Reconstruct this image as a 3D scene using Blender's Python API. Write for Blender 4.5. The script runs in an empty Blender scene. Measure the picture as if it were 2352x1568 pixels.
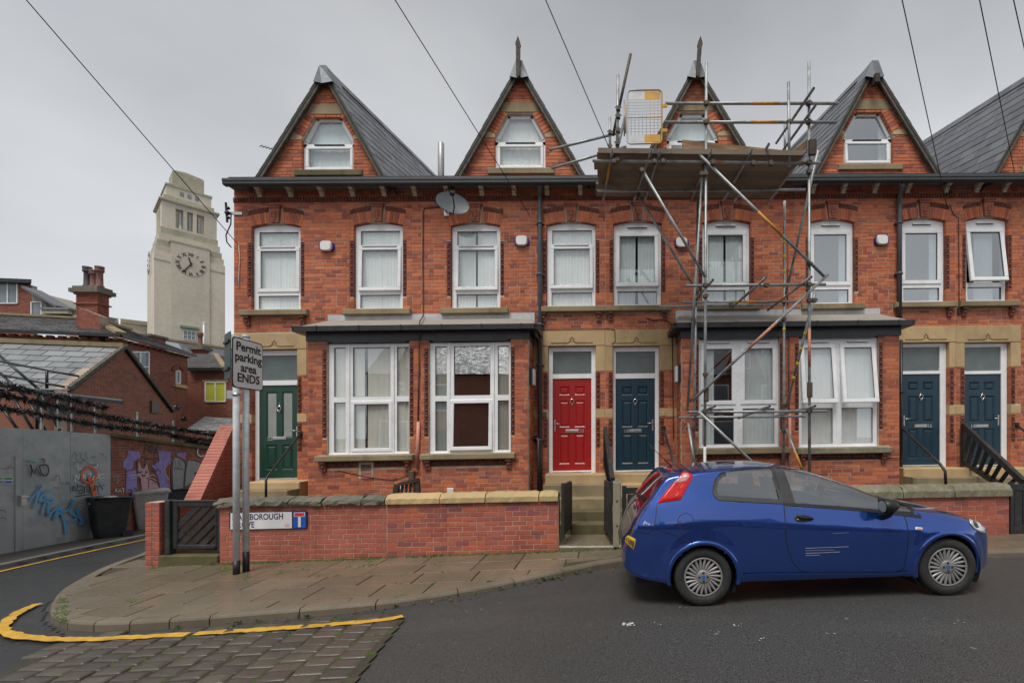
import bpy, bmesh, math, random
from mathutils import Vector, Matrix
R = math.radians
random.seed(7)
sc = bpy.context.scene
col = sc.collection

# ------------------------------------------------------------------ camera
FPX, PX0, PY0, CH, YAW = 1050.0, 1411.0, 1000.0, 1.75, 0.0202
cam = bpy.data.cameras.new('camera'); camo = bpy.data.objects.new('camera', cam); col.objects.link(camo)
cam.sensor_width = 36.0; cam.lens = 36.0*FPX/2352.0
cam.shift_x = -(PX0-1176.0)/2352.0; cam.shift_y = (PY0-784.0)/2352.0
cam.clip_start = 0.05; cam.clip_end = 3000
camo.location = (0, 0, CH); camo.rotation_euler = (R(90), 0, -YAW)
sc.camera = camo
sc.render.resolution_x = 1024; sc.render.resolution_y = 682

# ------------------------------------------------------------------ sky, sun, exposure
w = bpy.data.worlds.new('World'); sc.world = w; w.use_nodes = True
wn = w.node_tree.nodes; wl = w.node_tree.links; wn.clear()
wo = wn.new('ShaderNodeOutputWorld'); bg = wn.new('ShaderNodeBackground'); bg.inputs[1].default_value = 0.115
SUN_EL, SUN_AZ = 62.0, 200.0
sky = wn.new('ShaderNodeTexSky'); sky.sky_type = 'NISHITA'; sky.sun_disc = False
sky.sun_elevation = R(SUN_EL); sky.sun_rotation = R(SUN_AZ); sky.air_density = 2.0; sky.dust_density = 6.0; sky.ozone_density = 1.0
hsv = wn.new('ShaderNodeHueSaturation'); hsv.inputs['Saturation'].default_value = 0.12
tcw = wn.new('ShaderNodeTexCoord')
nz = wn.new('ShaderNodeTexNoise'); nz.inputs['Scale'].default_value = 1.6; nz.inputs['Detail'].default_value = 5; nz.inputs['Roughness'].default_value = 0.45
mp = wn.new('ShaderNodeMapping'); mp.inputs['Scale'].default_value = (1, 1, 2.2)
wl.new(tcw.outputs['Generated'], mp.inputs[0]); wl.new(mp.outputs[0], nz.inputs[0])
cr = wn.new('ShaderNodeValToRGB')
cr.color_ramp.elements[0].position = 0.25; cr.color_ramp.elements[0].color = (2.35, 2.46, 2.68, 1)
cr.color_ramp.elements[1].position = 0.78; cr.color_ramp.elements[1].color = (4.6, 4.7, 4.88, 1)
wl.new(nz.outputs[0], cr.inputs[0])
# overcast: brighter towards the horizon, a little darker overhead
sxyz = wn.new('ShaderNodeSeparateXYZ'); wl.new(tcw.outputs['Generated'], sxyz.inputs[0])
mrz = wn.new('ShaderNodeMapRange'); mrz.inputs['From Min'].default_value = 0.02; mrz.inputs['From Max'].default_value = 0.78
mrz.inputs['To Min'].default_value = 1.14; mrz.inputs['To Max'].default_value = 0.52
wl.new(sxyz.outputs['Z'], mrz.inputs['Value'])
vm = wn.new('ShaderNodeVectorMath'); vm.operation = 'SCALE'
wl.new(cr.outputs[0], vm.inputs[0]); wl.new(mrz.outputs[0], vm.inputs['Scale'])
mxw = wn.new('ShaderNodeMixRGB'); mxw.inputs[0].default_value = 0.9
wl.new(sky.outputs[0], hsv.inputs['Color']); wl.new(hsv.outputs[0], mxw.inputs[1]); wl.new(vm.outputs[0], mxw.inputs[2])
wl.new(mxw.outputs[0], bg.inputs[0]); wl.new(bg.outputs[0], wo.inputs[0])

sl = bpy.data.lights.new('sun', 'SUN'); sl.energy = 1.5; sl.angle = R(26); sl.color = (1.0, 0.96, 0.9)
so = bpy.data.objects.new('sun', sl); col.objects.link(so); so.location = (-5, -10, 20)
_d = Vector((math.sin(R(SUN_AZ))*math.cos(R(SUN_EL)), math.cos(R(SUN_AZ))*math.cos(R(SUN_EL)), math.sin(R(SUN_EL))))
so.rotation_euler = _d.to_track_quat('Z', 'Y').to_euler()
sc.view_settings.view_transform = 'Standard'; sc.view_settings.look = 'None'
sc.view_settings.exposure = 0.82; sc.view_settings.gamma = 1.0
sc.render.engine = 'CYCLES'
sc.cycles.max_bounces = 8; sc.cycles.transparent_max_bounces = 16

# ------------------------------------------------------------------ pixel -> place
YF = 9.9            # facade plane
YB = YF*0.93        # bay front plane
YW = 7.4            # garden wall plane
SH = 0.017          # the terrace climbs the street at this slope
cps, sps = math.cos(YAW), math.sin(YAW)
def ray(px, py):
    dx = (px-PX0)/FPX; dz = (PY0-py)/FPX
    return Vector((dx*cps+sps, -dx*sps+cps, dz))
def at(px, py, Y):                       # point on the plane y = Y
    d = ray(px, py); t = Y/d.y
    return Vector((d.x*t, Y, CH+d.z*t))
def fac(px, py, Y=None):                 # the same in terrace coordinates (before the street's slope)
    p = at(px, py, YF if Y is None else Y); return p.x, p.z-SH*p.x
def sm(a, b, x):
    t = min(1, max(0, (x-a)/(b-a))); return t*t*(3-2*t)
def base(X, Y):
    z = -0.165+0.033*min(12, max(-7, X)) + 0.06*min(2.5, max(0, 6.6-Y))*sm(-4, 0, X)
    z -= 0.066*min(40, max(0, Y-5.5))*(1-sm(-8.3, -6.6, X+0.26*(Y-7)))
    return z
def pave_z(X): return -0.085+0.033*min(12, max(-7.5, X))
def gnd(px, py, fn=base):
    d = ray(px, py); t = 3.0
    for i in range(60):
        p = d*t; z = fn(p.x, p.y); t2 = (z-CH)/d.z if d.z < 0 else 60
        t = 0.5*t+0.5*t2
    p = d*t
    return Vector((p.x, p.y, fn(p.x, p.y)))
def pav(px, py): return gnd(px, py, lambda x, y: pave_z(x))

# ------------------------------------------------------------------ scene helpers
ORG = {}
def tag(o, label=None, cat=None, group=None, kind=None):
    if label: o['label'] = label
    if cat: o['category'] = cat
    if group: o['group'] = group
    if kind: o['kind'] = kind
    return o
def thing(name, label, cat, loc, group=None):
    o = bpy.data.objects.new(name, None); col.objects.link(o); o.location = loc; o.empty_display_size = 0.2
    ORG[o.name] = Vector(loc); return tag(o, label, cat, group)
class MB:
    def __init__(s): s.v = []; s.f = []; s.sm = []
    def add(s, vs, fs, smooth=False):
        b = len(s.v); s.v += [Vector(v) for v in vs]; s.f += [[b+i for i in f] for f in fs]; s.sm += [smooth]*len(fs); return s
    def box(s, x0, x1, y0, y1, z0, z1):
        return s.add([(x0,y0,z0),(x1,y0,z0),(x1,y1,z0),(x0,y1,z0),(x0,y0,z1),(x1,y0,z1),(x1,y1,z1),(x0,y1,z1)],
                     [(0,3,2,1),(4,5,6,7),(0,1,5,4),(1,2,6,5),(2,3,7,6),(3,0,4,7)])
    def bbox(s, x0, x1, y0, y1, z0, z1, b=0.01):           # box with chamfered front edges (front = low y)
        b = min(b, (x1-x0)*.45, (z1-z0)*.45)
        return s.add([(x0+b,y0,z0+b),(x1-b,y0,z0+b),(x1-b,y0,z1-b),(x0+b,y0,z1-b),
                      (x0,y0+b,z0),(x1,y0+b,z0),(x1,y0+b,z1),(x0,y0+b,z1),(x0,y1,z0),(x1,y1,z0),(x1,y1,z1),(x0,y1,z1)],
                     [(0,1,2,3),(4,5,1,0),(5,6,2,1),(6,7,3,2),(7,4,0,3),(8,9,5,4),(9,10,6,5),(10,11,7,6),(11,8,4,7),(11,10,9,8)])
    def obox(s, c, ax, ay, az):                            # oriented box: centre + three half-axis vectors
        c, ax, ay, az = map(Vector, (c, ax, ay, az)); vs = []
        for k in (-1, 1):
            for (i, j) in ((-1,-1),(1,-1),(1,1),(-1,1)): vs.append(c+ax*i+ay*j+az*k)
        return s.add(vs, [(0,3,2,1),(4,5,6,7),(0,1,5,4),(1,2,6,5),(2,3,7,6),(3,0,4,7)])
    def beam(s, p, q, wd, ht, up=(0,0,1)):                 # rectangular bar between two points
        p, q = Vector(p), Vector(q); a = (q-p); L = a.length; a.normalize()
        sd = a.cross(Vector(up)); sd.normalize(); u = sd.cross(a)
        return s.obox((p+q)/2, a*L/2, sd*wd/2, u*ht/2)
    def prism(s, pts, y0, y1):                             # polygon in x,z pushed along y
        n = len(pts); vs = [(x, y0, z) for x, z in pts]+[(x, y1, z) for x, z in pts]
        ar = sum(pts[i][0]*pts[(i+1) % n][1]-pts[(i+1) % n][0]*pts[i][1] for i in range(n))
        f0 = list(range(n)); f1 = list(range(2*n-1, n-1, -1)); sd = [(i+n, (i+1) % n+n, (i+1) % n, i) for i in range(n)]
        if ar < 0: f0.reverse(); f1.reverse(); sd = [tuple(reversed(q)) for q in sd]
        return s.add(vs, [f0, f1]+sd)
    def poly3(s, pts, dvec):                               # any planar polygon pushed along a vector
        n = len(pts); d = Vector(dvec); vs = [Vector(p) for p in pts]+[Vector(p)+d for p in pts]
        return s.add(vs, [list(range(n)), list(range(2*n-1, n-1, -1))]+[(i+n, (i+1) % n+n, (i+1) % n, i) for i in range(n)])
    def tube(s, pts, r, n=8, cap=True, smooth=True):
        pts = [Vector(p) for p in pts]; rs = r if isinstance(r, (list, tuple)) else [r]*len(pts)
        vs = []; up = None
        for i, p in enumerate(pts):
            a = (pts[min(i+1, len(pts)-1)]-pts[max(i-1, 0)]); a.normalize()
            if up is None:
                up = Vector((0,0,1)) if abs(a.z) < 0.9 else Vector((1,0,0))
            sd = a.cross(up); sd.normalize(); up = sd.cross(a)
            for k in range(n):
                t = 2*math.pi*k/n; vs.append(p+(sd*math.cos(t)+up*math.sin(t))*rs[i])
        fs = []
        for i in range(len(pts)-1):
            for k in range(n): fs.append((i*n+k, i*n+(k+1) % n, (i+1)*n+(k+1) % n, (i+1)*n+k))
        s.add(vs, fs, smooth)
        if cap:
            b = len(s.v)-len(vs); m = b+(len(pts)-1)*n
            s.f += [[b+k for k in range(n-1, -1, -1)], [m+k for k in range(n)]]; s.sm += [False, False]
        return s
    def lathe(s, prof, c=(0,0,0), axis='Z', n=16, smooth=True):   # profile of (radius, height)
        vs = []; c = Vector(c)
        for r_, h in prof:
            for k in range(n):
                t = 2*math.pi*k/n; a, b = r_*math.cos(t), r_*math.sin(t)
                vs.append(c+(Vector((a, b, h)) if axis == 'Z' else Vector((a, -h, b)) if axis == 'Y' else Vector((h, a, b))))
        m = len(prof); fs = [(i*n+k, i*n+(k+1) % n, (i+1)*n+(k+1) % n, (i+1)*n+k) for i in range(m-1) for k in range(n)]
        s.add(vs, fs, smooth); b = len(s.v)-len(vs)
        s.f += [[b+k for k in range(n-1, -1, -1)], [b+(m-1)*n+k for k in range(n)]]; s.sm += [False, False]
        return s
    def ball(s, c, r, n=8, m=5, sy=1.0, sz=1.0):
        c = Vector(c); vs = [c+Vector((0, 0, -r*sz))]
        for i in range(1, m):
            a = -math.pi/2+math.pi*i/m
            for k in range(n):
                t = 2*math.pi*k/n; vs.append(c+Vector((r*math.cos(a)*math.cos(t), r*sy*math.cos(a)*math.sin(t), r*sz*math.sin(a))))
        vs.append(c+Vector((0, 0, r*sz))); L = len(vs)-1
        fs = [(0, 1+(k+1) % n, 1+k) for k in range(n)]+[(L, L-n+k, L-n+(k+1) % n) for k in range(n)]
        fs += [(1+i*n+k, 1+i*n+(k+1) % n, 1+(i+1)*n+(k+1) % n, 1+(i+1)*n+k) for i in range(m-2) for k in range(n)]
        return s.add(vs, fs, True)
    def mesh(s, name, mat, org, sh):
        me = bpy.data.meshes.new(name)
        vs = [((v.x-org.x), (v.y-org.y), (v.z+(SH*v.x if sh else 0)-org.z)) for v in s.v]
        me.from_pydata(vs, [], s.f); me.polygons.foreach_set('use_smooth', s.sm); me.update()
        if mat is not None: me.materials.append(MAT(mat))
        return me
    def build(s, name, mat, parent=None, sh=False, loc=None):
        org = ORG[parent.name] if parent is not None else (Vector(loc) if loc is not None else Vector((0,0,0)))
        o = bpy.data.objects.new(name, s.mesh(name, mat, org, sh)); col.objects.link(o)
        if parent is not None: o.parent = parent
        else: o.location = org
        ORG[o.name] = org
        return o
def place(me, name, parent, loc, rot=None, scale=None, mat=None):  # a further object on shared mesh data
    o = bpy.data.objects.new(name, me); col.objects.link(o)
    if parent is not None: o.parent = parent; loc = Vector(loc)-ORG[parent.name]
    o.location = loc
    if rot: o.rotation_euler = rot
    if scale: o.scale = scale
    return o
def text_mb(txt, size, xs=1.0, align='CENTER', weight=0.0, res=3):
    c = bpy.data.curves.new('t', 'FONT'); c.body = txt; c.size = size; c.align_x = align; c.offset = weight; c.resolution_u = res
    o = bpy.data.objects.new('t', c); col.objects.link(o); bpy.context.view_layer.update()
    me = bpy.data.meshes.new_from_object(o.evaluated_get(bpy.context.evaluated_depsgraph_get()))
    vs = [(v.co.x*xs, v.co.y) for v in me.vertices]; fs = [list(p.vertices) for p in me.polygons]
    bpy.data.objects.remove(o); bpy.data.curves.remove(c); bpy.data.meshes.remove(me)
    return vs, fs
def put_text(mb, txt, size, o, u, v, n=(0,0,0), xs=1.0, align='CENTER', weight=0.0):
    o, u, v = Vector(o), Vector(u), Vector(v)
    vs, fs = text_mb(txt, size, xs, align, weight)
    return mb.add([o+u*a+v*b for a, b in vs], fs)

# ------------------------------------------------------------------ materials (all procedural)
MATS = {}
class NT:
    def __init__(s, name):
        s.m = bpy.data.materials.new(name); s.m.use_nodes = True; s.n = s.m.node_tree.nodes; s.l = s.m.node_tree.links
        s.b = s.n['Principled BSDF']; s.out = s.n['Material Output']
    def new(s, t, **kw):
        n = s.n.new(t)
        for k, v in kw.items(): setattr(n, k, v)
        return n
    def link(s, a, b): s.l.new(a, b)
    def pos(s): return s.new('ShaderNodeNewGeometry').outputs['Position']
    def noise(s, scale, detail=5, rough=0.55, vec=None, stretch=None):
        n = s.new('ShaderNodeTexNoise'); n.inputs['Scale'].default_value = scale; n.inputs['Detail'].default_value = detail
        n.inputs['Roughness'].default_value = rough; v = vec or s.pos()
        if stretch:
            m = s.new('ShaderNodeMapping'); m.inputs['Scale'].default_value = stretch; s.link(v, m.inputs[0]); v = m.outputs[0]
        s.link(v, n.inputs['Vector']); return n.outputs[0]
    def rng(s, v, a, b, c, d):
        m = s.new('ShaderNodeMapRange'); m.inputs[1].default_value = a; m.inputs[2].default_value = b
        m.inputs[3].default_value = c; m.inputs[4].default_value = d; s.link(v, m.inputs[0]); return m.outputs[0]
    def ramp(s, v, stops, const=False):
        r = s.new('ShaderNodeValToRGB'); e = r.color_ramp.elements; r.color_ramp.interpolation = 'CONSTANT' if const else 'LINEAR'
        while len(e) < len(stops): e.new(0.5)
        for i, (p, c) in enumerate(stops): e[i].position = p; e[i].color = (c[0], c[1], c[2], 1)
        s.link(v, r.inputs[0]); return r.outputs[0]
    def mix(s, f, a, b, mode='MIX'):
        m = s.new('ShaderNodeMixRGB', blend_type=mode)
        for k, x in ((0, f), (1, a), (2, b)):
            if hasattr(x, 'links') or hasattr(x, 'is_linked'): s.link(x, m.inputs[k])
            elif k == 0: m.inputs[0].default_value = x
            else: m.inputs[k].default_value = (x[0], x[1], x[2], 1)
        return m.outputs[0]
    def math(s, op, a, b=0.5):
        m = s.new('ShaderNodeMath', operation=op)
        for k, x in ((0, a), (1, b)):
            if hasattr(x, 'is_linked'): s.link(x, m.inputs[k])
            else: m.inputs[k].default_value = x
        return m.outputs[0]
    def rand(s):                      # a number per object and per loose piece
        a = s.new('ShaderNodeObjectInfo').outputs['Random']; g = s.new('ShaderNodeNewGeometry').outputs['Random Per Island']
        return s.math('FRACT', s.math('ADD', a, g))
    def bump(s, h, strength=0.3, dist=0.01):
        b = s.new('ShaderNodeBump'); b.inputs['Strength'].default_value = strength; b.inputs['Distance'].default_value = dist
        s.link(h, b.inputs['Height']); s.link(b.outputs[0], s.b.inputs['Normal'])
    def done(s, colour=None, rough=None, metal=None, spec=None):
        if colour is not None:
            if hasattr(colour, 'is_linked'): s.link(colour, s.b.inputs['Base Color'])
            else: s.b.inputs['Base Color'].default_value = (*colour, 1)
        for k, v in (('Roughness', rough), ('Metallic', metal), ('Specular IOR Level', spec)):
            if v is None: continue
            if hasattr(v, 'is_linked'): s.link(v, s.b.inputs[k])
            else: s.b.inputs[k].default_value = v
        return s.m
def MAT(k):
    if k not in MATS: MATS[k] = MDEF[k]()
    return MATS[k]
def simple(name, c, rough=0.5, metal=0.0, var=0.15, scale=6.0, bump=0.0, bs=60.0, rnd=0.0, spec=0.5, dirt=None, stretch=None):
    def f():
        t = NT(name); n = t.noise(scale, 6, stretch=stretch)
        cc = t.mix(t.rng(n, .3, .7, 0, 1), [x*(1-var) for x in c], [min(1, x*(1+var)) for x in c])
        if rnd: cc = t.mix(1.0, cc, t.ramp(t.rand(), [(0, (1-rnd,)*3), (1, (1+rnd*.6,)*3)]), 'MULTIPLY')
        if dirt:
            dn = t.noise(dirt[1], 8, .65); cc = t.mix(t.rng(dn, .5, .72, 0, dirt[2]), cc, dirt[0])
        if bump: t.bump(t.noise(bs, 4), bump, 0.01)
        r = t.rng(t.noise(scale*2.3, 4), .3, .7, max(.02, rough-.1), min(1, rough+.1))
        return t.done(cc, r, metal, spec)
    return f
def brickmat(name, cols, stain=(0.12, 0.05, 0.035), stain_amt=0.55, white=0.25, dark=0.35):
    def f():
        t = NT(name); k = len(cols)
        c = t.ramp(t.rand(), [(i/(k-1) if k > 1 else 0, q) for i, q in enumerate(cols)])
        big = t.noise(0.55, 5, .6); c = t.mix(t.rng(big, .5, .75, 0, stain_amt), c, t.mix(1.0, c, (.62, .52, .5), 'MULTIPLY'))
        c = t.mix(t.rng(t.noise(2.6, 8, .7), .54, .74, 0, dark), c, stain)
        c = t.mix(t.rng(t.noise(5.5, 7, .72), .62, .78, 0, white), c, (.62, .5, .45))
        c = t.mix(t.rng(t.noise(1.5, 6, .65, stretch=(2.2, 2.2, .22)), .56, .74, 0, .55), c, t.mix(1.0, c, (.42, .36, .36), 'MULTIPLY'))
        fine = t.noise(55, 5, .7); c = t.mix(t.rng(fine, .3, .7, 0, .32), c, t.mix(1.0, c, (.55, .5, .5), 'MULTIPLY'))
        t.bump(t.noise(90, 4, .7), .35, .004)
        return t.done(c, t.rng(fine, .3, .7, .62, .9), 0, .3)
    return f
def glassmat(name, tint, refl, rough=0.0):
    def f():
        t = NT(name); t.n.remove(t.b)
        tr = t.new('ShaderNodeBsdfTransparent'); tr.inputs[0].default_value = (*tint, 1)
        gl = t.new('ShaderNodeBsdfGlossy'); gl.inputs['Roughness'].default_value = rough; gl.inputs[0].default_value = (.93, .97, 1, 1)
        fr = t.new('ShaderNodeLayerWeight'); fr.inputs[0].default_value = .5
        fac_ = t.math('ADD', t.math('MULTIPLY', t.math('POWER', fr.outputs['Facing'], 4.0), .85), refl+.05)
        mx = t.new('ShaderNodeMixShader'); t.link(fac_, mx.inputs[0]); t.link(tr.outputs[0], mx.inputs[1]); t.link(gl.outputs[0], mx.inputs[2])
        bmp = t.new('ShaderNodeBump'); bmp.inputs['Strength'].default_value = .02; bmp.inputs['Distance'].default_value = .02
        t.link(t.noise(1.6, 2), bmp.inputs['Height']); t.link(bmp.outputs[0], gl.inputs['Normal'])
        t.link(mx.outputs[0], t.out.inputs[0]); return t.m
    return f
def frosted():
    t = NT('frosted_glass'); n = t.noise(70, 3, .6, stretch=(1, 1, .35)); t.bump(n, .6, .01)
    return t.done(t.mix(t.noise(3, 3), (.07, .095, .095), (.15, .185, .18)), .22, 0, .7)
def asphalt(name='asphalt', c=(.05, .049, .047), wet=.45):
    def f():
        t = NT(name); sp = t.noise(95, 5, .75); big = t.noise(.5, 6, .6)
        cc = t.mix(t.rng(sp, .42, .68, 0, 1), [x*.5 for x in c], [x*2.3 for x in c])
        cc = t.mix(t.rng(big, .42, .66, 0, .5), cc, t.mix(1.0, cc, (.55, .55, .56), 'MULTIPLY')); cc = t.mix(t.rng(t.noise(.9, 3, .4, stretch=(.25, 1.6, 1)), .55, .7, 0, .35), cc, t.mix(1.0, cc, (1.5, 1.48, 1.42), 'MULTIPLY'))
        cc = t.mix(t.rng(t.noise(3.2, 8, .7), .62, .74, 0, .5), cc, (.075, .07, .06))
        cc = t.mix(t.rng(t.noise(9, 3, .5), .73, .76, 0, .65), cc, (.2, .19, .17))
        t.bump(sp, .6, .01)
        return t.done(cc, t.rng(t.math('ADD', big, t.math('MULTIPLY', sp, .25)), .4, .75, wet-.06, wet+.3), 0, .5)
    return f
def slabmat(name, a, b, moss=.5, rough=(.2, .55)):
    def f():
        t = NT(name); c = t.mix(t.rand(), a, b); n1 = t.noise(1.1, 6, .62); n2 = t.noise(7, 7, .7)
        c = t.mix(t.rng(n1, .38, .62, 0, .75), c, [x*.55 for x in a]); c = t.mix(t.rng(n2, .48, .75, 0, .5), c, [x*.6 for x in b])
        c = t.mix(t.rng(t.noise(2.2, 7, .7), .52, .72, 0, moss), c, (.065, .075, .02))
        c = t.mix(t.rng(t.noise(120, 3), .35, .65, 0, .35), c, [x*1.4 for x in b])
        t.bump(t.noise(60, 5, .7), .3, .006)
        return t.done(c, t.rng(n1, .35, .65, *rough), 0, .5)
    return f
def stonemat(name, a, b, grime=(.06, .06, .04), amt=.5, bump=.3, gs=3.0):
    def f():
        t = NT(name); c = t.mix(t.rng(t.noise(1.7, 6, .6), .35, .65, 0, 1), a, b)
        c = t.mix(.5, c, t.ramp(t.rand(), [(0, (.75,)*3), (1, (1.15,)*3)]), 'MULTIPLY')
        c = t.mix(t.rng(t.noise(gs, 8, .7, stretch=(1, 1, .5)), .5, .72, 0, amt), c, grime)
        c = t.mix(t.rng(t.noise(80, 4, .7), .35, .7, 0, .25), c, [x*.55 for x in a])
        t.bump(t.noise(38, 6, .7), bump, .01)
        return t.done(c, .82, 0, .3)
    return f
def slatemat(name, a, b, rough=.38):
    def f():
        t = NT(name); c = t.mix(t.rand(), a, b); c = t.mix(t.rng(t.noise(2.5, 6, .65), .5, .75, 0, .5), c, [x*.55 for x in a])
        c = t.mix(t.rng(t.noise(26, 5, .7), .55, .75, 0, .35), c, [x*1.45 for x in b]); t.bump(t.noise(40, 5), .25, .006)
        return t.done(c, t.rng(t.noise(4, 4), .35, .65, rough-.1, rough+.2), 0, .5)
    return f
def carpaint():
    t = NT('car_paint'); fl = t.noise(900, 2, .5)
    c = t.mix(t.rng(fl, .35, .65, 0, 1), (.014, .075, .38), (.016, .082, .41))
    dr = t.noise(9, 6, .65, stretch=(3.5, 3.5, .35)); c = t.mix(t.rng(dr, .55, .85, 0, .1), c, (.13, .14, .17))
    t.b.inputs['Coat Weight'].default_value = 1.0; t.b.inputs['Coat Roughness'].default_value = .02; t.b.inputs['Coat IOR'].default_value = 1.7
    return t.done(c, t.rng(dr, .4, .8, .17, .3), .8, .5)
def fabric(name, c, fold=0.1):
    def f():
        t = NT(name); g = t.noise(1.2, 4); cc = t.mix(t.rng(g, .35, .65, 0, 1), [x*.86 for x in c], c)
        t.b.inputs['Sheen Weight'].default_value = .2
        return t.done(cc, .9, 0, .1)
    return f
def steelsheet():
    t = NT('galvanised_sheet'); n = t.noise(2.2, 7, .65); c = t.mix(t.rng(n, .35, .65, 0, 1), (.24, .275, .295), (.42, .455, .47))
    c = t.mix(t.rng(t.noise(9, 7, .75), .5, .72, 0, .5), c, (.36, .38, .38)); c = t.mix(t.rng(t.noise(1.1, 6), .52, .72, 0, .45), c, (.075, .095, .085))
    t.bump(n, .2, .02); return t.done(c, t.rng(n, .3, .7, .42, .65), .1, .5)
def tubemat():
    t = NT('galvanised_tube'); n = t.noise(5, 6, .6); c = t.mix(t.rng(n, .35, .65, 0, 1), (.2, .215, .215), (.42, .435, .43))
    c = t.mix(t.rng(t.noise(2.3, 7, .7), .56, .72, 0, .8), c, (.11, .11, .1)); c = t.mix(t.rng(t.noise(14, 6, .7), .62, .74, 0, .6), c, (.2, .12, .07))
    return t.done(c, t.rng(n, .3, .7, .34, .6), .55, .5)
def boardmat():
    t = NT('weathered_board'); c = t.mix(t.rand(), (.15, .12, .092), (.27, .21, .155))
    c = t.mix(t.rng(t.noise(3, 7, .7, stretch=(.35, 3, 3)), .5, .68, 0, .6), c, (.23, .185, .14)); c = t.mix(t.rng(t.noise(1.3, 5), .5, .7, 0, .6), c, (.045, .04, .035))
    t.bump(t.noise(20, 6, .7, stretch=(.15, 3, 3)), .4, .006); return t.done(c, .85, 0, .2)
def doormat(name, c):
    def f():
        t = NT(name); g = t.noise(16, 5, .7, stretch=(6, 1, .5)); cc = t.mix(t.rng(g, .42, .62, 0, .5), c, [x*.6 for x in c])
        t.bump(g, .25, .004); return t.done(cc, .36, 0, .5)
    return f
def emulsion(name, c, rough=.4): return simple(name, c, rough, var=.06, scale=3, dirt=((.4, .4, .36), 5, .18))
BR1 = [(.27, .08, .055), (.43, .125, .068), (.59, .175, .076), (.63, .2, .085), (.48, .142, .078), (.67, .225, .096), (.37, .105, .066), (.57, .16, .072), (.52, .18, .1), (.33, .112, .085), (.61, .19, .082)]
BR2 = [(.38, .105, .075), (.46, .14, .095), (.28, .095, .098), (.54, .145, .075), (.43, .125, .088), (.5, .165, .11)]
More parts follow.
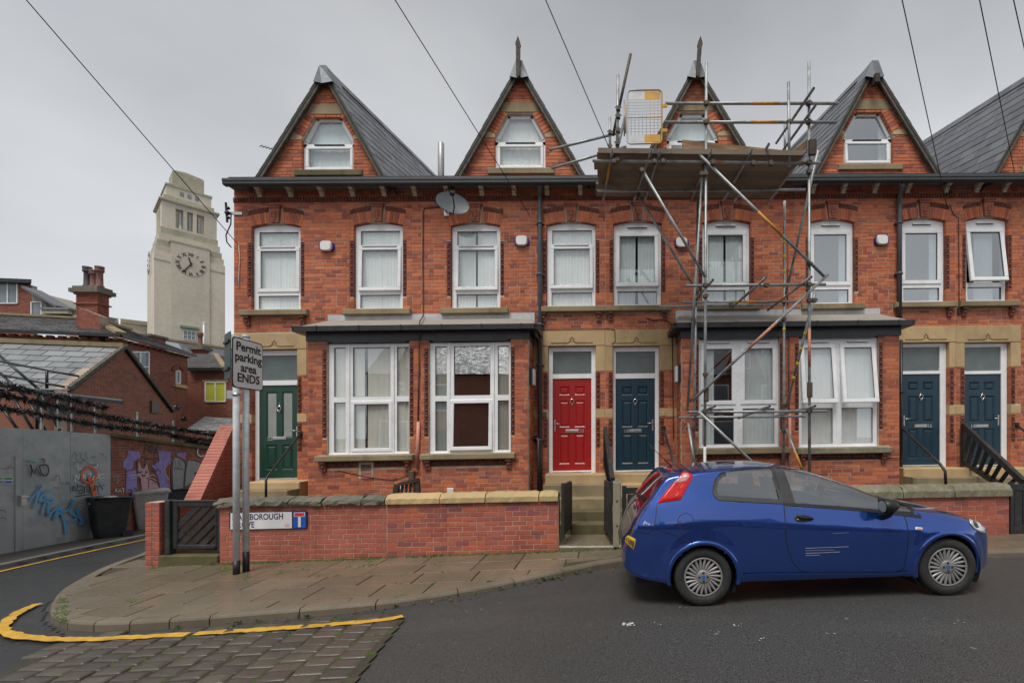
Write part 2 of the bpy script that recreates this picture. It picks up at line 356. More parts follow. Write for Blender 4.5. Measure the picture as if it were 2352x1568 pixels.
MDEF = {
 'brick': brickmat('red_brick', BR1, white=.32, dark=.5),
 'brick_wall': brickmat('wall_brick', BR2, white=.12, dark=.25),
 'brick_plain': brickmat('plain_brick', [(.42, .125, .088), (.47, .145, .105), (.44, .128, .09), (.39, .115, .085)], white=.1, dark=.3),
 'brick_far': brickmat('old_brick', [(.2, .075, .05), (.28, .095, .06), (.34, .115, .07), (.24, .085, .06)], white=.55, dark=.45),
 'brick_brown': brickmat('brown_brick', [(.27, .115, .075), (.33, .14, .09), (.38, .155, .1), (.29, .115, .08)], white=.08, dark=.3),
 'brick_glossy': brickmat('pink_brick', [(.46, .17, .13), (.5, .2, .15), (.43, .15, .12)], white=.1, dark=.1),
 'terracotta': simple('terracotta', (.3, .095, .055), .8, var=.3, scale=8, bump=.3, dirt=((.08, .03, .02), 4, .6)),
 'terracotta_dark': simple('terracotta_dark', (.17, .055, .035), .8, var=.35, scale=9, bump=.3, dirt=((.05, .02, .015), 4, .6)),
 'mortar': simple('mortar', (.5, .4, .31), .95, var=.2, scale=7, bump=.4, dirt=((.26, .18, .14), 2.2, .6)),
 'mortar_wall': simple('wall_mortar', (.5, .37, .27), .95, var=.2, scale=7, bump=.4, dirt=((.22, .13, .08), 2.2, .6)),
 'mortar_far': simple('far_mortar', (.33, .27, .22), .95, var=.3, scale=3, dirt=((.12, .08, .06), 2, .6)),
 'sandstone': stonemat('sandstone', (.58, .42, .22), (.5, .36, .2), (.2, .15, .08), .45),
 'sandstone_dark': stonemat('weathered_sandstone', (.33, .26, .155), (.24, .19, .115), (.08, .08, .035), .65),
 'mossy_stone': stonemat('mossy_stone', (.15, .125, .065), (.09, .085, .035), (.03, .04, .012), .8),
 'coping_grey': stonemat('gritstone', (.2, .185, .145), (.12, .115, .095), (.04, .042, .036), .75, .9, 6),
 'coping_yellow': stonemat('yellow_coping', (.52, .38, .19), (.44, .34, .18), (.15, .14, .07), .45, .4),
 'coping_lichen': stonemat('lichen_coping', (.24, .22, .15), (.15, .14, .09), (.42, .43, .36), .55, .6, 12),
 'limestone': stonemat('limestone', (.66, .595, .49), (.58, .52, .43), (.3, .28, .18), .4, .1, .12),
 'limestone_green': stonemat('stained_limestone', (.5, .465, .37), (.38, .365, .26), (.22, .23, .11), .6, .1, .25),
 'concrete': stonemat('concrete', (.34, .3, .22), (.28, .25, .18), (.13, .12, .07), .5, .4),
 'flag': slabmat('york_flag', (.125, .1, .066), (.2, .165, .115), .3, (.13, .5)),
 'kerb': slabmat('kerb_stone', (.13, .105, .07), (.18, .15, .11), .3, (.45, .8)),
 'kerb_grey': slabmat('grey_kerb', (.16, .16, .15), (.21, .21, .2), .15, (.45, .8)),
 'sett': slabmat('granite_sett', (.045, .04, .034), (.1, .082, .062), .12, (.22, .5)),
 'joint': simple('joint_dirt', (.045, .038, .025), .9, var=.4, scale=9, bump=.5, dirt=((.05, .075, .012), 3, .7)),
 'asphalt': asphalt(), 'asphalt_wet': asphalt('asphalt_wet', (.034, .035, .036), .2), 'asphalt_pave': asphalt('asphalt_pave', (.06, .055, .046), .55),
 'earth': simple('earth', (.07, .055, .035), .95, var=.4, scale=3, bump=.5),
 'yellow_paint': simple('yellow_paint', (.58, .33, .03), .6, var=.2, scale=9, dirt=((.2, .14, .05), 7, .55)),
 'moss': simple('moss', (.05, .08, .012), .95, var=.5, scale=20),
 'leaf': simple('weed_leaf', (.045, .085, .022), .7, var=.4, scale=30, rnd=.3),
 'leaf_dead': simple('dead_leaf', (.13, .06, .025), .8, var=.4, scale=20, rnd=.4),
 'litter': simple('litter_white', (.55, .53, .48), .7),
 'slate': slatemat('slate', (.095, .1, .115), (.16, .165, .18)),
 'slate_light': slatemat('slate_light', (.17, .185, .195), (.27, .285, .295), .32),
 'slate_wet': slatemat('slate_wet', (.1, .095, .095), (.16, .155, .155), .22),
 'pantile': slatemat('pantile', (.06, .058, .055), (.1, .095, .09), .7),
 'lead': simple('lead', (.2, .215, .235), .5, .3, var=.2, scale=5, dirt=((.1, .1, .1), 5, .5)),
 'lead_light': simple('lead_flashing', (.52, .53, .55), .45, .2, var=.15, scale=6, dirt=((.28, .27, .25), 5, .4)),
 'felt': simple('roof_felt', (.3, .275, .235), .85, var=.2, scale=3, bump=.3, dirt=((.15, .13, .1), 3, .6)),
 'black_paint': simple('black_paint', (.016, .018, .02), .38, var=.3, scale=8, dirt=((.06, .06, .055), 7, .4)),
 'grey_paint': simple('anthracite_paint', (.045, .05, .055), .45, var=.15, scale=4),
 'matt_black': simple('soffit_black', (.012, .012, .012), .7, var=.3),  # flat near-black for soffits, roof decks, tube bores and car underside
 'black_plastic': simple('black_plastic', (.012, .012, .013), .42, var=.3, scale=12),
 'black_wood': simple('black_stained_wood', (.02, .022, .024), .55, var=.4, scale=9, stretch=(1, 1, 6), bump=.3, dirt=((.07, .07, .065), 6, .5)),
 'upvc': emulsion('white_upvc', (.84, .85, .86), .3),
 'upvc_dark': simple('rubber_gasket', (.03, .03, .03), .6),  # black for glazing gaskets, vent slots and the gable vents
 'glass': glassmat('window_glass', (.93, .97, .965), .1), 'glass_blue': glassmat('reflective_glass', (.7, .78, .8), .36),
 'glass_mirror': glassmat('mirror_glass', (.8, .84, .83), .36), 'glass_bay': glassmat('bay_glass', (.95, .98, .97), .19), 'car_glass': glassmat('car_glass', (.7, .78, .75), .2, .0), 'frosted': frosted,
 'curtain': fabric('white_curtain', (.9, .9, .89)), 'curtain_grey': fabric('net_curtain', (.74, .78, .79)), 'curtain_cream': fabric('cream_curtain', (.82, .8, .73)),
 'room': simple('room_wall', (.3, .29, .27), .9), 'blind': simple('yellow_blind', (.5, .5, .045), .8, var=.06),
 'red_door': doormat('red_door_skin', (.36, .014, .014)), 'blue_door': doormat('blue_door_skin', (.012, .042, .068)), 'green_door': doormat('green_door_skin', (.012, .058, .04)),
 'chrome': simple('chrome', (.75, .75, .74), .16, 1.0, var=.05), 'steel': simple('brushed_steel', (.55, .55, .54), .35, .9, var=.1),
 'galv': tubemat, 'galv_post': simple('galvanised_post', (.5, .54, .56), .7, .0, var=.15, scale=7, dirt=((.25, .27, .28), 9, .4)),
 'tube_orange': simple('orange_paint', (.55, .24, .02), .6, var=.2, scale=14, dirt=((.25, .16, .08), 11, .6)),
 'tube_red': simple('red_oxide_paint', (.46, .17, .09), .6, var=.25, scale=14, dirt=((.5, .45, .4), 18, .6)),
 'tube_white': simple('white_tube_paint', (.6, .6, .57), .6, var=.15, scale=14, dirt=((.35, .35, .33), 11, .5)),
 'tape_yellow': simple('yellow_tape', (.62, .48, .03), .5), 'coupler': simple('rusty_coupler', (.1, .08, .06), .65, .4, var=.5, scale=30),
 'board': boardmat, 'plank': simple('fresh_plank', (.3, .18, .095), .8, var=.35, scale=4, stretch=(.3, 3, 3), bump=.3, dirt=((.16, .1, .06), 3, .6)),
 'gate_orange': simple('gate_orange', (.58, .29, .01), .5, var=.15, scale=6, dirt=((.25, .14, .05), 10, .5)), 'gate_grey': simple('gate_grey', (.45, .46, .46), .5, .2, var=.12, scale=6),
 'pink_pipe': simple('pink_pipe', (.6, .27, .21), .55), 'pipe_grey': simple('grey_pipe', (.075, .085, .095), .4, var=.15), 'brown_cable': simple('brown_cable', (.075, .04, .03), .6),
 'flue': simple('flue_metal', (.4, .4, .39), .45, .3), 'dish': simple('dish_grey', (.1, .115, .125), .5, .1, var=.1), 'alarm_white': simple('alarm_white', (.78, .78, .76), .35, var=.04), 'alarm_blue': simple('alarm_blue', (.04, .03, .22), .25, var=.1),
 'brown_plastic': simple('brown_plastic', (.1, .07, .055), .5), 'wood_dark': simple('dark_wood', (.045, .03, .024), .7, var=.4, scale=9, bump=.3),
 'sign_white': simple('sign_white', (.72, .73, .74), .4, var=.04), 'sign_black': simple('sign_black', (.012, .012, .014), .45), 'sign_blue': simple('sign_blue', (.01, .1, .48), .4, var=.06), 'sign_red': simple('sign_red', (.62, .03, .025), .45), 'sign_navy': simple('sign_navy', (.012, .014, .06), .5),
 'sign_green': simple('sign_back', (.03, .06, .06), .5), 'exit_green': simple('exit_green', (.02, .3, .09), .5),
 'bin_black': simple('bin_black', (.02, .026, .032), .5, var=.3, scale=5, dirt=((.09, .08, .07), 6, .35)), 'bin_grey': simple('bin_grey', (.34, .35, .36), .5, var=.12, scale=5, dirt=((.12, .11, .1), 6, .4)), 'bag': simple('bin_bag', (.4, .4, .4), .3, bump=.6, bs=25),
 'sheet': steelsheet, 'gr_black': simple('spray_black', (.012, .012, .013), .5), 'gr_blue': simple('spray_blue', (.1, .38, .68), .55, var=.12), 'gr_orange': simple('spray_orange', (.68, .1, .01), .5), 'gr_white': simple('spray_white', (.66, .66, .66), .6), 'gr_pink': simple('spray_pink', (.5, .29, .33), .7, var=.2, scale=9), 'gr_purple': simple('spray_purple', (.24, .19, .47), .7, var=.25, scale=7), 'gr_silver': simple('spray_silver', (.27, .26, .26), .6, var=.15, scale=9), 'gr_teal': simple('spray_teal', (.2, .5, .48), .6), 'gr_grey': simple('spray_grey', (.05, .05, .055), .6), 'gr_rust': simple('spray_rust', (.3, .1, .05), .6),
 'car_paint': carpaint, 'tyre': simple('tyre', (.026, .026, .026), .75, var=.25, scale=20, bump=.3), 'hubcap': simple('hubcap_silver', (.27, .27, .27), .45, .3, var=.12, scale=8, dirt=((.2, .16, .12), 8, .35)), 'rust_rim': simple('steel_rim', (.06, .04, .03), .7, .3), 'trim': simple('trim_black', (.012, .012, .012), .5), 'trim_grey': simple('trim_grey', (.04, .042, .045), .55),
 'lamp_red': simple('lamp_red', (.55, .015, .015), .12, var=.2, scale=30), 'lamp_pink': simple('lamp_clear_pink', (.62, .28, .28), .12, var=.15, scale=30), 'lamp_clear': simple('lamp_clear', (.6, .62, .63), .08, .3, var=.2, scale=25), 'plate_yellow': simple('plate_yellow', (.62, .4, .02), .4), 'seat': simple('seat_fabric', (.055, .06, .065), .9), 'scratch': simple('scratch', (.5, .48, .44), .6), 'amber': simple('amber_lens', (.55, .3, .2), .2),
 'copper_green': simple('copper_green', (.2, .32, .22), .7, var=.2), 'clock_black': simple('clock_black', (.015, .015, .016), .5), 'window_far': simple('far_window', (.2, .24, .26), .2, var=.25, scale=1.2), 'wire': simple('cable_black', (.01, .01, .011), .6), 'render_grey': simple('render_grey', (.3, .28, .24), .9, var=.12, scale=2), 'cream_paint_lit_stone': simple('cream_paint_lit_stone', (.62, .55, .4), .6), 'pot_black': simple('chimney_pot', (.06, .05, .05), .7, var=.3, scale=9), 'pot_red': simple('chimney_pot_red', (.16, .07, .055), .7, var=.3, scale=9),
}
# ------------------------------------------------------------------ ground
def grid_mesh(xs, ys, fn, name, mat, label=None, lift=0.0):
    mb = MB(); n = len(ys)
    vs = [(x, y, fn(x, y)+lift) for x in xs for y in ys]
    fs = [(i*n+j, (i+1)*n+j, (i+1)*n+j+1, i*n+j+1) for i in range(len(xs)-1) for j in range(n-1)]
    mb.add(vs, fs, True); o = mb.build(name, mat); return tag(o, label, kind='structure')
def lin(a, b, st): k = max(1, int(round((b-a)/st))); return [a+(b-a)*i/k for i in range(k+1)]
gx = lin(-400, -40, 40)+lin(-32, -14, 2)+lin(-13, 12, .25)+lin(14, 40, 4)+lin(60, 400, 40)
gy = lin(-300, -20, 40)+lin(-16, 0, 2)+lin(.5, 12, .25)+lin(13, 50, 1.5)+lin(60, 600, 60)
def far_ground(x, y):
    return base(x, y)-0.02
grid_mesh(gx, gy, far_ground, 'ground', 'asphalt', 'dark tarmac street surface reaching away past the houses')

def inpoly(p, poly):
    x, y = p[0], p[1]; c = False; n = len(poly); j = n-1
    for i in range(n):
        if (poly[i][1] > y) != (poly[j][1] > y) and x < (poly[j][0]-poly[i][0])*(y-poly[i][1])/(poly[j][1]-poly[i][1])+poly[i][0]: c = not c
        j = i
    return c
# older, wetter tarmac of the alley, one sheet over the street surface
ALLEY = [gnd(-400, 1400), gnd(-400, 1700), gnd(60, 1545), gnd(190, 1478), gnd(140, 1452), gnd(100, 1425), gnd(105, 1385), gnd(190, 1345), gnd(330, 1290), gnd(420, 1215), gnd(300, 1232), gnd(0, 1308)]
def sheet(poly, st, name, mat, label, lift, fn=base, wob=0.0):
    mb = MB(); xs = [p[0] for p in poly]; ys = [p[1] for p in poly]; idx = {}
    X0, Y0 = min(xs), min(ys)
    def vid(i, j):
        if (i, j) not in idx:
            x, y = X0+i*st, Y0+j*st; idx[(i, j)] = len(mb.v); mb.v.append(Vector((x, y, fn(x, y)+lift)))
        return idx[(i, j)]
    for i in range(int((max(xs)-X0)/st)+1):
        for j in range(int((max(ys)-Y0)/st)+1):
            c = (X0+(i+.5)*st, Y0+(j+.5)*st)
            if inpoly(c, poly): mb.f.append([vid(i, j), vid(i+1, j), vid(i+1, j+1), vid(i, j+1)]); mb.sm.append(True)
    return tag(mb.build(name, mat), label, kind='structure')
sheet(ALLEY, .06, 'alley_road', 'asphalt_wet', 'wet patched tarmac of the alley beside the end house', -0.012)

# ------------------------------------------------------------------ pavement: kerb stones and flags
KPX = [(420, 1255), (334, 1296), (282, 1311), (232, 1327), (183, 1348), (150, 1364), (129, 1381), (116, 1402), (115, 1424), (140, 1440), (228, 1448), (390, 1439), (500, 1431), (610, 1421), (813, 1402), (938, 1386), (1100, 1358), (1270, 1325), (1440, 1291)]
KE = [gnd(*p) for p in KPX]
kr = gnd(2352, 1276); last = KE[-1]
KE += [Vector((last.x+(kr.x-last.x)*t+0, last.y+(kr.y-last.y)*t, 0)) for t in (.2, .4, .6, .8, 1.0)]
KE += [Vector((12.5, KE[-1].y, 0))]
KE2 = [Vector((p.x, p.y, 0)) for p in KE]
def resample(pts, st):
    out = [pts[0].copy()]; acc = 0
    for a, b in zip(pts, pts[1:]):
        L = (b-a).length; d = st-acc
        while d <= L: out.append(a+(b-a)*(d/L)); d += st
        acc = (acc+L) % st
    out.append(pts[-1]); return out
def smooth_line(pts, it=2):
    for _ in range(it):
        q = [pts[0]]
        for a, b in zip(pts, pts[1:]): q += [a*.75+b*.25, a*.25+b*.75]
        q.append(pts[-1]); pts = q
    return pts
kline = smooth_line(KE2, 2)
def inward(a, b):
    d = (b-a); d.normalize(); return Vector((-d.y, d.x, 0))   # left of travel = pavement side
def offset_line(pts, d):
    out = []
    for i, p in enumerate(pts):
        n = inward(pts[max(0, i-1)], pts[min(len(pts)-1, i+1)]); out.append(p+n*d)
    return out
pavement = MB()
inner = offset_line(kline, .13)
PVpoly = [(p.x, p.y) for p in inner]+[(12.5, YW+.05), (-7.45, YW+.05), (-7.9, 9.2)]
bedv = sheet(PVpoly, .1, 'pavement', 'joint', 'flagged stone pavement with a rounded kerb along the terrace', -.012, lambda x, y: pave_z(x))
# kerb stones
fine = resample(kline, .1); n_in = offset_line(fine, .14)
i0 = 0; k = 0
while i0 < len(fine)-1:
    ln = random.choice([7, 8, 9, 9, 10]) if fine[i0].x > -4.4 else 4
    i1 = min(len(fine)-1, i0+ln); mb = MB(); vs = []
    gap = .006
    for i in range(i0, i1+1):
        a, b = fine[i], n_in[i]; sh_ = (fine[min(i+1, len(fine)-1)]-fine[max(i-1, 0)]).normalized()*(gap if i == i0 else -gap if i == i1 else 0)
        zt = pave_z(a.x)+.004; zb = base(a.x, a.y)-.12; out = (a-b)*.02
        for q, z in ((a+out, zb), (a+out*.6, zt-.03), (a*.93+b*.07, zt-.006), (a*.8+b*.2, zt), (b, zt-.002), (b, zb)):
            vs.append(Vector((q.x, q.y, z))+sh_)
    m = i1-i0+1; fs = []
    for i in range(m-1):
        for j in range(5): fs.append((i*6+j, (i+1)*6+j, (i+1)*6+j+1, i*6+j+1))
    fs += [(5, 4, 3, 2, 1, 0), tuple((m-1)*6+j for j in range(6))]
    mb.add(vs, fs, False); mb.build('kerb_stone', 'kerb', bedv); i0 = i1; k += 1
# flags: rows square to the houses
def clip(poly, a, b, c):           # keep a*x+b*y<=c
    out = []
    for i in range(len(poly)):
        p, q = poly[i], poly[(i+1) % len(poly)]; dp = a*p[0]+b*p[1]-c; dq = a*q[0]+b*q[1]-c
        if dp <= 0: out.append(p)
        if dp*dq < 0: t = dp/(dp-dq); out.append((p[0]+(q[0]-p[0])*t, p[1]+(q[1]-p[1])*t))
    return out
rows = []; y = YW-.03+3*.46
while y > 3.8: rows.append((y-.46, y)); y -= .46
random.seed(11)
def inner_at(x0, x1):
    c = [p.y for p in inner if x0-.3 <= p.x <= x1+.3 and p.x > -6.2]; return c
for r_i, (ya, yb) in enumerate(rows):
    x = -7.9+.31*(r_i % 2)+random.uniform(-.1, .1)
    while x < 12.4:
        L = random.choice([.62, .7, .78, .86]) ;  g = .008
        cell = [(x+g, ya+g), (x+L-g, ya+g), (x+L-g, yb-g), (x+g, yb-g)]
        # cut by the curved kerb with local half planes
        for i in range(0, len(inner)-1):
            a, b = inner[i], inner[i+1]
            if (Vector((a.x, a.y))-Vector((x+L/2, (ya+yb)/2))).length > 1.1: continue
            d = (b-a)
            if d.length < 1e-6: continue
            nrm = Vector((-d.y, d.x)).normalized()
            mid = Vector((x+L/2, (ya+yb)/2))
            # only edges that bound the cell
            tt = (mid-Vector((a.x, a.y))).dot(Vector((d.x, d.y)))/d.length_squared
            if -1.2 < tt < 2.2 and cell: cell = clip(cell, -nrm.x, -nrm.y, -(nrm.x*a.x+nrm.y*a.y)-.006)
            if len(cell) < 3: break
        if len(cell) >= 3:
            cx = sum(p[0] for p in cell)/len(cell); cy = sum(p[1] for p in cell)/len(cell)
            ar = abs(sum(cell[i][0]*cell[(i+1) % len(cell)][1]-cell[(i+1) % len(cell)][0]*cell[i][1] for i in range(len(cell))))/2
            if ar > .012 and (inpoly((cx, cy), PVpoly)) and cx > -8.4 and (cy < YW or cx < -7.4):
                dz = random.uniform(-.003, .003); tx, ty = random.uniform(-.006, .006), random.uniform(-.006, .006); mb = MB(); n = len(cell)
                b = .008
                top = [(cx+(p[0]-cx)*(1-b*2), cy+(p[1]-cy)*(1-b*2)) for p in cell]
                zf = lambda p: pave_z(p[0])+.002+dz+tx*(p[0]-cx)+ty*(p[1]-cy)
                vs = [(p[0], p[1], zf(p)) for p in top]+[(p[0], p[1], zf(p)-.006) for p in cell]+[(p[0], p[1], zf(p)-.05) for p in cell]
                fs = [list(range(n))]+[(i+n, (i+1) % n+n, (i+1) % n, i) for i in range(n)]+[(i+2*n, (i+1) % n+2*n, (i+1) % n+n, i+n) for i in range(n)]
                mb.add(vs, fs); mb.build('flagstone', 'flag', bedv)
        x += L
# ------------------------------------------------------------------ cobbled apron
CB = [gnd(150, 1477), gnd(-160, 1620), gnd(-100, 1800), gnd(760, 1800), gnd(812, 1568), gnd(928, 1421), gnd(905, 1407), gnd(610, 1432), gnd(390, 1448), gnd(240, 1458)]
cob = sheet([(p.x, p.y) for p in CB], .03, 'cobbled_road', 'joint', 'worn stone setts with moss in the joints below the kerb', -.004)
random.seed(5); ang = R(-6); ca, sa = math.cos(ang), math.sin(ang)
sett_meshes = []
for k in range(8):
    mb = MB(); lx, ly = .122+random.uniform(-.012, .006), .076+random.uniform(-.008, .004); vs = []
    rc = [(sx*(1-cx_*.16), sy*(1-cy_*.22)) for sx, sy, cs in ((1, 1, ((0, 1), (.3, .3), (1, 0))), (-1, 1, ((1, 0), (.3, .3), (0, 1))), (-1, -1, ((0, 1), (.3, .3), (1, 0))), (1, -1, ((1, 0), (.3, .3), (0, 1)))) for cx_, cy_ in cs]; jt = [(random.uniform(-.05, .05), random.uniform(-.06, .06)) for _ in rc]
    for (s_, z) in ((1.0, -.05), (1.0, .0), (.93, .011), (.55, .014)):
        for (a, b), (u_, v_) in zip(rc, jt): vs.append(((a+u_)*lx*s_, (b+v_)*ly*s_, z+random.uniform(-.002, .002)))
    n_ = len(rc); fs = [(l*n_+i, l*n_+(i+1) % n_, (l+1)*n_+(i+1) % n_, (l+1)*n_+i) for l in range(3) for i in range(n_)]+[tuple(3*n_+i for i in range(n_))]
    mb.add(vs, fs, True); sett_meshes.append(mb.mesh('sett', 'sett', Vector((0, 0, 0)), False))
CBp = [(p.x, p.y) for p in CB]; spots = []
for i in range(-60, 60):
    for j in range(-40, 40):
        u = i*.262+random.uniform(-.006, .006); v = j*.168+(i*.37 % .168)+random.uniform(-.006, .006)
        x = -4+u*ca+v*sa; y = 3.8-u*sa+v*ca
        if inpoly((x, y), CBp): spots.append((x, y))
spots.sort(key=lambda p: p[0]**2+p[1]**2)
far_mb = MB()
for n_, (x, y) in enumerate(spots[:300]):
    o = place(random.choice(sett_meshes), 'sett', cob, (x+random.uniform(-.006, .006), y+random.uniform(-.006, .006), base(x, y)-.002+random.uniform(-.006, .006)), (random.uniform(-.03, .03), random.uniform(-.04, .04), -ang+random.uniform(-.04, .04)))
# ------------------------------------------------------------------ yellow line by the kerb
def ribbon_ground(px, wd, name, label, lift, fn=base, rough=.13, mat='yellow_paint', pxfn=None):
    pts = smooth_line([gnd(*p, fn) for p in px], 3); pts = resample(pts, .06); mb = MB(); vs = []
    for i, p in enumerate(pts):
        d = pts[min(i+1, len(pts)-1)]-pts[max(0, i-1)]; d.z = 0; d.normalize(); nn = Vector((-d.y, d.x, 0))
        j1, j2 = random.uniform(-rough, rough)*wd, random.uniform(-rough, rough)*wd
        for q in (p+nn*(wd/2+j1), p-nn*(wd/2+j2)): vs.append((q.x, q.y, fn(q.x, q.y)+lift))
    mb.add(vs, [(2*i, 2*i+1, 2*i+3, 2*i+2) for i in range(len(pts)-1)])
    return tag(mb.build(name, mat), label, kind='structure')
ribbon_ground([(88, 1388), (40, 1408), (8, 1436), (4, 1452), (50, 1466), (170, 1473), (300, 1466), (432, 1459)], .1, 'yellow_line', 'worn yellow no-waiting line curving round the kerb', .019)
ribbon_ground([(450, 1457), (600, 1448), (760, 1437), (890, 1426), (925, 1417)], .1, 'yellow_line', 'worn yellow no-waiting line across the stone setts', .019)
# alley footway along the hoarding
FK = [gnd(-300, 1375), gnd(0, 1303), gnd(160, 1268), gnd(330, 1233), gnd(430, 1212), gnd(520, 1195)]
HB = [gnd(-300, 1330), gnd(0, 1276), gnd(198, 1240), gnd(300, 1221), gnd(420, 1196), gnd(520, 1176)]
sheet([(p.x, p.y) for p in FK]+[(p.x-1.0, p.y) for p in reversed(HB)], .15, 'alley_footway', 'asphalt_pave', 'narrow tarmac footway at the foot of the steel hoarding', .035)
kp = resample(smooth_line(FK, 2), 1.0)
footk = thing('alley_kerb', None, None, (0, 0, 0)); footk['kind'] = 'structure'
for a, b in zip(kp, kp[1:]):
    d = (b-a).normalized()*.008; mb = MB(); nn = inward(a, b)*.13
    q = [a+d, b-d, b-d+nn, a+d+nn]; zs = [base(p.x, p.y) for p in q]
    mb.add([(p.x, p.y, z-.1) for p, z in zip(q, zs)]+[(p.x, p.y, z+.05) for p, z in zip(q, zs)], [(0, 3, 2, 1), (4, 5, 6, 7), (0, 1, 5, 4), (1, 2, 6, 5), (2, 3, 7, 6), (3, 0, 4, 7)])
    mb.build('kerb_stone', 'kerb_grey', footk)
ribbon_ground([(-300, 1385), (0, 1311), (160, 1275), (330, 1239), (430, 1217)], .07, 'yellow_line', 'thin yellow line beside the alley kerb', .0)
# moss, weeds and litter
random.seed(3)
def moss(mb, p, n, sp, h=.012):
    for _ in range(n):
        x, y = p[0]+random.gauss(0, sp), p[1]+random.gauss(0, sp); r_ = random.uniform(.008, .022); z = p[2]
        a = random.uniform(0, 3)
        vs = [(x+r_*math.cos(a+t), y+r_*math.sin(a+t), z-.006) for t in (0, 1.26, 2.5, 3.8, 5)]+[(x, y, z+h*random.uniform(.3, 1))]
        mb.add(vs, [(i, (i+1) % 5, 5) for i in range(5)], True)
mm = MB()
for _ in range(170):                                  # setts
    q = random.choice(spots[:300]); e = random.choice((-1, 1)); x = q[0]+(.131*ca*e if random.random() < .6 else random.uniform(-.12, .12)); y = q[1]-(.131*sa*e)+(.084 if random.random() < .3 else 0)
    if x > -4.6: moss(mm, (x, y, base(x, y)+.002), 9, .016, .008)
for (px, py, n) in [(150, 1375, 8), (138, 1400, 10), (145, 1415, 10), (300, 1378, 8), (520, 1310, 14), (360, 1306, 8), (650, 1310, 10), (700, 1305, 8), (850, 1290, 10), (560, 1320, 6)]:
    for _ in range(n):
        p = pav(px+random.uniform(-10, 10), py+random.uniform(-8, 8)); moss(mm, (p.x, p.y, p.z+.006), 4, .03, .008)
x = -6.3
while x < 1.2:                                        # along the wall foot
    if random.random() < .8: moss(mm, (x, YW-.05, pave_z(x)+.012), 5, .025, .02)
    x += .05
for _ in range(60):
    r_ = random.choice(rows); xx = random.uniform(-4, 1.5); p = Vector((xx, r_[0], pave_z(xx)+.006))
    if inpoly((p.x, p.y), PVpoly): moss(mm, p, 7, .03, .007)
tag(mm.build('moss', 'moss'), 'bright green moss in the joints of the setts and flags', 'moss', kind='stuff')
wd = MB()
def weed(mb, p, n, r_):
    for _ in range(n):
        a = random.uniform(0, 6.28); e = random.uniform(.2, 1.3); L = r_*random.uniform(.5, 1); d = Vector((math.cos(a)*math.cos(e), math.sin(a)*math.cos(e), math.sin(e)))
        s_ = d.cross(Vector((0, 0, 1))).normalized()*L*.28; b = Vector(p)+Vector((random.gauss(0, r_*.4), random.gauss(0, r_*.4), 0))
        mb.add([b, b+d*L*.5+s_, b+d*L, b+d*L*.5-s_], [(0, 1, 2, 3)])
for i in range(46):
    t = random.choice([random.uniform(.30, .47), random.uniform(.45, .56)]); q = fine[int(t*len(fine))] ; q = q-inward(fine[int(t*len(fine))-1], fine[int(t*len(fine))])*random.uniform(.02, .07)
    weed(wd, (q.x, q.y, base(q.x, q.y)), random.randint(5, 16), random.uniform(.02, .05))
for x in [-6.2, -5.9, -4.2, -2.9, -2.7, -2.5, -1.9, -1.0, -.9, -.5]:
    weed(wd, (x+random.uniform(-.1, .1), YW-.04, pave_z(x)), 10, .05)
tag(wd.build('weeds', 'leaf'), 'small weeds growing along the kerb and the wall foot', 'weeds', kind='stuff')
lf = MB()
for _ in range(42):
    t = random.uniform(.34, .56); q = fine[int(t*len(fine))]-inward(fine[int(t*len(fine))-1], fine[int(t*len(fine))])*random.uniform(.02, .22); a = random.uniform(0, 6); L = random.uniform(.015, .045)
    z = base(q.x, q.y)+.012; d = Vector((math.cos(a), math.sin(a), random.uniform(-.1, .3)))*L; s_ = Vector((-d.y, d.x, 0))*.4
    b = Vector((q.x, q.y, z)); lf.add([b-d, b+s_, b+d, b-s_], [(0, 1, 2, 3)])
tag(lf.build('dead_leaves', 'leaf_dead'), 'brown dead leaves caught in the gutter by the kerb', 'leaves', kind='stuff')
lt = MB()
for (px, py, n, s_) in [(1445, 1430, 14, .04), (1510, 1428, 3, .02), (1570, 1390, 2, .02), (1690, 1430, 6, .02), (1640, 1448, 5, .02), (1900, 1455, 4, .02), (1750, 1462, 4, .02), (2210, 1425, 4, .015), (700, 1298, 2, .012), (640, 1310, 2, .01)]:
    for _ in range(n):
        p = gnd(px+random.gauss(0, 9), py+random.gauss(0, 2.5)); q = random.uniform(.3, 1)*s_*.5; a = random.uniform(0, 3)
        zz = max(p.z, pave_z(p.x) if inpoly((p.x, p.y), PVpoly) else -9)
        lt.add([(p.x+q*math.cos(a+t)*random.uniform(.6, 1.4), p.y+q*math.sin(a+t), zz-.012) for t in (0, 1.3, 2.4, 3.9, 5)], [(0, 1, 2, 3, 4)])
for v in lt.v: v.z += .0
tag(lt.build('road_specks', 'litter'), 'pale paint specks and scraps on the tarmac', 'litter', kind='stuff')
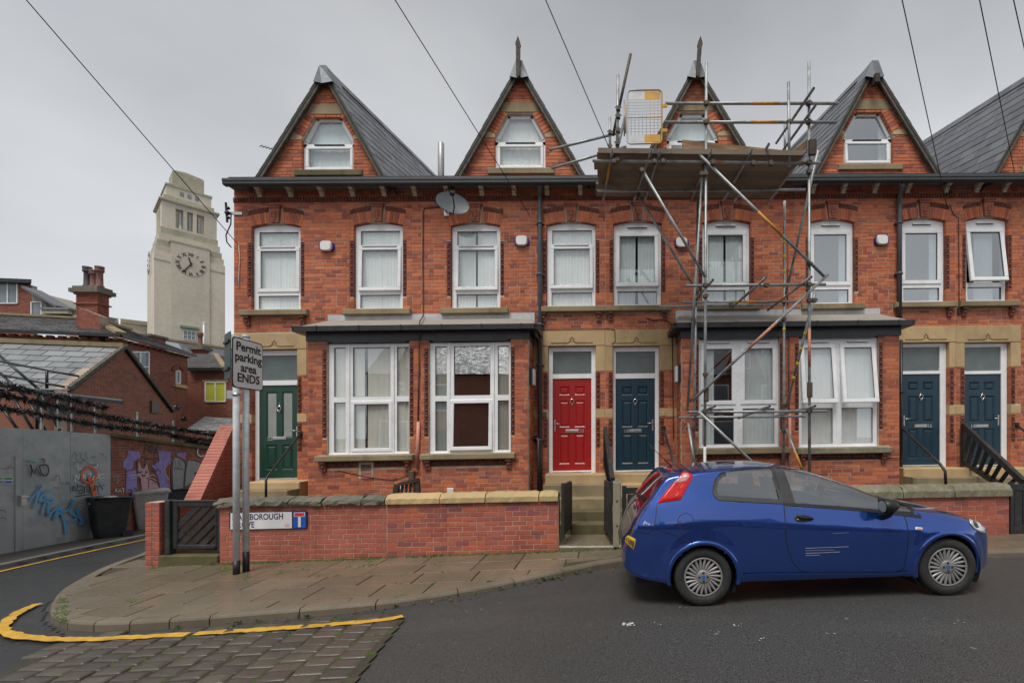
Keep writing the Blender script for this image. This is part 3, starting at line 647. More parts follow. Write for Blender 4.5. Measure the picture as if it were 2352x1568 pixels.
# ------------------------------------------------------------------ brickwork
def intervals(poly, z):
    xs = []; n = len(poly)
    for i in range(n):
        (x0, z0), (x1, z1) = poly[i], poly[(i+1) % n]
        if (z0 <= z < z1) or (z1 <= z < z0): xs.append(x0+(x1-x0)*(z-z0)/(z1-z0))
    xs.sort(); return [(xs[i], xs[i+1]) for i in range(0, len(xs)-1, 2)]
def sub(iv, cut):
    out = []
    for a, b in iv:
        segs = [(a, b)]
        for c, d in cut:
            ns = []
            for p, q in segs:
                if d <= p or c >= q: ns.append((p, q))
                else:
                    if c > p: ns.append((p, c))
                    if d < q: ns.append((d, q))
            segs = ns
        out += segs
    return out
BL, BC, BJ = .23, .077, .0112
_bm = {}
def brick_mesh(L, mat, sh, axis='x', depth=.1):
    k = (round(L, 3), mat, sh, axis, depth)
    if k not in _bm:
        mb = MB(); h = (BC-BJ)/2
        if axis == 'x': mb.bbox(-L/2, L/2, 0, depth, -h, h, .004)
        else: mb.box(0, depth, -L/2, L/2, -h, h)
        _bm[k] = mb.mesh('brick', mat, Vector((0, 0, 0)), sh)
    return _bm[k]
def layout(polys, holes, zref, seed):
    rnd = random.Random(seed); out = []
    zmin = min(p[1] for q in polys for p in q); zmax = max(p[1] for q in polys for p in q)
    k0 = math.floor((zmin-zref)/BC); k1 = math.ceil((zmax-zref)/BC)
    for k in range(k0, k1):
        z0 = zref+k*BC; zm = z0+BC/2; iv = []
        for q in polys: iv += intervals(q, zm)
        cut = []
        for h in holes: cut += intervals(h, zm)
        off = (BL/2 if k % 2 else 0)+(BL/4 if k % 6 == 5 else 0)
        for a, b in sub(iv, cut):
            x = math.floor((a-off)/BL)*BL+off; cuts = [a]
            while x < b-.04:
                if x > a+.05: cuts.append(x+rnd.uniform(-.004, .004))
                if rnd.random() < .14 and x+BL/2 > a+.05 and x+BL/2 < b-.06: cuts.append(x+BL/2)
                x += BL
            cuts.append(b)
            for p, q in zip(cuts, cuts[1:]):
                if q-p > .03: out.append((p+BJ/2, q-BJ/2, z0+BJ/2, z0+BC-BJ/2))
    return out
def brickwork(parent, polys, holes, Y, mat, zref=0.0, nmax=200, seed=1, sh=True, depth=.1, jit=.0025):
    rnd = random.Random(seed+99); bl = layout(polys, holes, zref, seed)
    full = sorted([b for b in bl if b[1]-b[0] > .19], key=lambda b: ((b[0]+b[1])/2)**2+(b[2]-1.5)**2)
    ind = set(full[:nmax]); mb = MB(); Yf = (lambda x: Y) if not callable(Y) else Y
    for b in bl:
        x0, x1, z0, z1 = b; y = Yf((x0+x1)/2)+rnd.uniform(-jit, jit)
        if b in ind:
            L = round((x1-x0)/.006)*.006; xc = (x0+x1)/2
            place(brick_mesh(L, mat, sh, 'x', depth), 'brick', parent, (xc, y, (z0+z1)/2+(SH*xc if sh else 0)))
        else: mb.box(x0, x1, y, y+depth, z0, z1)
    if mb.v: tag(mb.build('brickwork', mat, parent, sh), kind='stuff')
    return len(bl)
def cells(rect, holes):               # rectangles that tile rect minus rectangular holes
    x0, x1, z0, z1 = rect
    xs = sorted({x0, x1}|{min(max(v, x0), x1) for h in holes for v in h[:2]}); zs = sorted({z0, z1}|{min(max(v, z0), z1) for h in holes for v in h[2:]})
    for a, b in zip(xs, xs[1:]):
        run = None
        for c, d in zip(zs, zs[1:]):
            mx, mz = (a+b)/2, (c+d)/2
            solid = not any(h[0] < mx < h[1] and h[2] < mz < h[3] for h in holes)
            if solid: run = (run[0], d) if run else (c, d)
            if (not solid or d == zs[-1]) and run:
                yield (a, b, run[0], run[1]); run = None
def rectp(r): return [(r[0], r[2]), (r[1], r[2]), (r[1], r[3]), (r[0], r[3])]
def slab(mb, rect, holes, y0, y1):
    for a, b, c, d in cells(rect, holes): mb.box(a, b, y0, y1, c, d)
    return mb
def prect(px, Y=None):                # pixel box -> terrace rectangle (x0,x1,z0,z1)
    x0, y0, x1, y1 = px; ym, xm = (y0+y1)/2, (x0+x1)/2
    a = fac(x0, ym, Y)[0]; b = fac(x1, ym, Y)[0]; t = fac(xm, y0, Y)[1]; c = fac(xm, y1, Y)[1]
    return (a, b, c, t)
def tilt_top(mb, i0, zt, y, ang):     # swing geometry out about its top edge
    ca_, sa_ = math.cos(ang), math.sin(ang)
    for v in mb.v[i0:]:
        dy, dz = v.y-y, v.z-zt; v.y = y+dy*ca_+dz*sa_; v.z = zt-dy*sa_+dz*ca_
def upvc(house, r, Y, panes, arch=0.0, vents=(), glass='glass', extra_bars=(), name='window', fw=.055):
    """frame as the part; panes, sashes and vents are its sub-parts. panes: (u0,u1,v0,v1,sash,tilt)"""
    x0, x1, z0, z1 = r; W, H = x1-x0, z1-z0; U = lambda u: x0+u*W; V = lambda v: z0+v*H
    holes = []
    for p in panes: holes.append((U(p[0]), U(p[1]), V(p[2]), V(p[3])))
    mb = MB(); slab(mb, r, holes, Y, Y+.06)
    mb.bbox(x0-.002, x1+.002, Y-.018, Y+.01, z0, z0+.03, .006)
    for a, b, c, d in extra_bars: mb.bbox(U(a), U(b), Y-.022, Y+.005, V(c), V(d), .006)
    if arch:
        n = 10; pts = [(x0, z1)]+[(x0+W*i/n, z1+arch*(1-(2*i/n-1)**2)) for i in range(n+1)]+[(x1, z1)]
        mb.prism(pts[1:-1] if False else [(x0, z1-.001)]+[(x0+W*i/n, z1+.003+arch*(1-(2*i/n-1)**2)) for i in range(n+1)]+[(x1, z1-.001)], Y+.002, Y+.055)
    wn_ = mb.build(name, 'upvc', house, True)
    for (p, h) in zip(panes, holes):
        a, b, c, d = h; sash, tl = p[4], p[5]
        if sash:
            m = MB(); fwid = sash; i0 = 0; ov = .016
            A, B, C, D = a-ov, b+ov, c-ov, d+ov; yy = Y-.02
            inn = (A+fwid, B-fwid, C+fwid, D-fwid)
            for q in ((A, B, C, inn[2]), (A, B, inn[3], D), (A, inn[0], inn[2], inn[3]), (inn[1], B, inn[2], inn[3])): m.bbox(q[0], q[1], yy, yy+.055, q[2], q[3], .008)
            g = MB(); g.add([(a_, yy+.028, b_) for a_, b_ in ((inn[0]-.004, inn[2]-.004), (inn[1]+.004, inn[2]-.004), (inn[1]+.004, inn[3]+.004), (inn[0]-.004, inn[3]+.004))], [(0, 1, 2, 3)])
            k = MB()
            for q in ((inn[0], inn[1], inn[2], inn[2]+.006), (inn[0], inn[1], inn[3]-.009, inn[3]), (inn[0], inn[0]+.006, inn[2], inn[3]), (inn[1]-.006, inn[1], inn[2], inn[3])): k.box(q[0], q[1], yy+.012, yy+.024, q[2], q[3])
            if tl:
                for q in (m, g, k): tilt_top(q, 0, D, yy+.03, tl)
            m.build('sash', 'upvc', wn_, True); g.build('pane', glass, wn_, True); k.build('gasket', 'upvc_dark', wn_, True)
        else:
            g = MB(); g.add([(a-.004, Y+.032, c-.004), (b+.004, Y+.032, c-.004), (b+.004, Y+.032, d+.004), (a-.004, Y+.032, d+.004)], [(0, 1, 2, 3)]); g.build('pane', glass, wn_, True)
            k = MB()
            for q in ((a, b, c, c+.007), (a, b, d-.010, d), (a, a+.007, c, d), (b-.007, b, c, d)): k.box(q[0], q[1], Y+.016, Y+.028, q[2], q[3])
            k.build('gasket', 'upvc_dark', wn_, True)
    for u, v, wv in vents:
        m = MB(); m.bbox(U(u-wv/2), U(u+wv/2), Y-.034, Y-.002, V(v)-.011, V(v)+.011, .004); m.box(U(u-wv/2)+.01, U(u+wv/2)-.01, Y-.03, Y-.004, V(v)-.019, V(v)-.011)
        m.build('trickle_vent', 'upvc', wn_, True)
        m = MB(); m.box(U(u-wv/2)+.004, U(u+wv/2)-.004, Y-.03, Y-.002, V(v)-.024, V(v)-.019); m.build('vent_slot', 'upvc_dark', wn_, True)
    return wn_
def drape(mb, xa, xb, z0, z1, y, folds, amp, flare=0.0):
    n = max(8, folds*8); vs = []
    for j in range(6):
        t = j/5; z = z0+(z1-z0)*t
        for i in range(n+1):
            s = i/n; x = xa+(xb-xa)*s+flare*(1-t)*(s-.5)*(xb-xa)
            vs.append((x, y+amp*math.sin(s*folds*6.283+.7*math.sin(3*t+s*5))*(.6+.4*(1-t))+amp*.4*math.sin(s*folds*2.7), z))
    mb.add(vs, [(j*(n+1)+i, j*(n+1)+i+1, (j+1)*(n+1)+i+1, (j+1)*(n+1)+i) for j in range(5) for i in range(n)], True)
def curtains(r, Y, label, spans, mat='curtain', amp=.005):
    x0, x1, z0, z1 = r; W = x1-x0
    t = thing('curtains', label, 'curtain', (x0, Y+.13, z0+SH*x0), None)
    for (a, b, fo) in spans:
        mb = MB(); drape(mb, x0+a*W, x0+b*W, z0-.02, z1+.1, Y+.066, fo, amp, random.uniform(-.04, .04)); mb.build('drape', mat, t, True)
def ornament(house, x, z0, z1, Y, side, nm='ornament_strip'):   # chamfered jamb with a row of balls
    mb = MB(); mb.box(x-.042, x+.042, Y+.006, Y+.06, z0, z1)
    n = max(3, int(round((z1-z0)/.115)))
    for i in range(n):
        z = z0+(i+.5)*(z1-z0)/n; mb.ball((x, Y+.004, z), .028, 8, 5)
        mb.box(x-.034, x+.034, Y-.004, Y+.03, z0+(i+.97)*(z1-z0)/n-.004, z0+(i+.97)*(z1-z0)/n+.004)
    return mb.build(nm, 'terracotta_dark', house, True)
def arch_over(house, r, Y, seed, grimy=False):
    x0, x1, z0, z1 = r; xc = (x0+x1)/2; rnd = random.Random(seed)
    a = thing_part('arch', house, (xc, Y, z1))
    rise = .075; half = (x1-x0)/2+.01; hb = .235; ex = .07
    key = .13; n = 7
    cur = lambda t: z1+.012+rise*(1-t*t)
    for s in (-1, 1):
        for i in range(n):
            ta, tb = .23+(1-.23)*i/n, .23+(1-.23)*(i+1)/n; g = .006
            xa, xb = xc+s*(ta*half)+s*g*.5, xc+s*(tb*half)-s*g*.5
            fa, fb = s*ta*ex, s*tb*ex
            pts = [(xa, cur(ta)), (xb, cur(tb)), (xb+fb, cur(tb)+hb-.02*tb), (xa+fa, cur(ta)+hb-.02*ta)]
            mb = MB(); mb.prism(pts, Y-.006+rnd.uniform(-.002, .002), Y+.11); mb.build('voussoir', 'brick', a, True)
        mb = MB(); m = 5                               # moulded strip with little crosses
        for i in range(m):
            ta, tb = .27+.73*i/m, .27+.73*(i+1)/m-.01
            xa, xb = xc+s*(ta*(half+ex)), xc+s*(tb*(half+ex))
            pts = [(xa, cur(ta)+hb+.008), (xb, cur(tb)+hb-.006), (xb, cur(tb)+hb+.085), (xa, cur(ta)+hb+.1)]
            mb.prism(pts, Y-.012, Y+.08); cx_, cz_ = (xa+xb)/2, cur((ta+tb)/2)+hb+.05
            mb.beam((cx_-.03, Y-.016, cz_-.03), (cx_+.03, Y-.016, cz_+.03), .014, .014); mb.beam((cx_-.03, Y-.016, cz_+.03), (cx_+.03, Y-.016, cz_-.03), .014, .014)
        mb.build('label_mould', 'terracotta_dark', a, True)
    kz0, kz1 = z1+rise+.005, z1+rise+.335
    k = MB(); k.prism([(xc-.085, kz0), (xc+.085, kz0), (xc+.112, kz1), (xc-.112, kz1)], Y-.05, Y+.1)
    ks = k.build('keystone', 'terracotta', a, True)
    k = MB()
    k.box(xc-.13, xc+.13, Y-.075, Y+.05, kz1, kz1+.022); k.box(xc-.12, xc+.12, Y-.066, Y+.05, kz1-.028, kz1); k.box(xc-.15, xc+.15, Y-.09, Y+.05, kz1+.022, kz1+.045)
    for zz, rr in ((.06, .035), (.12, .045), (.18, .038), (.23, .028)): k.ball((xc, Y-.052, kz0+zz), rr, 8, 5, .45)
    for s in (-1, 1): k.ball((xc+s*.045, Y-.05, kz0+.15), .026, 6, 4, .5); k.ball((xc+s*.05, Y-.05, kz0+.21), .02, 6, 4, .5)
    k.build('carving', 'terracotta', a, True)
    return a
def thing_part(name, parent, loc):      # an empty part that carries pieces
    o = bpy.data.objects.new(name, None); col.objects.link(o); o.parent = parent; o.empty_display_size = .1
    L = Vector((loc[0], loc[1], loc[2]+SH*loc[0])); o.location = L-ORG[parent.name]; ORG[o.name] = L; return o
def stone(house, r, Y, proud, mat='sandstone', name='stone_block', b=.012, depth=.2):
    mb = MB(); mb.bbox(r[0], r[1], Y-proud, Y+depth, r[2], r[3], b); return mb.build(name, mat, house, True)
def sill(house, r, Y, mat='sandstone_dark', brackets=True):
    x0, x1, z0, z1 = r
    o = stone(house, r, Y, .11, mat, 'sill', .014, .12)
    if brackets:
        for x in (x0+.13, x1-.13):
            mb = MB(); mb.box(x-.055, x+.055, Y-.085, Y+.04, z0-.045, z0-.003); mb.prism([(x-.05, z0-.2), (x+.05, z0-.2), (x+.05, z0-.045), (x-.05, z0-.045)], Y-.045, Y+.04); mb.ball((x, Y-.05, z0-.11), .035, 8, 5, .6); mb.ball((x, Y-.04, z0-.17), .024, 8, 5, .6)
            mb.build('sill_bracket', 'terracotta_dark', house, True)
    return o
def door(house, fr, leaf, pane, colour, num, Y, glazed=False, hinge='r'):
    x0, x1, z0, z1 = fr; lx0, lx1, lz0, lz1 = leaf; px0, px1, pz0, pz1 = pane
    mb = MB(); slab(mb, fr, [leaf, pane], Y, Y+.07); mb.bbox(x0, x1, Y-.02, Y, z1-.045, z1, .006); mb.bbox(x0, x0+.045, Y-.012, Y, z0, z1-.045, .006); mb.bbox(x1-.045, x1, Y-.012, Y, z0, z1-.045, .006)
    mb.build('door_frame', 'upvc', house, True)
    g = MB(); g.box(px0, px1, Y+.03, Y+.04, pz0, pz1); g.build('transom_pane', 'frosted', house, True)
    W, H = lx1-lx0, lz1-lz0
    d = MB(); yl = Y+.022
    cols_ = ((.16, .44), (.56, .84))
    if glazed: rws = ((.09, .36), (.43, .93))
    else: rws = ((.07, .40), (.47, .76), (.82, .915))
    hol = [(lx0+u0*W, lx0+u1*W, lz0+v0*H, lz0+v1*H) for (u0, u1) in cols_ for (v0, v1) in rws]
    slab(d, leaf, hol, yl, yl+.04)
    do = d.build('door', colour, house, True)
    for h in hol:
        a, b, c, e = h; gl = glazed and (e-c) > .5*H*.8
        p = MB(); i = .03
        ring = [(a, yl, c), (b, yl, c), (b, yl, e), (a, yl, e)]; r2 = [(a+i, yl+.018, c+i), (b-i, yl+.018, c+i), (b-i, yl+.018, e-i), (a+i, yl+.018, e-i)]
        if gl:
            p.add(ring+r2, [(0, 1, 5, 4), (1, 2, 6, 5), (2, 3, 7, 6), (3, 0, 4, 7)]); p.build('door_panel', colour, do, True)
            q = MB(); q.box(a+i, b-i, yl+.016, yl+.022, c+i, e-i); q.build('pane', 'curtain_grey' if False else 'frosted_pale', do, True)
        else:
            r3 = [(a+2*i, yl-.004, c+2*i), (b-2*i, yl-.004, c+2*i), (b-2*i, yl-.004, e-2*i), (a+2*i, yl-.004, e-2*i)]
            if e-c < .22: r3 = [(a+1.7*i, yl-.004, c+1.7*i), (b-1.7*i, yl-.004, c+1.7*i), (b-1.7*i, yl-.004, e-1.7*i), (a+1.7*i, yl-.004, e-1.7*i)]
            p.add(ring+r2+r3, [(0, 1, 5, 4), (1, 2, 6, 5), (2, 3, 7, 6), (3, 0, 4, 7), (4, 5, 9, 8), (5, 6, 10, 9), (6, 7, 11, 10), (7, 4, 8, 11), (8, 9, 10, 11)]); p.build('door_panel', colour, do, True)
    xc = (lx0+lx1)/2; zl = lz0+.43*H
    m = MB(); m.bbox(xc-.145, xc+.145, yl-.014, yl+.002, zl-.035, zl+.035, .006); m.bbox(xc-.125, xc+.125, yl-.02, yl-.01, zl-.022, zl+.022, .004); m.build('letterbox', 'steel', do, True)
    s = 1 if hinge == 'l' else -1; hx = xc+s*(W/2-.05)*1.0
    m = MB(); m.bbox(hx-.018, hx+.018, yl-.012, yl+.002, zl+.0, zl+.24, .008); m.tube([(hx, yl-.012, zl+.16), (hx, yl-.05, zl+.16), (hx-s*.12, yl-.05, zl+.16)], .0095, 8); m.ball((hx, yl-.014, zl+.05), .012); m.build('door_handle', 'steel', do, True)
    kz = lz0+.73*H
    m = MB(); m.ball((xc, yl-.012, kz+.085), .022, 8, 5, .6); m.tube([(xc+.04*math.sin(t), yl-.024, kz+.04-.045*math.cos(t)*1.1) for t in [i_*6.283/14 for i_ in range(15)]], .008, 6); m.ball((xc, yl-.012, kz-.03), .02, 8, 5, .6); m.ball((xc, yl-.01, kz+.13), .011, 6, 4); m.build('door_knocker', 'chrome', do, True)
    m = MB(); side = -1 if num in ('22', '18', '14') else 1
    put_text(m, num, .115, (xc+side*.2, yl-.004, zl-.04), (1, 0, 0), (0, 0, 1), weight=.002)
    m.build('door_number', 'steel', do, True)
    m = MB(); m.bbox(lx0-.02, lx1+.02, Y-.035, Y+.05, z0, z0+.03, .006); m.bbox(lx0, lx1, Y-.012, yl, z0+.035, z0+.06, .006); m.build('threshold', 'steel', house, True)
    return do
def fro_pale():
    t = NT('pale_frosted_glass'); t.bump(t.noise(80, 3), .3, .01); return t.done(t.mix(t.noise(2.5, 3), (.2, .23, .2), (.36, .38, .35)), .2, 0, .6)
MDEF['frosted_pale'] = fro_pale

MDEF['wood_grey'] = simple('weathered_barge', (.1, .09, .07), .85, var=.35, scale=9, bump=.3, dirt=((.04, .045, .03), 5, .6))
# ------------------------------------------------------------------ terrace data (pixels of the photograph, 2352 wide)
HX = [fac(p, 700)[0] for p in (537, 968, 1390, 1805, 2195)]+[fac(2690, 700)[0]]
ZB = -1.2
ZTOP = fac(1400, 428)[1]       # under the soffit
WINS = [(578, 521, 689, 713), (813, 518, 924, 711), (1036, 519, 1148, 709), (1256, 517, 1367.5, 705), (1409.5, 515, 1519, 703), (1614, 512, 1723, 700), (1860, 511, 1962, 699), (2071, 508, 2172, 695), (2220, 506, 2315, 693)]
PA = [(.105, .925, .785, .955, 0, 0), (.085, .935, .24, .755, .075, 0), (.09, .93, .03, .19, 0, 0)]
PBt = [(.06, .93, .25, .905, .085, 0), (.085, .915, .035, .195, 0, 0)]
HOUSES = [
 dict(no='22', nm='terraced_house', wins=[0, 1], label='red brick end terrace house with the green front door', bay='L', door=('green_door', (578.6, 803, 682, 1105), (587, 883, 679, 1099), (587, 814, 677, 872))),
 dict(no='20', nm='terraced_house', wins=[2, 3], label='red brick terraced house with the bright red front door', bay='R', door=('red_door', (1259, 795, 1368, 1089), (1268, 867.5, 1358, 1081), (1268.5, 805, 1358, 857))),
 dict(no='18', nm='terraced_house', wins=[4, 5], label='red brick terraced house with the blue door behind the scaffolding, next to the red door', bay='L', door=('blue_door', (1408, 795, 1514.5, 1088), (1414, 867.5, 1505.5, 1080), (1414.5, 805, 1506, 856))),
 dict(no='16', nm='terraced_house', wins=[6, 7], label='red brick terraced house with a blue door beside the bay with open sashes', bay='R', door=('blue_door', (2072, 787, 2180, 1075), (2079.5, 857, 2167, 1068), (2080, 794.6, 2166, 850))),
 dict(no='14', nm='terraced_house', wins=[8], label='red brick terraced house with a blue door behind the black slatted stair rail', bay=None, door=('blue_door', (2216, 787, 2321, 1075), (2222, 857, 2309, 1068), (2222, 794.6, 2308, 850))),
]
BAYPX = {'22': (751, 788, 939, 1044), '20': (985, 785.4, 1172, 1041), '18': (1606, 777, 1790.6, 1028), '16': (1836, 775, 2018, 1026.5)}
GABL = [((606, 404), (752, 171), (882, 404)), ((1056, 404), (1195, 160), (1337, 404)), ((1465, 404), (1597, 160), (1742, 404)), ((1866, 404), (2000, 160), (2146, 398)), ((2275, 404), (2417, 150), (2560, 400))]
YG = YF-.42           # front face of the eaves gutter
zg = fac(1400, 404, YG)[1]; zg0 = fac(1400, 417, YG)[1]
BRX = [600, 670.6, 742, 812.6, 884.5, 955, 1028, 1108, 1182, 1257, 1333, 1408, 1482, 1557, 1632, 1706, 1780, 1865, 1935, 2007, 2082, 2171, 2241, 2304]
brx = [fac(p, 440)[0] for p in BRX]
RS = .205             # the gable roofs rise towards the back
random.seed(21)
wdesc = ['the sash window over the green door', 'the upper window with a slack sash beside the first alarm box', 'the upper window under the satellite dish', 'the upper window over the red door', 'the upper window over the blue door numbered 18', 'the upper window behind the scaffold poles', 'the upper window above the open bay sashes', 'the upper window over the blue door numbered 16', 'the upper window hanging open over the black slatted rail']
house_objs = {}
for hi, H in enumerate(HOUSES):
    xa, xb = HX[hi], HX[hi+1]
    ho = thing(H['nm'], H['label'], 'house', (xa, YF, base(xa, YF)), 'houses of the terrace'); house_objs[H['no']] = ho
    wr = [prect(WINS[i]) for i in H['wins']]
    dc, dfp, dlp, dpp = H['door']; dfr, dlf, dpn = prect(dfp), prect(dlp), prect(dpp)
    yd = YF+.1
    isb = H['no'] in BAYPX
    # bay geometry
    if isb:
        if H['bay'] == 'L':
            bx0 = fac(707 if H['no'] == '22' else 1566, 900, YB)[0]; bx1 = xb
        else:
            bx0 = xa; bx1 = fac(1213.5 if H['no'] == '20' else 2066, 900, YB)[0]
        bzt = fac(1000 if hi < 2 else 1800, 781 if hi < 2 else 774, YB)[1]
        bzw = fac(1000 if hi < 2 else 1800, 724 if hi < 2 else 714)[1]       # roof meets the wall
        bayfac = (bx0, bx1, ZB, bzw)
    # --- front wall
    hol = [(r[0]-.01, r[1]+.01, r[2], r[3]+.075) for r in wr]+[(dfr[0]-.004, dfr[1]+.004, ZB, dfr[3]+.01)]
    mb = MB(); hl2 = [(h[0]-.006, h[1]+.006, h[2]-.006, h[3]+.0) for h in hol]+([(bx0+.12, bx1-.12 if H['bay'] == 'R' else bx1, ZB, bzt-.2)] if isb else [])
    slab(mb, (xa, xb, ZB, ZTOP+.1), hl2, YF+.007, YF+.24)
    # rest of the shell: floors, party walls, back
    mb.box(xa, xb, YF+3.4, YF+3.6, ZB, ZTOP+.1); mb.box(xa, xa+.1, YF+.25, YF+3.4, ZB, ZTOP+.1); mb.box(xb-.1, xb, YF+.25, YF+3.4, ZB, ZTOP+.1)
    wall = mb.build('wall', 'mortar', ho, True)
    mb = MB()
    zfl = fac(1400, 745)[1]; mb.box(xa+.1, xb-.1, YF+.25, YF+3.4, zfl-.1, zfl+.1); mb.box(xa+.1, xb-.1, YF+.25, YF+3.4, ZTOP-.15, ZTOP); mb.box(xa+.1, xb-.1, YF+2.2, YF+2.25, ZB, ZTOP-.15)
    mb.build('interior', 'room', ho, True)
    # --- brickwork
    bh = []
    for r in wr:
        c = (r[0]+r[1])/2; hw = (r[1]-r[0])/2
        bh += [[(r[0]-.004, r[2]-.14), (r[1]+.004, r[2]-.14), (r[1]+.004, r[3]+.03), (c+hw+.085, r[3]+.345), (c+.16, r[3]+.4), (c+.16, r[3]+.47), (c-.16, r[3]+.47), (c-.16, r[3]+.4), (c-hw-.085, r[3]+.345), (r[0]-.004, r[3]+.03)]]
        sz0 = fac(635, 725)[1]-fac(635, 713)[1]
        for x in (r[0]-.05, r[1]+.05): bh.append(rectp((x-.04, x+.04, r[2]+.28, r[3]-.33)))
        bh.append(rectp((r[0]-.21, r[1]+.21, r[2]-.125, r[2]-.0)))
    # stone head and jambs of the door
    lz1 = fac(1390, 757)[1] if hi in (1, 2) else fac(635, 765)[1] if hi == 0 else fac(2200, 748)[1]
    jz = fac(1390, 852)[1] if hi in (1, 2) else fac(690, 862)[1] if hi == 0 else fac(2200, 843)[1]
    sx0, sx1 = {'22': (xa, bx0+.16 if isb else xb), '20': (bx1-.05 if isb else xa, xb), '18': (xa, bx0+.05 if isb else xb), '16': (bx1-.05 if isb else xa, xb), '14': (xa, fac(2345, 760)[0])}[H['no']]
    if H['no'] == '22': sx1 = fac(705, 780)[0]
    bz0, bz1 = [fac(1390, q)[1] for q in (959, 939.5)]
    if hi >= 3: bz0, bz1 = [fac(2200, q)[1] for q in (951, 931)]
    if hi == 0: bz0, bz1 = [fac(700, q)[1] for q in (969, 950)]
    bh += [rectp((sx0, sx1, dfr[3]-.0, lz1)), rectp((sx0, dfr[0], jz, dfr[3])), rectp((dfr[1], sx1, jz, dfr[3])), rectp((dfr[0], dfr[1], ZB, lz1)), rectp((sx0, sx1, bz0, bz1))]
    if isb: bh.append(rectp(bayfac))
    zd0, zd1 = fac(1100, 462)[1], fac(1100, 451.5)[1]
    bh.append(rectp((xa, xb, zd0, zd1)))
    brickwork(wall, [rectp((xa, xb, ZB+.4, ZTOP+.05))], bh, YF, 'brick', 0, 200, seed=hi+1)
    # --- stonework
    def st(r, pr=.006, m='sandstone', nm='stone_block', d=.2): return stone(ho, r, YF, pr, m, nm, .006, d)
    lint = st((sx0+.003, sx1-.003, dfr[3]+.012, lz1-.004), .012, nm='door_lintel')
    st((sx0+.003, dfr[0]-.004, jz, dfr[3]+.004)); st((dfr[1]+.004, sx1-.003, jz, dfr[3]+.004))
    st((sx0+.003, dfr[0]-.004, bz0, bz1)); st((dfr[1]+.004, sx1-.003, bz0, bz1))
    xc = (dfr[0]+dfr[1])/2; mb = MB(); zt = dfr[3]+.075       # hood line and trefoil cut on the lintel
    mb.box(dfr[0]+.06, xc-.1, YF-.022, YF, zt-.008, zt+.01); mb.box(xc+.1, dfr[1]-.06, YF-.022, YF, zt-.008, zt+.01)
    mb.beam((xc-.1, YF-.017, zt), (xc-.015, YF-.017, zt+.05), .012, .016); mb.beam((xc+.1, YF-.017, zt), (xc+.015, YF-.017, zt+.05), .012, .016)
    for (u, v) in ((0, .115), (-.034, .08), (.034, .08)): mb.ball((xc+u, YF-.014, zt+v), .022, 8, 5, .4)
    mb.build('trefoil', 'sandstone_dark', lint, True)
    # ball-studded door jambs
    for x in (dfr[0]-.055, dfr[1]+.055):
        for (a, b) in ((bz1+.03, jz-.03), (bz0-.62, bz0-.03)):
            if xa+.05 < x < xb-.02: ornament(ho, x, a, b, YF-.012, 1)
    door(ho, dfr, dlf, dpn, dc, H['no'], yd, glazed=(H['no'] == '22'), hinge='r' if H['no'] in ('20', '16') else 'l')
    # --- upper windows
    for wi, r in zip(H['wins'], wr):
        typ = PA if wi < 4 else PBt
        pn = [list(p) for p in typ]
        if wi in (1, 2, 3): pn[1][5] = R(2.2)
        if wi == 4: pn[0][5] = R(3.0)
        if wi == 8: pn[0][5] = R(7)
        vents = [(.5, .772, .72)] if wi < 4 else [(.5, .985, .42)]
        upvc(ho, r, YF+.075, pn, .07, vents, 'glass' if wi < 6 else 'glass_blue')
        arch_over(ho, r, YF, wi)
        sp = [(.02, .512, 7), (.5, .98, 7)] if wi in (0, 1, 3) else [(.02, .47, 7), (.515, .98, 7)]
        if wi >= 6: sp = [(.72, .99, 3)] if wi < 8 else [(.3, .75, 5)]
        curtains(r, YF+.075, ('white' if wi not in (4, 5) else 'grey green')+' curtains hanging inside '+wdesc[wi], sp, 'curtain' if wi not in (4, 5) else 'curtain_grey')
        for x in (r[0]-.05, r[1]+.05): ornament(ho, x, r[2]+.28, r[3]-.33, YF-.0, 1)
        sill(ho, (r[0]-.2, r[1]+.2, r[2]-.122, r[2]-.004), YF, 'sandstone_dark', wi in (0, 3, 4, 7, 8))
    # --- dentil course, eaves brackets, soffit and gutter
    mb = MB(); x = xa
    mb.box(xa, xb, YF-.02, YF+.05, zd0, zd0+.014); mb.box(xa, xb, YF-.02, YF+.05, zd1-.012, zd1)
    while x < xb-.03: mb.box(x+.008, x+.05, YF-.03, YF+.05, zd0+.016, zd1-.014); x += .062
    mb.box(xa, xb, YF+.0, YF+.02, zd0+.014, zd1-.012)
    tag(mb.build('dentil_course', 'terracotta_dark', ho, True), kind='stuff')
    gx0 = xa if hi else fac(510, 410, YG)[0]
    mb = MB(); mb.box(gx0+(.05 if not hi else 0), xb, YG+.09, YF+.05, ZTOP+.02, ZTOP+.06); mb.box(gx0, xb, YG+.1, YG+.13, ZTOP+.02, zg-.03)
    mb.build('soffit', 'matt_black', ho, True)
    mb = MB(); prof = [(0, zg0+.005), (.0, zg0+.05), (-.012, zg0+.06), (-.012, zg-.018), (.0, zg), (.012, zg), (.012, zg0+.02), (.1, zg0+.0), (.1, zg0-.012), (.02, zg0-.012)]
    vs = [(x_, YG+a, b) for x_ in (gx0, xb) for a, b in prof]; n = len(prof)
    mb.add(vs, [(i, (i+1) % n, (i+1) % n+n, i+n) for i in range(n)]+[tuple(range(n)), tuple(range(2*n-1, n-1, -1))])
    mb.build('gutter', 'grey_paint', ho, True)
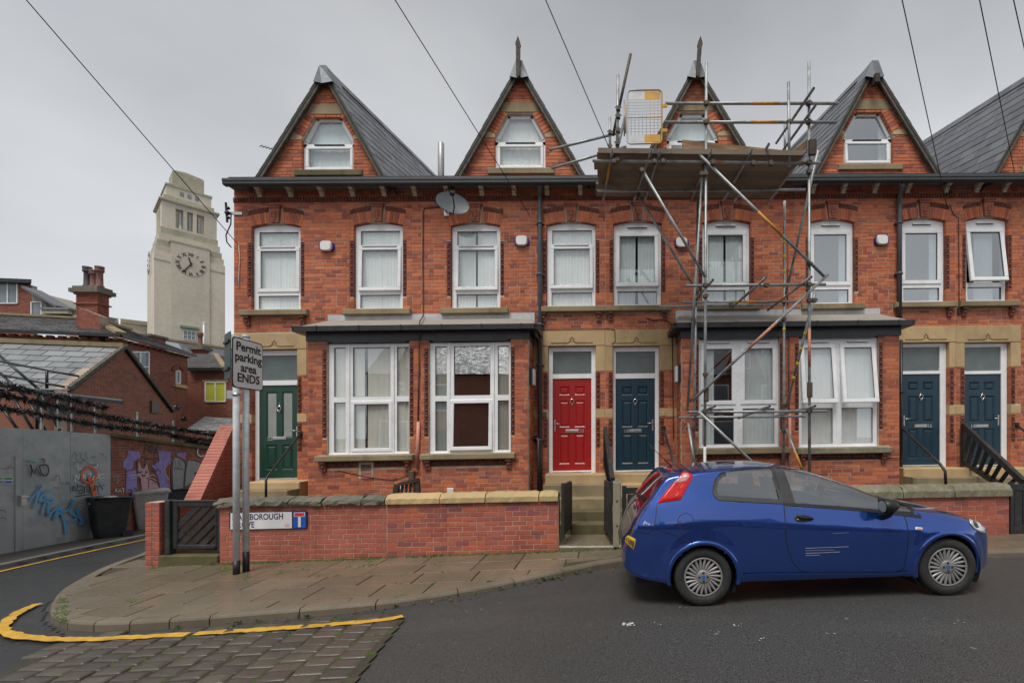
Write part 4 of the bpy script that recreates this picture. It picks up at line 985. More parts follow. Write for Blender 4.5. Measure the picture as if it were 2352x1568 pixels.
    for bx in brx:
        if xa <= bx < xb:
            mb = MB(); zt_, zb_ = ZTOP+.018, zd1+.0
            pr = [(YF+.04, zb_), (YF-.045, zb_), (YF-.05, zb_+.05), (YF-.1, zb_+.07), (YF-.105, zb_+.115), (YF-.17, zb_+.13), (YF-.18, zb_+.17), (YF-.27, zt_-.03), (YF-.27, zt_), (YF+.04, zt_)]
            n = len(pr); mb.add([(bx-.045, a, b) for a, b in pr]+[(bx+.045, a, b) for a, b in pr], [tuple(range(n)), tuple(range(2*n-1, n-1, -1))]+[(i, i+n, (i+1) % n+n, (i+1) % n) for i in range(n)])
            mb.build('eaves_bracket', 'cream_paint_lit_stone', ho, True)  # sandstone, its colour brightened to make up for the shade under the soffit
    # --- flat roof behind the gutter
    mb = MB(); mb.box(xa, xb, YG+.13, YF+8, ZTOP+.06, zg-.02); mb.build('flat_roof', 'lead', ho, True)
    # --- gable
    (l, a, r_) = GABL[hi]; L_, A_, R_ = fac(*l), fac(*a), fac(*r_)
    gz = zg-.25
    def ext(P): t = (P[1]-gz)/(A_[1]-P[1]); return (P[0]-(A_[0]-P[0])*t, gz)
    Lb, Rb = ext(L_), ext(R_)
    gw = thing_part('gable', ho, (A_[0], YF, gz))
    if hi == 4: wx0, wx1, wzb, wzm, wzt = A_[0]-.56, A_[0]+.56, fac(2417, 384)[1], fac(2417, 313)[1], fac(2417, 255)[1]
    else:
        gp = [(693, 811.6, 391, 320, 266), (1136, 1252, 387, 315, 261), (1532, 1650, 382, 312, 258), (1939, 2051, 378, 309, 255)][hi]
        wx0, wx1 = fac(gp[0], 350)[0], fac(gp[1], 350)[0]; xm = (gp[0]+gp[1])/2
        wzb, wzm, wzt = fac(xm, gp[2])[1], fac(xm, gp[3])[1], fac(xm, gp[4])[1]
    xc = (wx0+wx1)/2; tw = .26
    wp = [(wx0, wzb), (wx1, wzb), (wx1, wzm), (xc+tw, wzt), (xc-tw, wzt), (wx0, wzm)]
    # backing with a window-shaped gap: left, right and top pieces
    mb = MB()
    e = .008
    lx_at = lambda z: Lb[0]+(A_[0]-Lb[0])*(z-gz)/(A_[1]-gz); rx_at = lambda z: Rb[0]+(A_[0]-Rb[0])*(z-gz)/(A_[1]-gz)
    mb.prism([(Lb[0], gz), (Rb[0], gz), (rx_at(wzb), wzb), (lx_at(wzb), wzb)], YF+.011, YF+.2)
    mb.prism([(lx_at(wzb), wzb), (wx0-e, wzb), (wx0-e, wzm), (lx_at(wzm), wzm)], YF+.011, YF+.2); mb.prism([(wx1+e, wzb), (rx_at(wzb), wzb), (rx_at(wzm), wzm), (wx1+e, wzm)], YF+.011, YF+.2)
    mb.prism([(lx_at(wzm), wzm), (wx0-e, wzm), (xc-tw-e, wzt), (lx_at(wzt), wzt)], YF+.011, YF+.2); mb.prism([(wx1+e, wzm), (rx_at(wzm), wzm), (rx_at(wzt), wzt), (xc+tw+e, wzt)], YF+.011, YF+.2)
    mb.prism([(lx_at(wzt), wzt), (rx_at(wzt), wzt), (A_[0], A_[1])], YF+.011, YF+.2)
    mb.build('gable_wall', 'mortar', gw, True)
    vb = .13
    lintz = (wzt+.03, wzt+.235)
    def offs(d): return [(wx0-d, wzb), (wx1+d, wzb), (wx1+d, wzm+.02), (xc+tw+d*.95, wzt+.02), (xc-tw-d*.95, wzt+.02), (wx0-d, wzm+.02)]
    ghol = [wp, [(wx0-.04, wzm-.02), (wx0-.15, wzm+.12), (xc-tw-.2, wzt+.06), (xc-tw, wzt+.03), (wx0, wzm)], [(wx1+.04, wzm-.02), (wx1+.15, wzm+.12), (xc+tw+.2, wzt+.06), (xc+tw, wzt+.03), (wx1, wzm)],
            rectp((lx_at(lintz[0])-.1, rx_at(lintz[0])+.1, lintz[0], lintz[1])), rectp((wx0-.15, wx1+.2, wzb-.12, wzb)), rectp((lx_at(wzm)-.2, wx0, wzm-.0, wzm+.13)), rectp((wx1, rx_at(wzm)+.2, wzm, wzm+.13))]
    brickwork(gw, [[(Lb[0]+.06, gz), (Rb[0]-.06, gz), (A_[0], A_[1]-.08)]], ghol, YF, 'brick', .03, 90, seed=40+hi)
    mb = MB(); mb.prism([(lx_at(lintz[0])+.1, lintz[0]), (rx_at(lintz[0])-.1, lintz[0]), (rx_at(lintz[1])-.04, lintz[1]), (lx_at(lintz[1])+.04, lintz[1])], YF-.012, YF+.18); mb.build('lintel', 'sandstone_dark', gw, True)
    mb = MB(); mb.bbox(wx0-.14, wx1+.2, YF-.04, YF+.15, wzb-.13, wzb-.004, .012); mb.build('sill', 'mossy_stone' if hi == 0 else 'sandstone_dark', gw, True)
    for s, P0, P1, wall_at in ((-1, (wx0, wzm), (xc-tw, wzt), lx_at), (1, (wx1, wzm), (xc+tw, wzt), rx_at)):
        mb = MB(); ex_ = wall_at(wzm+.06)
        mb.prism([(P0[0], wzm-.005), (ex_-s*.03, wzm-.005), (wall_at(wzm+.14)-s*.03, wzm+.12), (P0[0]+s*.02-s*.03, wzm+.07)], YF-.008, YF+.15); mb.build('kneeler', 'sandstone', gw, True)
        d = Vector((P1[0]-P0[0], 0, P1[1]-P0[1])); LL = d.length; d.normalize(); nrm = Vector((s*abs(d.z), 0, abs(d.x)))
        nb = 6
        for i in range(nb):
            c = Vector((P0[0], YF+.045, P0[1]))+d*(LL*(.12+.88*(i+.5)/nb))+nrm*.095
            mb = MB(); mb.obox(c, d*(LL*.88/nb/2-.006), nrm*.088, Vector((0, .052, 0))); mb.build('voussoir', 'brick', gw, True)
    # window in the gable
    mb = MB(); yy = YF+.11; f = .055
    def bar(p, q, wdt=.06): mb.beam((p[0], yy, p[1]), (q[0], yy, q[1]), .05, wdt, (0, 1, 0)) if False else mb.obox(((p[0]+q[0])/2, yy, (p[1]+q[1])/2), Vector((q[0]-p[0], 0, q[1]-p[1]))*.5, Vector((0, .03, 0)), Vector((-(q[1]-p[1]), 0, q[0]-p[0])).normalized()*wdt/2)
    i_ = .03; zmid = wzb+(wzm-wzb)*.86
    bar((wx0, wzb+i_), (wx1, wzb+i_)); bar((wx0+i_, wzb), (wx0+i_, wzm)); bar((wx1-i_, wzb), (wx1-i_, wzm)); bar((wx0+i_, wzm-.01), (xc-tw+i_*.8, wzt-.01)); bar((wx1-i_, wzm-.01), (xc+tw-i_*.8, wzt-.01)); bar((xc-tw-.01, wzt-i_), (xc+tw+.01, wzt-i_)); bar((wx0, zmid), (wx1, zmid), .07)
    wi_ = mb.build('window', 'upvc', gw, True)
    fr = MB(); a_, b_, c_, d_ = wx0+.045, wx1-.045, wzb+.045, zmid-.02; q = .06
    for rr in ((a_, b_, c_, c_+q), (a_, b_, d_-q, d_), (a_, a_+q, c_+q, d_-q), (b_-q, b_, c_+q, d_-q)): fr.bbox(rr[0], rr[1], yy-.055, yy-.012, rr[2], rr[3], .008)
    g = MB(); g.add([(x_, yy-.028, z_) for x_, z_ in ((a_+q-.003, c_+q-.003), (b_-q+.003, c_+q-.003), (b_-q+.003, d_-q+.003), (a_+q-.003, d_-q+.003))], [(0, 1, 2, 3)])
    if hi >= 3:
        for m_ in (fr, g): tilt_top(m_, 0, d_, yy-.03, R(4 if hi == 3 else 12))
    fr.build('sash', 'upvc', gw, True); g.build('pane', 'glass' if hi < 3 else 'glass_blue', gw, True)
    g = MB(); g.add([(x_, yy, z_) for x_, z_ in ((wx0+.05, zmid), (wx1-.05, zmid), (wx1-.055, wzm-.02), (xc+tw-.04, wzt-.05), (xc-tw+.04, wzt-.05), (wx0+.055, wzm-.02))], [tuple(range(6))]); g.build('pane', 'glass' if hi < 3 else 'glass_blue', gw, True)
    mb = MB(); mb.bbox(xc-.32, xc+.32, yy-.06, yy-.03, zmid-.002, zmid+.018, .004); mb.build('trickle_vent', 'upvc_dark', gw, True)
    curtains((wx0, wx1, wzb, wzt-.1), YF+.12, ['plain white blind fabric inside the gable window of the house with the green door', 'patterned lace curtain inside the gable window with the tall finial, beside the satellite dish', 'pale curtain inside the gable window behind the scaffold platform', 'thin pale curtain inside the gable window right of the scaffold tower', 'pale curtain inside the half hidden end gable'][hi], [(.05, .97, 8)] if hi in (0, 1, 2) else [(.8, .98, 2)], 'curtain_grey' if hi in (0, 2) else 'curtain', .005)
    mb = MB(); mb.prism([(Lb[0]+.1, gz), (Rb[0]-.1, gz), (A_[0], A_[1]-.06)], YF+.75, YF+.8); mb.build('attic_wall', 'room', gw, True)
    # --- roof of the gable: barge boards, slates, ridge
    ro = thing_part('roof', ho, (A_[0], YF, A_[1]))
    RLEN = 7.0; rdir = Vector((0, 1, RS)).normalized()
    Ap = Vector((A_[0], YF-.12, A_[1]+.05))
    vis = {0: 1, 1: 0, 2: -1, 3: -1, 4: -1}[hi]
    for s, P in ((-1, Lb), (1, Rb)):
        kz = (A_[1]-zg+.02)/(A_[1]-P[1]); E = Vector((A_[0]+(P[0]-A_[0])*kz+s*.03, YF-.12, zg-.02)); ed = (E-Ap); EL = ed.length; ed.normalize(); nrm = rdir.cross(ed)*(-s)
        if nrm.z < 0: nrm = -nrm
        ext_ = EL*1.45
        mb = MB(); sh0 = Ap-nrm*.03
        mb.poly3([sh0, sh0+ed*EL*1.0, sh0+ed*ext_+rdir*RLEN, sh0+rdir*RLEN] if True else [], -nrm*.03); mb.build('sarking', 'matt_black', ro, True)
        bb = MB(); bb.beam(Ap-nrm*.05+Vector((0, .03, 0)), E-nrm*.05+Vector((0, .03, 0)), .05, .105, Vector((0, -1, 0)).cross(ed)); bb.build('barge_board', 'wood_grey', ro, True)
        # slates in courses parallel to the ridge
        sw, se = .42, .25; nc = int(ext_/se); stf = MB(); smesh = None; cnt = 0
        rnd = random.Random(hi*10+s)
        for ci in range(nc):
            t0 = ci*se; x = -(sw/2 if ci % 2 else 0); start = 0 if t0 < EL-.05 else (t0-EL)/((ext_-EL)/RLEN)
            while x < RLEN:
                a0, a1 = max(x, start), min(x+sw, RLEN)
                if a1-a0 > .06:
                    c = Ap+ed*(t0+se*.62)+rdir*((a0+a1)/2)+nrm*(.006+rnd.uniform(-.002, .003))
                    tl_ = ed*1.0+nrm*.0
                    eh = (ed-nrm*-.035).normalized(); nn = rdir.cross(eh); nn = nn if nn.z > 0 else -nn
                    near = s == vis and a0 < 6.2
                    if near and cnt < 290:
                        m = MB(); m.obox((0, 0, 0), rdir*((a1-a0)/2-.004), eh*(se*.62), nn*.005)
                        o = m.build('slate', 'slate', None); o.parent = ro; o.location = c+Vector((0, 0, SH*c.x))-ORG[ro.name]; cnt += 1
                    else: stf.obox(c, rdir*((a1-a0)/2-.004), eh*(se*.62), nn*.005)
                x += sw
        if stf.v: tag(stf.build('slates', 'slate', ro, True), kind='stuff')
    mb = MB(); n = 0; rt = Ap+Vector((0, 0, .03))
    for k in range(15):
        p, q = rt+rdir*(k*.47+.2), rt+rdir*(k*.47+.66)
        w_ = .11
        mb.add([p+Vector((-w_, 0, -.16)), p+Vector((0, 0, .035)), p+Vector((w_, 0, -.16)), q+Vector((-w_, 0, -.16)), q+Vector((0, 0, .035)), q+Vector((w_, 0, -.16))], [(0, 1, 4, 3), (1, 2, 5, 4), (2, 1, 0), (3, 4, 5)])
    mb.build('ridge_tiles', 'slate', ro, True)
    mb = MB(); zz = A_[1]                                        # lead cap over the apex
    w0 = .2
    mb.add([(A_[0]-w0, YF-.16, zz-.27), (A_[0]-.07, YF-.17, zz+.06), (A_[0]+.07, YF-.17, zz+.06), (A_[0]+w0, YF-.16, zz-.27), (A_[0], YF-.2, zz-.34), (A_[0]-w0, YF+.3, zz-.2), (A_[0]-.06, YF+.35, zz+.13), (A_[0]+.06, YF+.35, zz+.13), (A_[0]+w0, YF+.3, zz-.2)],
           [(0, 1, 2, 3, 4), (0, 5, 6, 1), (1, 6, 7, 2), (2, 7, 8, 3)]); mb.build('lead_cap', 'lead', ro, True)
    if hi in (1, 2):
        mb = MB(); f0, f1 = (fac(1195, 200)[1], fac(1195, 108)[1]); yy = YF-.24; lean = .0 if hi == 1 else .06
        pts = lambda z, w_: [(A_[0]-w_+lean*(z-f0)/(f1-f0), z), (A_[0]+w_+lean*(z-f0)/(f1-f0), z)]
        sil = [pts(f0, .0)[0]]+[pts(f0+.05, .038)[1], pts(f1-.2, .042)[1], pts(f1-.17, .055)[1], pts(f1-.12, .045)[1], pts(f1, 0)[0], pts(f1-.12, .045)[0], pts(f1-.17, .055)[0], pts(f1-.2, .042)[0], pts(f0+.05, .038)[0]]
        mb.prism(sil, yy-.035, yy+.035); mb.build('finial', 'wood_dark', ro, True)
    elif hi == 3:
        mb = MB(); mb.box(A_[0]-.05, A_[0]+.05, YF-.26, YF-.1, A_[1]-.46, A_[1]-.28); mb.build('finial', 'wood_dark', ro, True)
# ------------------------------------------------------------------ bays
def side_bricks(parent, X, y0, y1, z0, z1, face, mat, seed, cap=70):
    rnd = random.Random(seed); k = math.floor(z0/BC); mb = MB(); n = 0
    while (k+1)*BC < z1+.02:
        zc = (k+.5)*BC; y = y0
        lens = [.112, .226] if k % 2 else [.226, .112]; i = 0
        while y < y1-.03:
            L = min(lens[i % 2] if i < 1 else .226, y1-y); i += 1
            if L > .03:
                x = X+rnd.uniform(-.002, .002); a, b = y+BJ/2, y+L-BJ/2
                xa_, xb_ = (x, x+.1) if face < 0 else (x-.1, x)
                if n < cap and zc > .6:
                    m = brick_mesh(b-a, mat, False, 'y%d' % face, .1)
                    place(m, 'brick', parent, (xa_, (a+b)/2, zc+SH*X)); n += 1
                else: mb.box(xa_, xb_, a, b, k*BC+BJ/2, (k+1)*BC-BJ/2)
            y += L
        k += 1
    if mb.v: tag(mb.build('brickwork', mat, parent, True), kind='stuff')
BAYU = {
 '22': ([(.064, .207, .525, .969, 0, 0), (.296, .759, .525, .969, 0, 0), (.838, .985, .525, .969, 0, 0), (.064, .207, .027, .475, 0, 0), (.285, .772, .035, .478, .07, 0), (.838, .985, .027, .475, 0, 0)], [], [(.235, .262, .0, 1), (.787, .808, 0, 1)]),
 '20': ([(.064, .207, .525, .969, 0, 0), (.296, .745, .525, .969, 0, 0), (.838, .975, .525, .969, 0, 0), (.064, .207, .027, .475, 0, 0), (.262, .765, .035, .478, .075, R(2.6)), (.838, .975, .027, .475, 0, 0)], [], [(.225, .252, .0, 1), (.775, .797, 0, 1)]),
 '18': ([(.03, .455, .405, .94, .085, 0), (.535, .965, .405, .94, .085, 0), (.045, .44, .035, .36, 0, 0), (.55, .95, .035, .36, 0, 0)], [(.25, .972, .27), (.75, .972, .27)], []),
 '16': ([(.03, .455, .405, .94, .085, R(7)), (.535, .965, .405, .94, .085, R(7)), (.045, .44, .035, .36, 0, 0), (.55, .95, .035, .36, 0, 0)], [(.25, .972, .27), (.75, .972, .27)], []),
}
BAYC = {'22': ('long cream curtains inside the bay window beside the green door', [(.02, .42, 5), (.46, .98, 8)], 'curtain_cream'),
        '20': ('pale curtains drawn aside in the bay window beside the red door', [(.03, .23, 4), (.8, .98, 4)], 'curtain_cream'),
        '18': ('grey net curtains inside the bay window behind the scaffold poles', [(.02, .2, 4), (.5, .98, 9)], 'curtain_grey'),
        '16': ('white net curtains inside the bay window with two sashes swung open', [(.02, .98, 16)], 'curtain')}
SILLPX = {'22': (729, 1045, 952, 1058), '20': (968, 1041, 1184, 1054), '18': (1595, 1028, 1812, 1042), '16': (1828, 1027, 2043, 1041)}
for hi, H in enumerate(HOUSES):
    no = H['no']
    if no not in BAYPX: continue
    ho = house_objs[no]; xa, xb = HX[hi], HX[hi+1]
    if H['bay'] == 'L': bx0 = fac(707 if no == '22' else 1566, 900, YB)[0]; bx1 = fac(968 if no == '22' else 1812, 900, YB)[0]; face, xf = -1, bx0
    else: bx0 = fac(968 if no == '20' else 1812, 900, YB)[0]; bx1 = fac(1213.5 if no == '20' else 2066, 900, YB)[0]; face, xf = 1, bx1
    xm = 1000 if hi < 2 else 1800
    bzt = fac(xm, 781 if hi < 2 else 774, YB)[1]; bzw = fac(xm, 724 if hi < 2 else 714)[1]
    zf1 = fac(xm, 757 if hi < 2 else 749, YB)[1]; zgt = fac(xm, 745 if hi < 2 else 737.5, YB-.2)[1]
    b = thing_part('bay', ho, (xf, YB, 0)); r = prect(BAYPX[no], YB)
    mb = MB(); slab(mb, (bx0, bx1, ZB, bzt+.02), [(r[0]-.006, r[1]+.006, r[2]-.004, bzt+.05)], YB+.007, YB+.2)
    mb.box(*((bx0+.011, bx0+.2) if face < 0 else (bx1-.2, bx1-.011)), YB+.2, YF+.02, ZB, bzt+.02)
    mb.build('bay_wall', 'mortar', b, True)
    s = prect(SILLPX[no], YB); zb0, zb1 = s[2]-.135, s[2]-.01
    ab = no == '22'
    holes = [rectp((r[0]-.004, r[1]+.004, r[2]-.02, bzt+.1)), rectp(s), rectp((s[0]+.1, s[1]-.1, zb0, zb1))]
    for x in (r[0]-.05, r[1]+.05): holes.append(rectp((x-.04, x+.04, r[2]+.35, r[3]-.12)))
    if ab: holes.append(rectp(prect((824, 1060, 858, 1098), YB)))
    brickwork(b, [rectp((bx0+.0, bx1, ZB+.4, bzt))], holes, YB, 'brick', 0, 95, seed=70+hi)
    side_bricks(b, xf, YB+.1, YF, -.6, bzt, face, 'brick', 80+hi, 60)
    pn, vents, bars = BAYU[no]
    upvc(ho, r, YB+.06, pn, 0, vents, 'glass_bay' if no != '20' else 'glass_mirror', bars, 'bay_window', .05)
    lab, spn, cm = BAYC[no]; curtains(r, YB+.06, lab, spn, cm)
    for x in (r[0]-.05, r[1]+.05): ornament(ho, x, r[2]+.35, r[3]-.12, YB, 1)
    o = sill(ho, s, YB, 'sandstone_dark' if no != '16' else 'coping_lichen', True)
    mb = MB(); x = s[0]+.22                                        # leafy terracotta band under the sill
    mb.box(s[0]+.1, s[1]-.1, YB+.006, YB+.1, zb0, zb1)
    apx = prect((824, 1060, 858, 1098), YB)
    while x < s[1]-.24:
        if not (ab and apx[0]-.05 < x+.05 < apx[1]+.05):
            c = x+.05; zc = (zb0+zb1)/2; mb.ball((c, YB+.002, zc+.025), .03, 7, 4, .6); mb.ball((c-.024, YB+.002, zc-.02), .022, 6, 4, .6); mb.ball((c+.024, YB+.002, zc-.02), .022, 6, 4, .6); mb.box(x-.004, x+.004, YB+.0, YB+.05, zb0, zb1)
        x += .1
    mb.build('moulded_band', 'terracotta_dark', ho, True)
    if ab:
        a0, a1, c0, c1 = prect((829, 1066, 853, 1082), YB); mb = MB(); slab(mb, prect((824, 1060, 858, 1098), YB), [(a0, a1, c0, c1)], YB-.004, YB+.1); mb.build('vent_surround', 'mortar', ho, True)
        mb = MB(); mb.box(a0, a1, YB+.03, YB+.06, c0, c1)
        for i in range(7): z = c0+(i+.5)*(c1-c0)/7; mb.box(a0, a1, YB+.004, YB+.03, z-.006, z+.006)
        mb.build('air_brick', 'brown_plastic', ho, True)
        for zz in (0, 1): m = MB(); m.bbox(a0-.0, a1+.0, YB-.008, YB+.05, c0-.075-zz*.07, c0-.012-zz*.07, .004); m.build('brick', 'brick_glossy', ho, True)
    # cornice board, gutter and roof
    ex0, ex1 = (bx0-.02, bx1) if face < 0 else (bx0, bx1+.02)
    mb = MB(); mb.box(ex0, ex1, YB-.03, YB+.15, bzt+.003, zf1)
    mb.box(*((ex0, ex0+.1) if face < 0 else (ex1-.1, ex1)), YB+.15, YF-.01, bzt+.003, zf1)
    pr = prect(BAYPX[no], YB); mb.prism([(pr[0]+.02, bzt+.002), (pr[0]+.09, bzt-.028), (pr[1]-.09, bzt-.028), (pr[1]-.02, bzt+.002)], YB-.026, YB+.02)
    mb.build('cornice_board', 'grey_paint', b, True)
    g0, g1 = (bx0-.2, bx1) if face < 0 else (bx0, bx1+.2)
    mb = MB(); yq = YB-.2
    mb.prism([(g0, zgt-.03), (g1, zgt-.03), (g1, zgt), (g0, zgt)], yq, yq+.03)
    for (ya, yb_, za, zb_) in ((yq, yq+.1, zgt-.1, zgt-.03), (yq+.04, yq+.2, zf1, zgt-.1)): mb.box(g0+(.06 if face < 0 and za < zgt-.05 else 0), g1-(.06 if face > 0 and za < zgt-.05 else 0), ya, yb_, za, zb_)
    # return of the gutter to the wall
    xr = g0 if face < 0 else g1
    mb.box(*((xr, xr+.06) if face < 0 else (xr-.06, xr)), yq+.03, YF-.02, zgt-.1, zgt); mb.box(*((xr+.06, xr+.19) if face < 0 else (xr-.19, xr-.06)), yq+.2, YF-.02, zf1, zgt-.1)
    mb.build('gutter', 'black_paint', b, True)
    nc = 3
    for i in range(nc): xx = g0+(g1-g0)*(i+.6)/nc; mb = MB(); mb.box(xx-.012, xx+.012, yq-.012, yq+.02, zgt-.1, zgt+.006); mb.build('gutter_clip', 'black_paint', b, True)
    hipx = .36
    A, B_, C, D = (bx0-.14, bx1, bx1, bx0+hipx-.3) if face < 0 else (bx0, bx1+.14, bx1-hipx+.3, bx0)
    zl = zgt-.005
    mb = MB(); mb.add([(A, yq+.05, zl), (B_, yq+.05, zl), (C, YF+.02, bzw-.07), (D, YF+.02, bzw-.07), (A, yq+.05, zl-.05), (B_, yq+.05, zl-.05), (C, YF+.02, bzw-.12), (D, YF+.02, bzw-.12)], [(0, 1, 2, 3), (7, 6, 5, 4), (4, 5, 1, 0), (5, 6, 2, 1), (6, 7, 3, 2), (7, 4, 0, 3)])
    if face < 0: mb.add([(A, yq+.05, zl+.001), (D, YF+.02, bzw-.069), (A, YF+.02, zl+.001)], [(0, 1, 2)])
    else: mb.add([(B_, yq+.05, zl+.001), (B_, YF+.02, zl+.001), (C, YF+.02, bzw-.069)], [(0, 1, 2)])
    mb.build('bay_roof', 'felt', b, True)
    mb = MB(); f0, f1 = (bx0-.02, bx1) if face < 0 else (bx0, bx1+.02)
    mb.box(f0, f1, YF-.008, YF+.01, bzw-.09, bzw+.03); ee = .5
    if face < 0: mb.box(f0-.0, f0+ee, YF-.01, YF, bzw-.2, bzw-.09)
    else: mb.box(f1-ee, f1, YF-.01, YF, bzw-.2, bzw-.09)
    mb.build('flashing', 'lead_light', b, True)

# ------------------------------------------------------------------ things fixed to the terrace
def on(px, py, Y=None):
    x, z = fac(px, py, Y); return Vector((x, YF if Y is None else Y, z+SH*x))
def cable(name, pts, r_, mat, label, cat='cable', n=6, group=None):
    mb = MB(); mb.tube(pts, r_, n); o = mb.build(name, mat, None, False, pts[0]); return tag(o, label, cat, group)
def pipe_run(name, label, pts, r_, mat, collars, cat='pipe'):
    t = thing(name, label, cat, pts[-1]); mb = MB(); mb.tube(pts, r_, 12); mb.build('pipe', mat, t)
    for c in collars:
        m = MB(); m.tube([Vector(c)+Vector((0, 0, -.025)), Vector(c)+Vector((0, 0, .025))], r_*1.22, 12); m.box(c[0]-.085, c[0]+.085, c[1]+.0, c[1]+r_+.025, c[2]-.012, c[2]+.012); m.build('pipe_clip', mat, t)
    return t
yo = YF-.075
pipe_run('downpipe', 'grey plastic downpipe left of the red door', [on(1240, 421, YG+.12), on(1240, 432, YG+.12), on(1240, 445, yo), on(1240, 470, yo), on(1240, 1128, yo)], .048, 'pipe_grey', [on(1240, q, yo) for q in (512, 630, 745, 838, 1010)])
pipe_run('downpipe', 'black plastic downpipe left of the blue door numbered 16', [on(2072, 419, YG+.12), on(2072, 428, YG+.12), on(2066, 446, yo), on(2066, 480, yo), on(2066, 735, yo)], .05, 'pipe_grey', [on(2066, q, yo) for q in (512, 628)])
pipe_run('downpipe', 'thin black pipe in the corner between the bay and the door numbered 16', [on(2070, 780, YF-.05), on(2070, 1150, YF-.05)], .03, 'black_paint', [on(2070, 900, YF-.05)])
pipe_run('downpipe', 'short black bay outlet bending into the grey downpipe', [on(1228, 752, YB-.1), on(1229, 768, YB+.1), on(1236, 778, yo), on(1240, 800, yo-.0)], .035, 'black_paint', [])
def alarm(px, py, label):
    p = on(px, py, YF); t = thing('alarm_box', label, 'alarm', p, 'alarm boxes on the terrace')
    def rr(sx, sz, y0, y1, k, nm, m, taper=.86):
        mb = MB(); vs = []
        for (y, s) in ((y0, 1), (y0*.6+y1*.4, 1), (y1, taper)):
            for i in range(20):
                a = 2*math.pi*i/20; c, s_ = math.cos(a), math.sin(a); q = (abs(c)**k+abs(s_)**k)**(-1/k); vs.append((p.x+c*q*sx*s, p.y-y, p.z+s_*q*sz*s))
        mb.add(vs, [(l*20+(i+1) % 20, l*20+i, (l+1)*20+i, (l+1)*20+(i+1) % 20) for l in range(2) for i in range(20)], True); mb.add(vs[40:60], [tuple(range(19, -1, -1))]); mb.build(nm, m, t)
    rr(.16, .105, 0, .055, 3.2, 'base', 'alarm_blue', .95); rr(.125, .108, .04, .085, 4, 'cover', 'alarm_white')
alarm(752, 567, 'white and blue alarm box between the upper windows of the house with the green door')
alarm(1199, 555, 'white and blue alarm box beside the grey downpipe')
alarm(1565, 559, 'white and blue alarm box partly behind the scaffold tubes')
alarm(2023, 553, 'white and blue alarm box beside the black downpipe')
# satellite dish
p = on(1040, 466, YF-.42); t = thing('satellite_dish', 'grey oval satellite dish on the brick wall under the eaves', 'satellite dish', on(1023, 484))
mb = MB(); dn = Vector((.45, -.85, .2)).normalized(); du = dn.cross(Vector((0, 0, 1))).normalized()*-1; dv = du.cross(dn)*-1
dv = Vector((0, 0, 1))-dn*dn.z; dv.normalize(); du = dv.cross(dn)
vs = []; nn = 24
for rr_ in (0, .3, .6, .85, 1.0):
    for i in range(nn):
        a = 2*math.pi*i/nn; vs.append(p+du*(.33*rr_*math.cos(a))+dv*(.24*rr_*math.sin(a))-dn*(.05*(1-rr_**2)))
mb.add(vs, [(l*nn+i, l*nn+(i+1) % nn, (l+1)*nn+(i+1) % nn, (l+1)*nn+i) for l in range(4) for i in range(nn)], True)
b0 = len(mb.v); vs2 = [v-dn*.012 for v in vs]; mb.add(vs2, [(l*nn+(i+1) % nn, l*nn+i, (l+1)*nn+i, (l+1)*nn+(i+1) % nn) for l in range(4) for i in range(nn)], True)
mb.build('reflector', 'dish', t)
mb = MB(); hd = p+dn*.3-dv*.02-du*.06; mb.tube([p-dv*.23, p-dv*.2+dn*.15, hd], .013, 8); mb.build('arm', 'black_plastic', t)
mb = MB(); mb.tube([hd-dn*.05, hd+dn*.05], .035, 10); mb.obox(hd+dv*.01, du*.045, dv*.03, dn*.04); mb.build('receiver', 'black_plastic', t)
mb = MB(); q = on(1026, 488); mb.box(q.x-.05, q.x+.05, YF-.02, YF+.005, q.z-.08, q.z+.08); mb.tube([q, Vector((q.x, YF-.25, q.z)), p-dn*.06], .018, 8); mb.build('bracket', 'steel', t)
mb = MB(); mb.tube([hd, p-dv*.12+dn*.1, p-dv*.26-dn*.02, on(1034, 486, YF-.02)], .005, 5); mb.build('lead', 'wire', t)
# flue and aerial
mb = MB(); q0, q1 = on(1013, 405, YF+1.5), on(1013, 330, YF+1.5); q0 = q0-Vector((0, 0, 1)); mb.tube([q0, q1, q1+Vector((0, 0, .03))], [.075, .075, .05], 14); tag(mb.build('flue_pipe', 'flue', None, False, q0), 'plain grey metal flue pipe standing above the gutter', 'flue')
t = thing('tv_aerial', 'small black television aerial sticking out behind the first gable roof', 'aerial', on(637, 346, YF+.8)); a0, a1 = on(598, 335, YF+.6), on(638, 346, YF+.6)
mb = MB(); mb.tube([a0, a1, a1+Vector((.5, .3, -.1))], .009, 6); mb.build('boom', 'wire', t)
for i in range(6):
    c = a0.lerp(a1, .03+.19*i); mb = MB(); mb.tube([c+Vector((0, -.05, -.055)), c+Vector((0, .05, .055))], .005, 5); mb.build('element', 'wire', t)
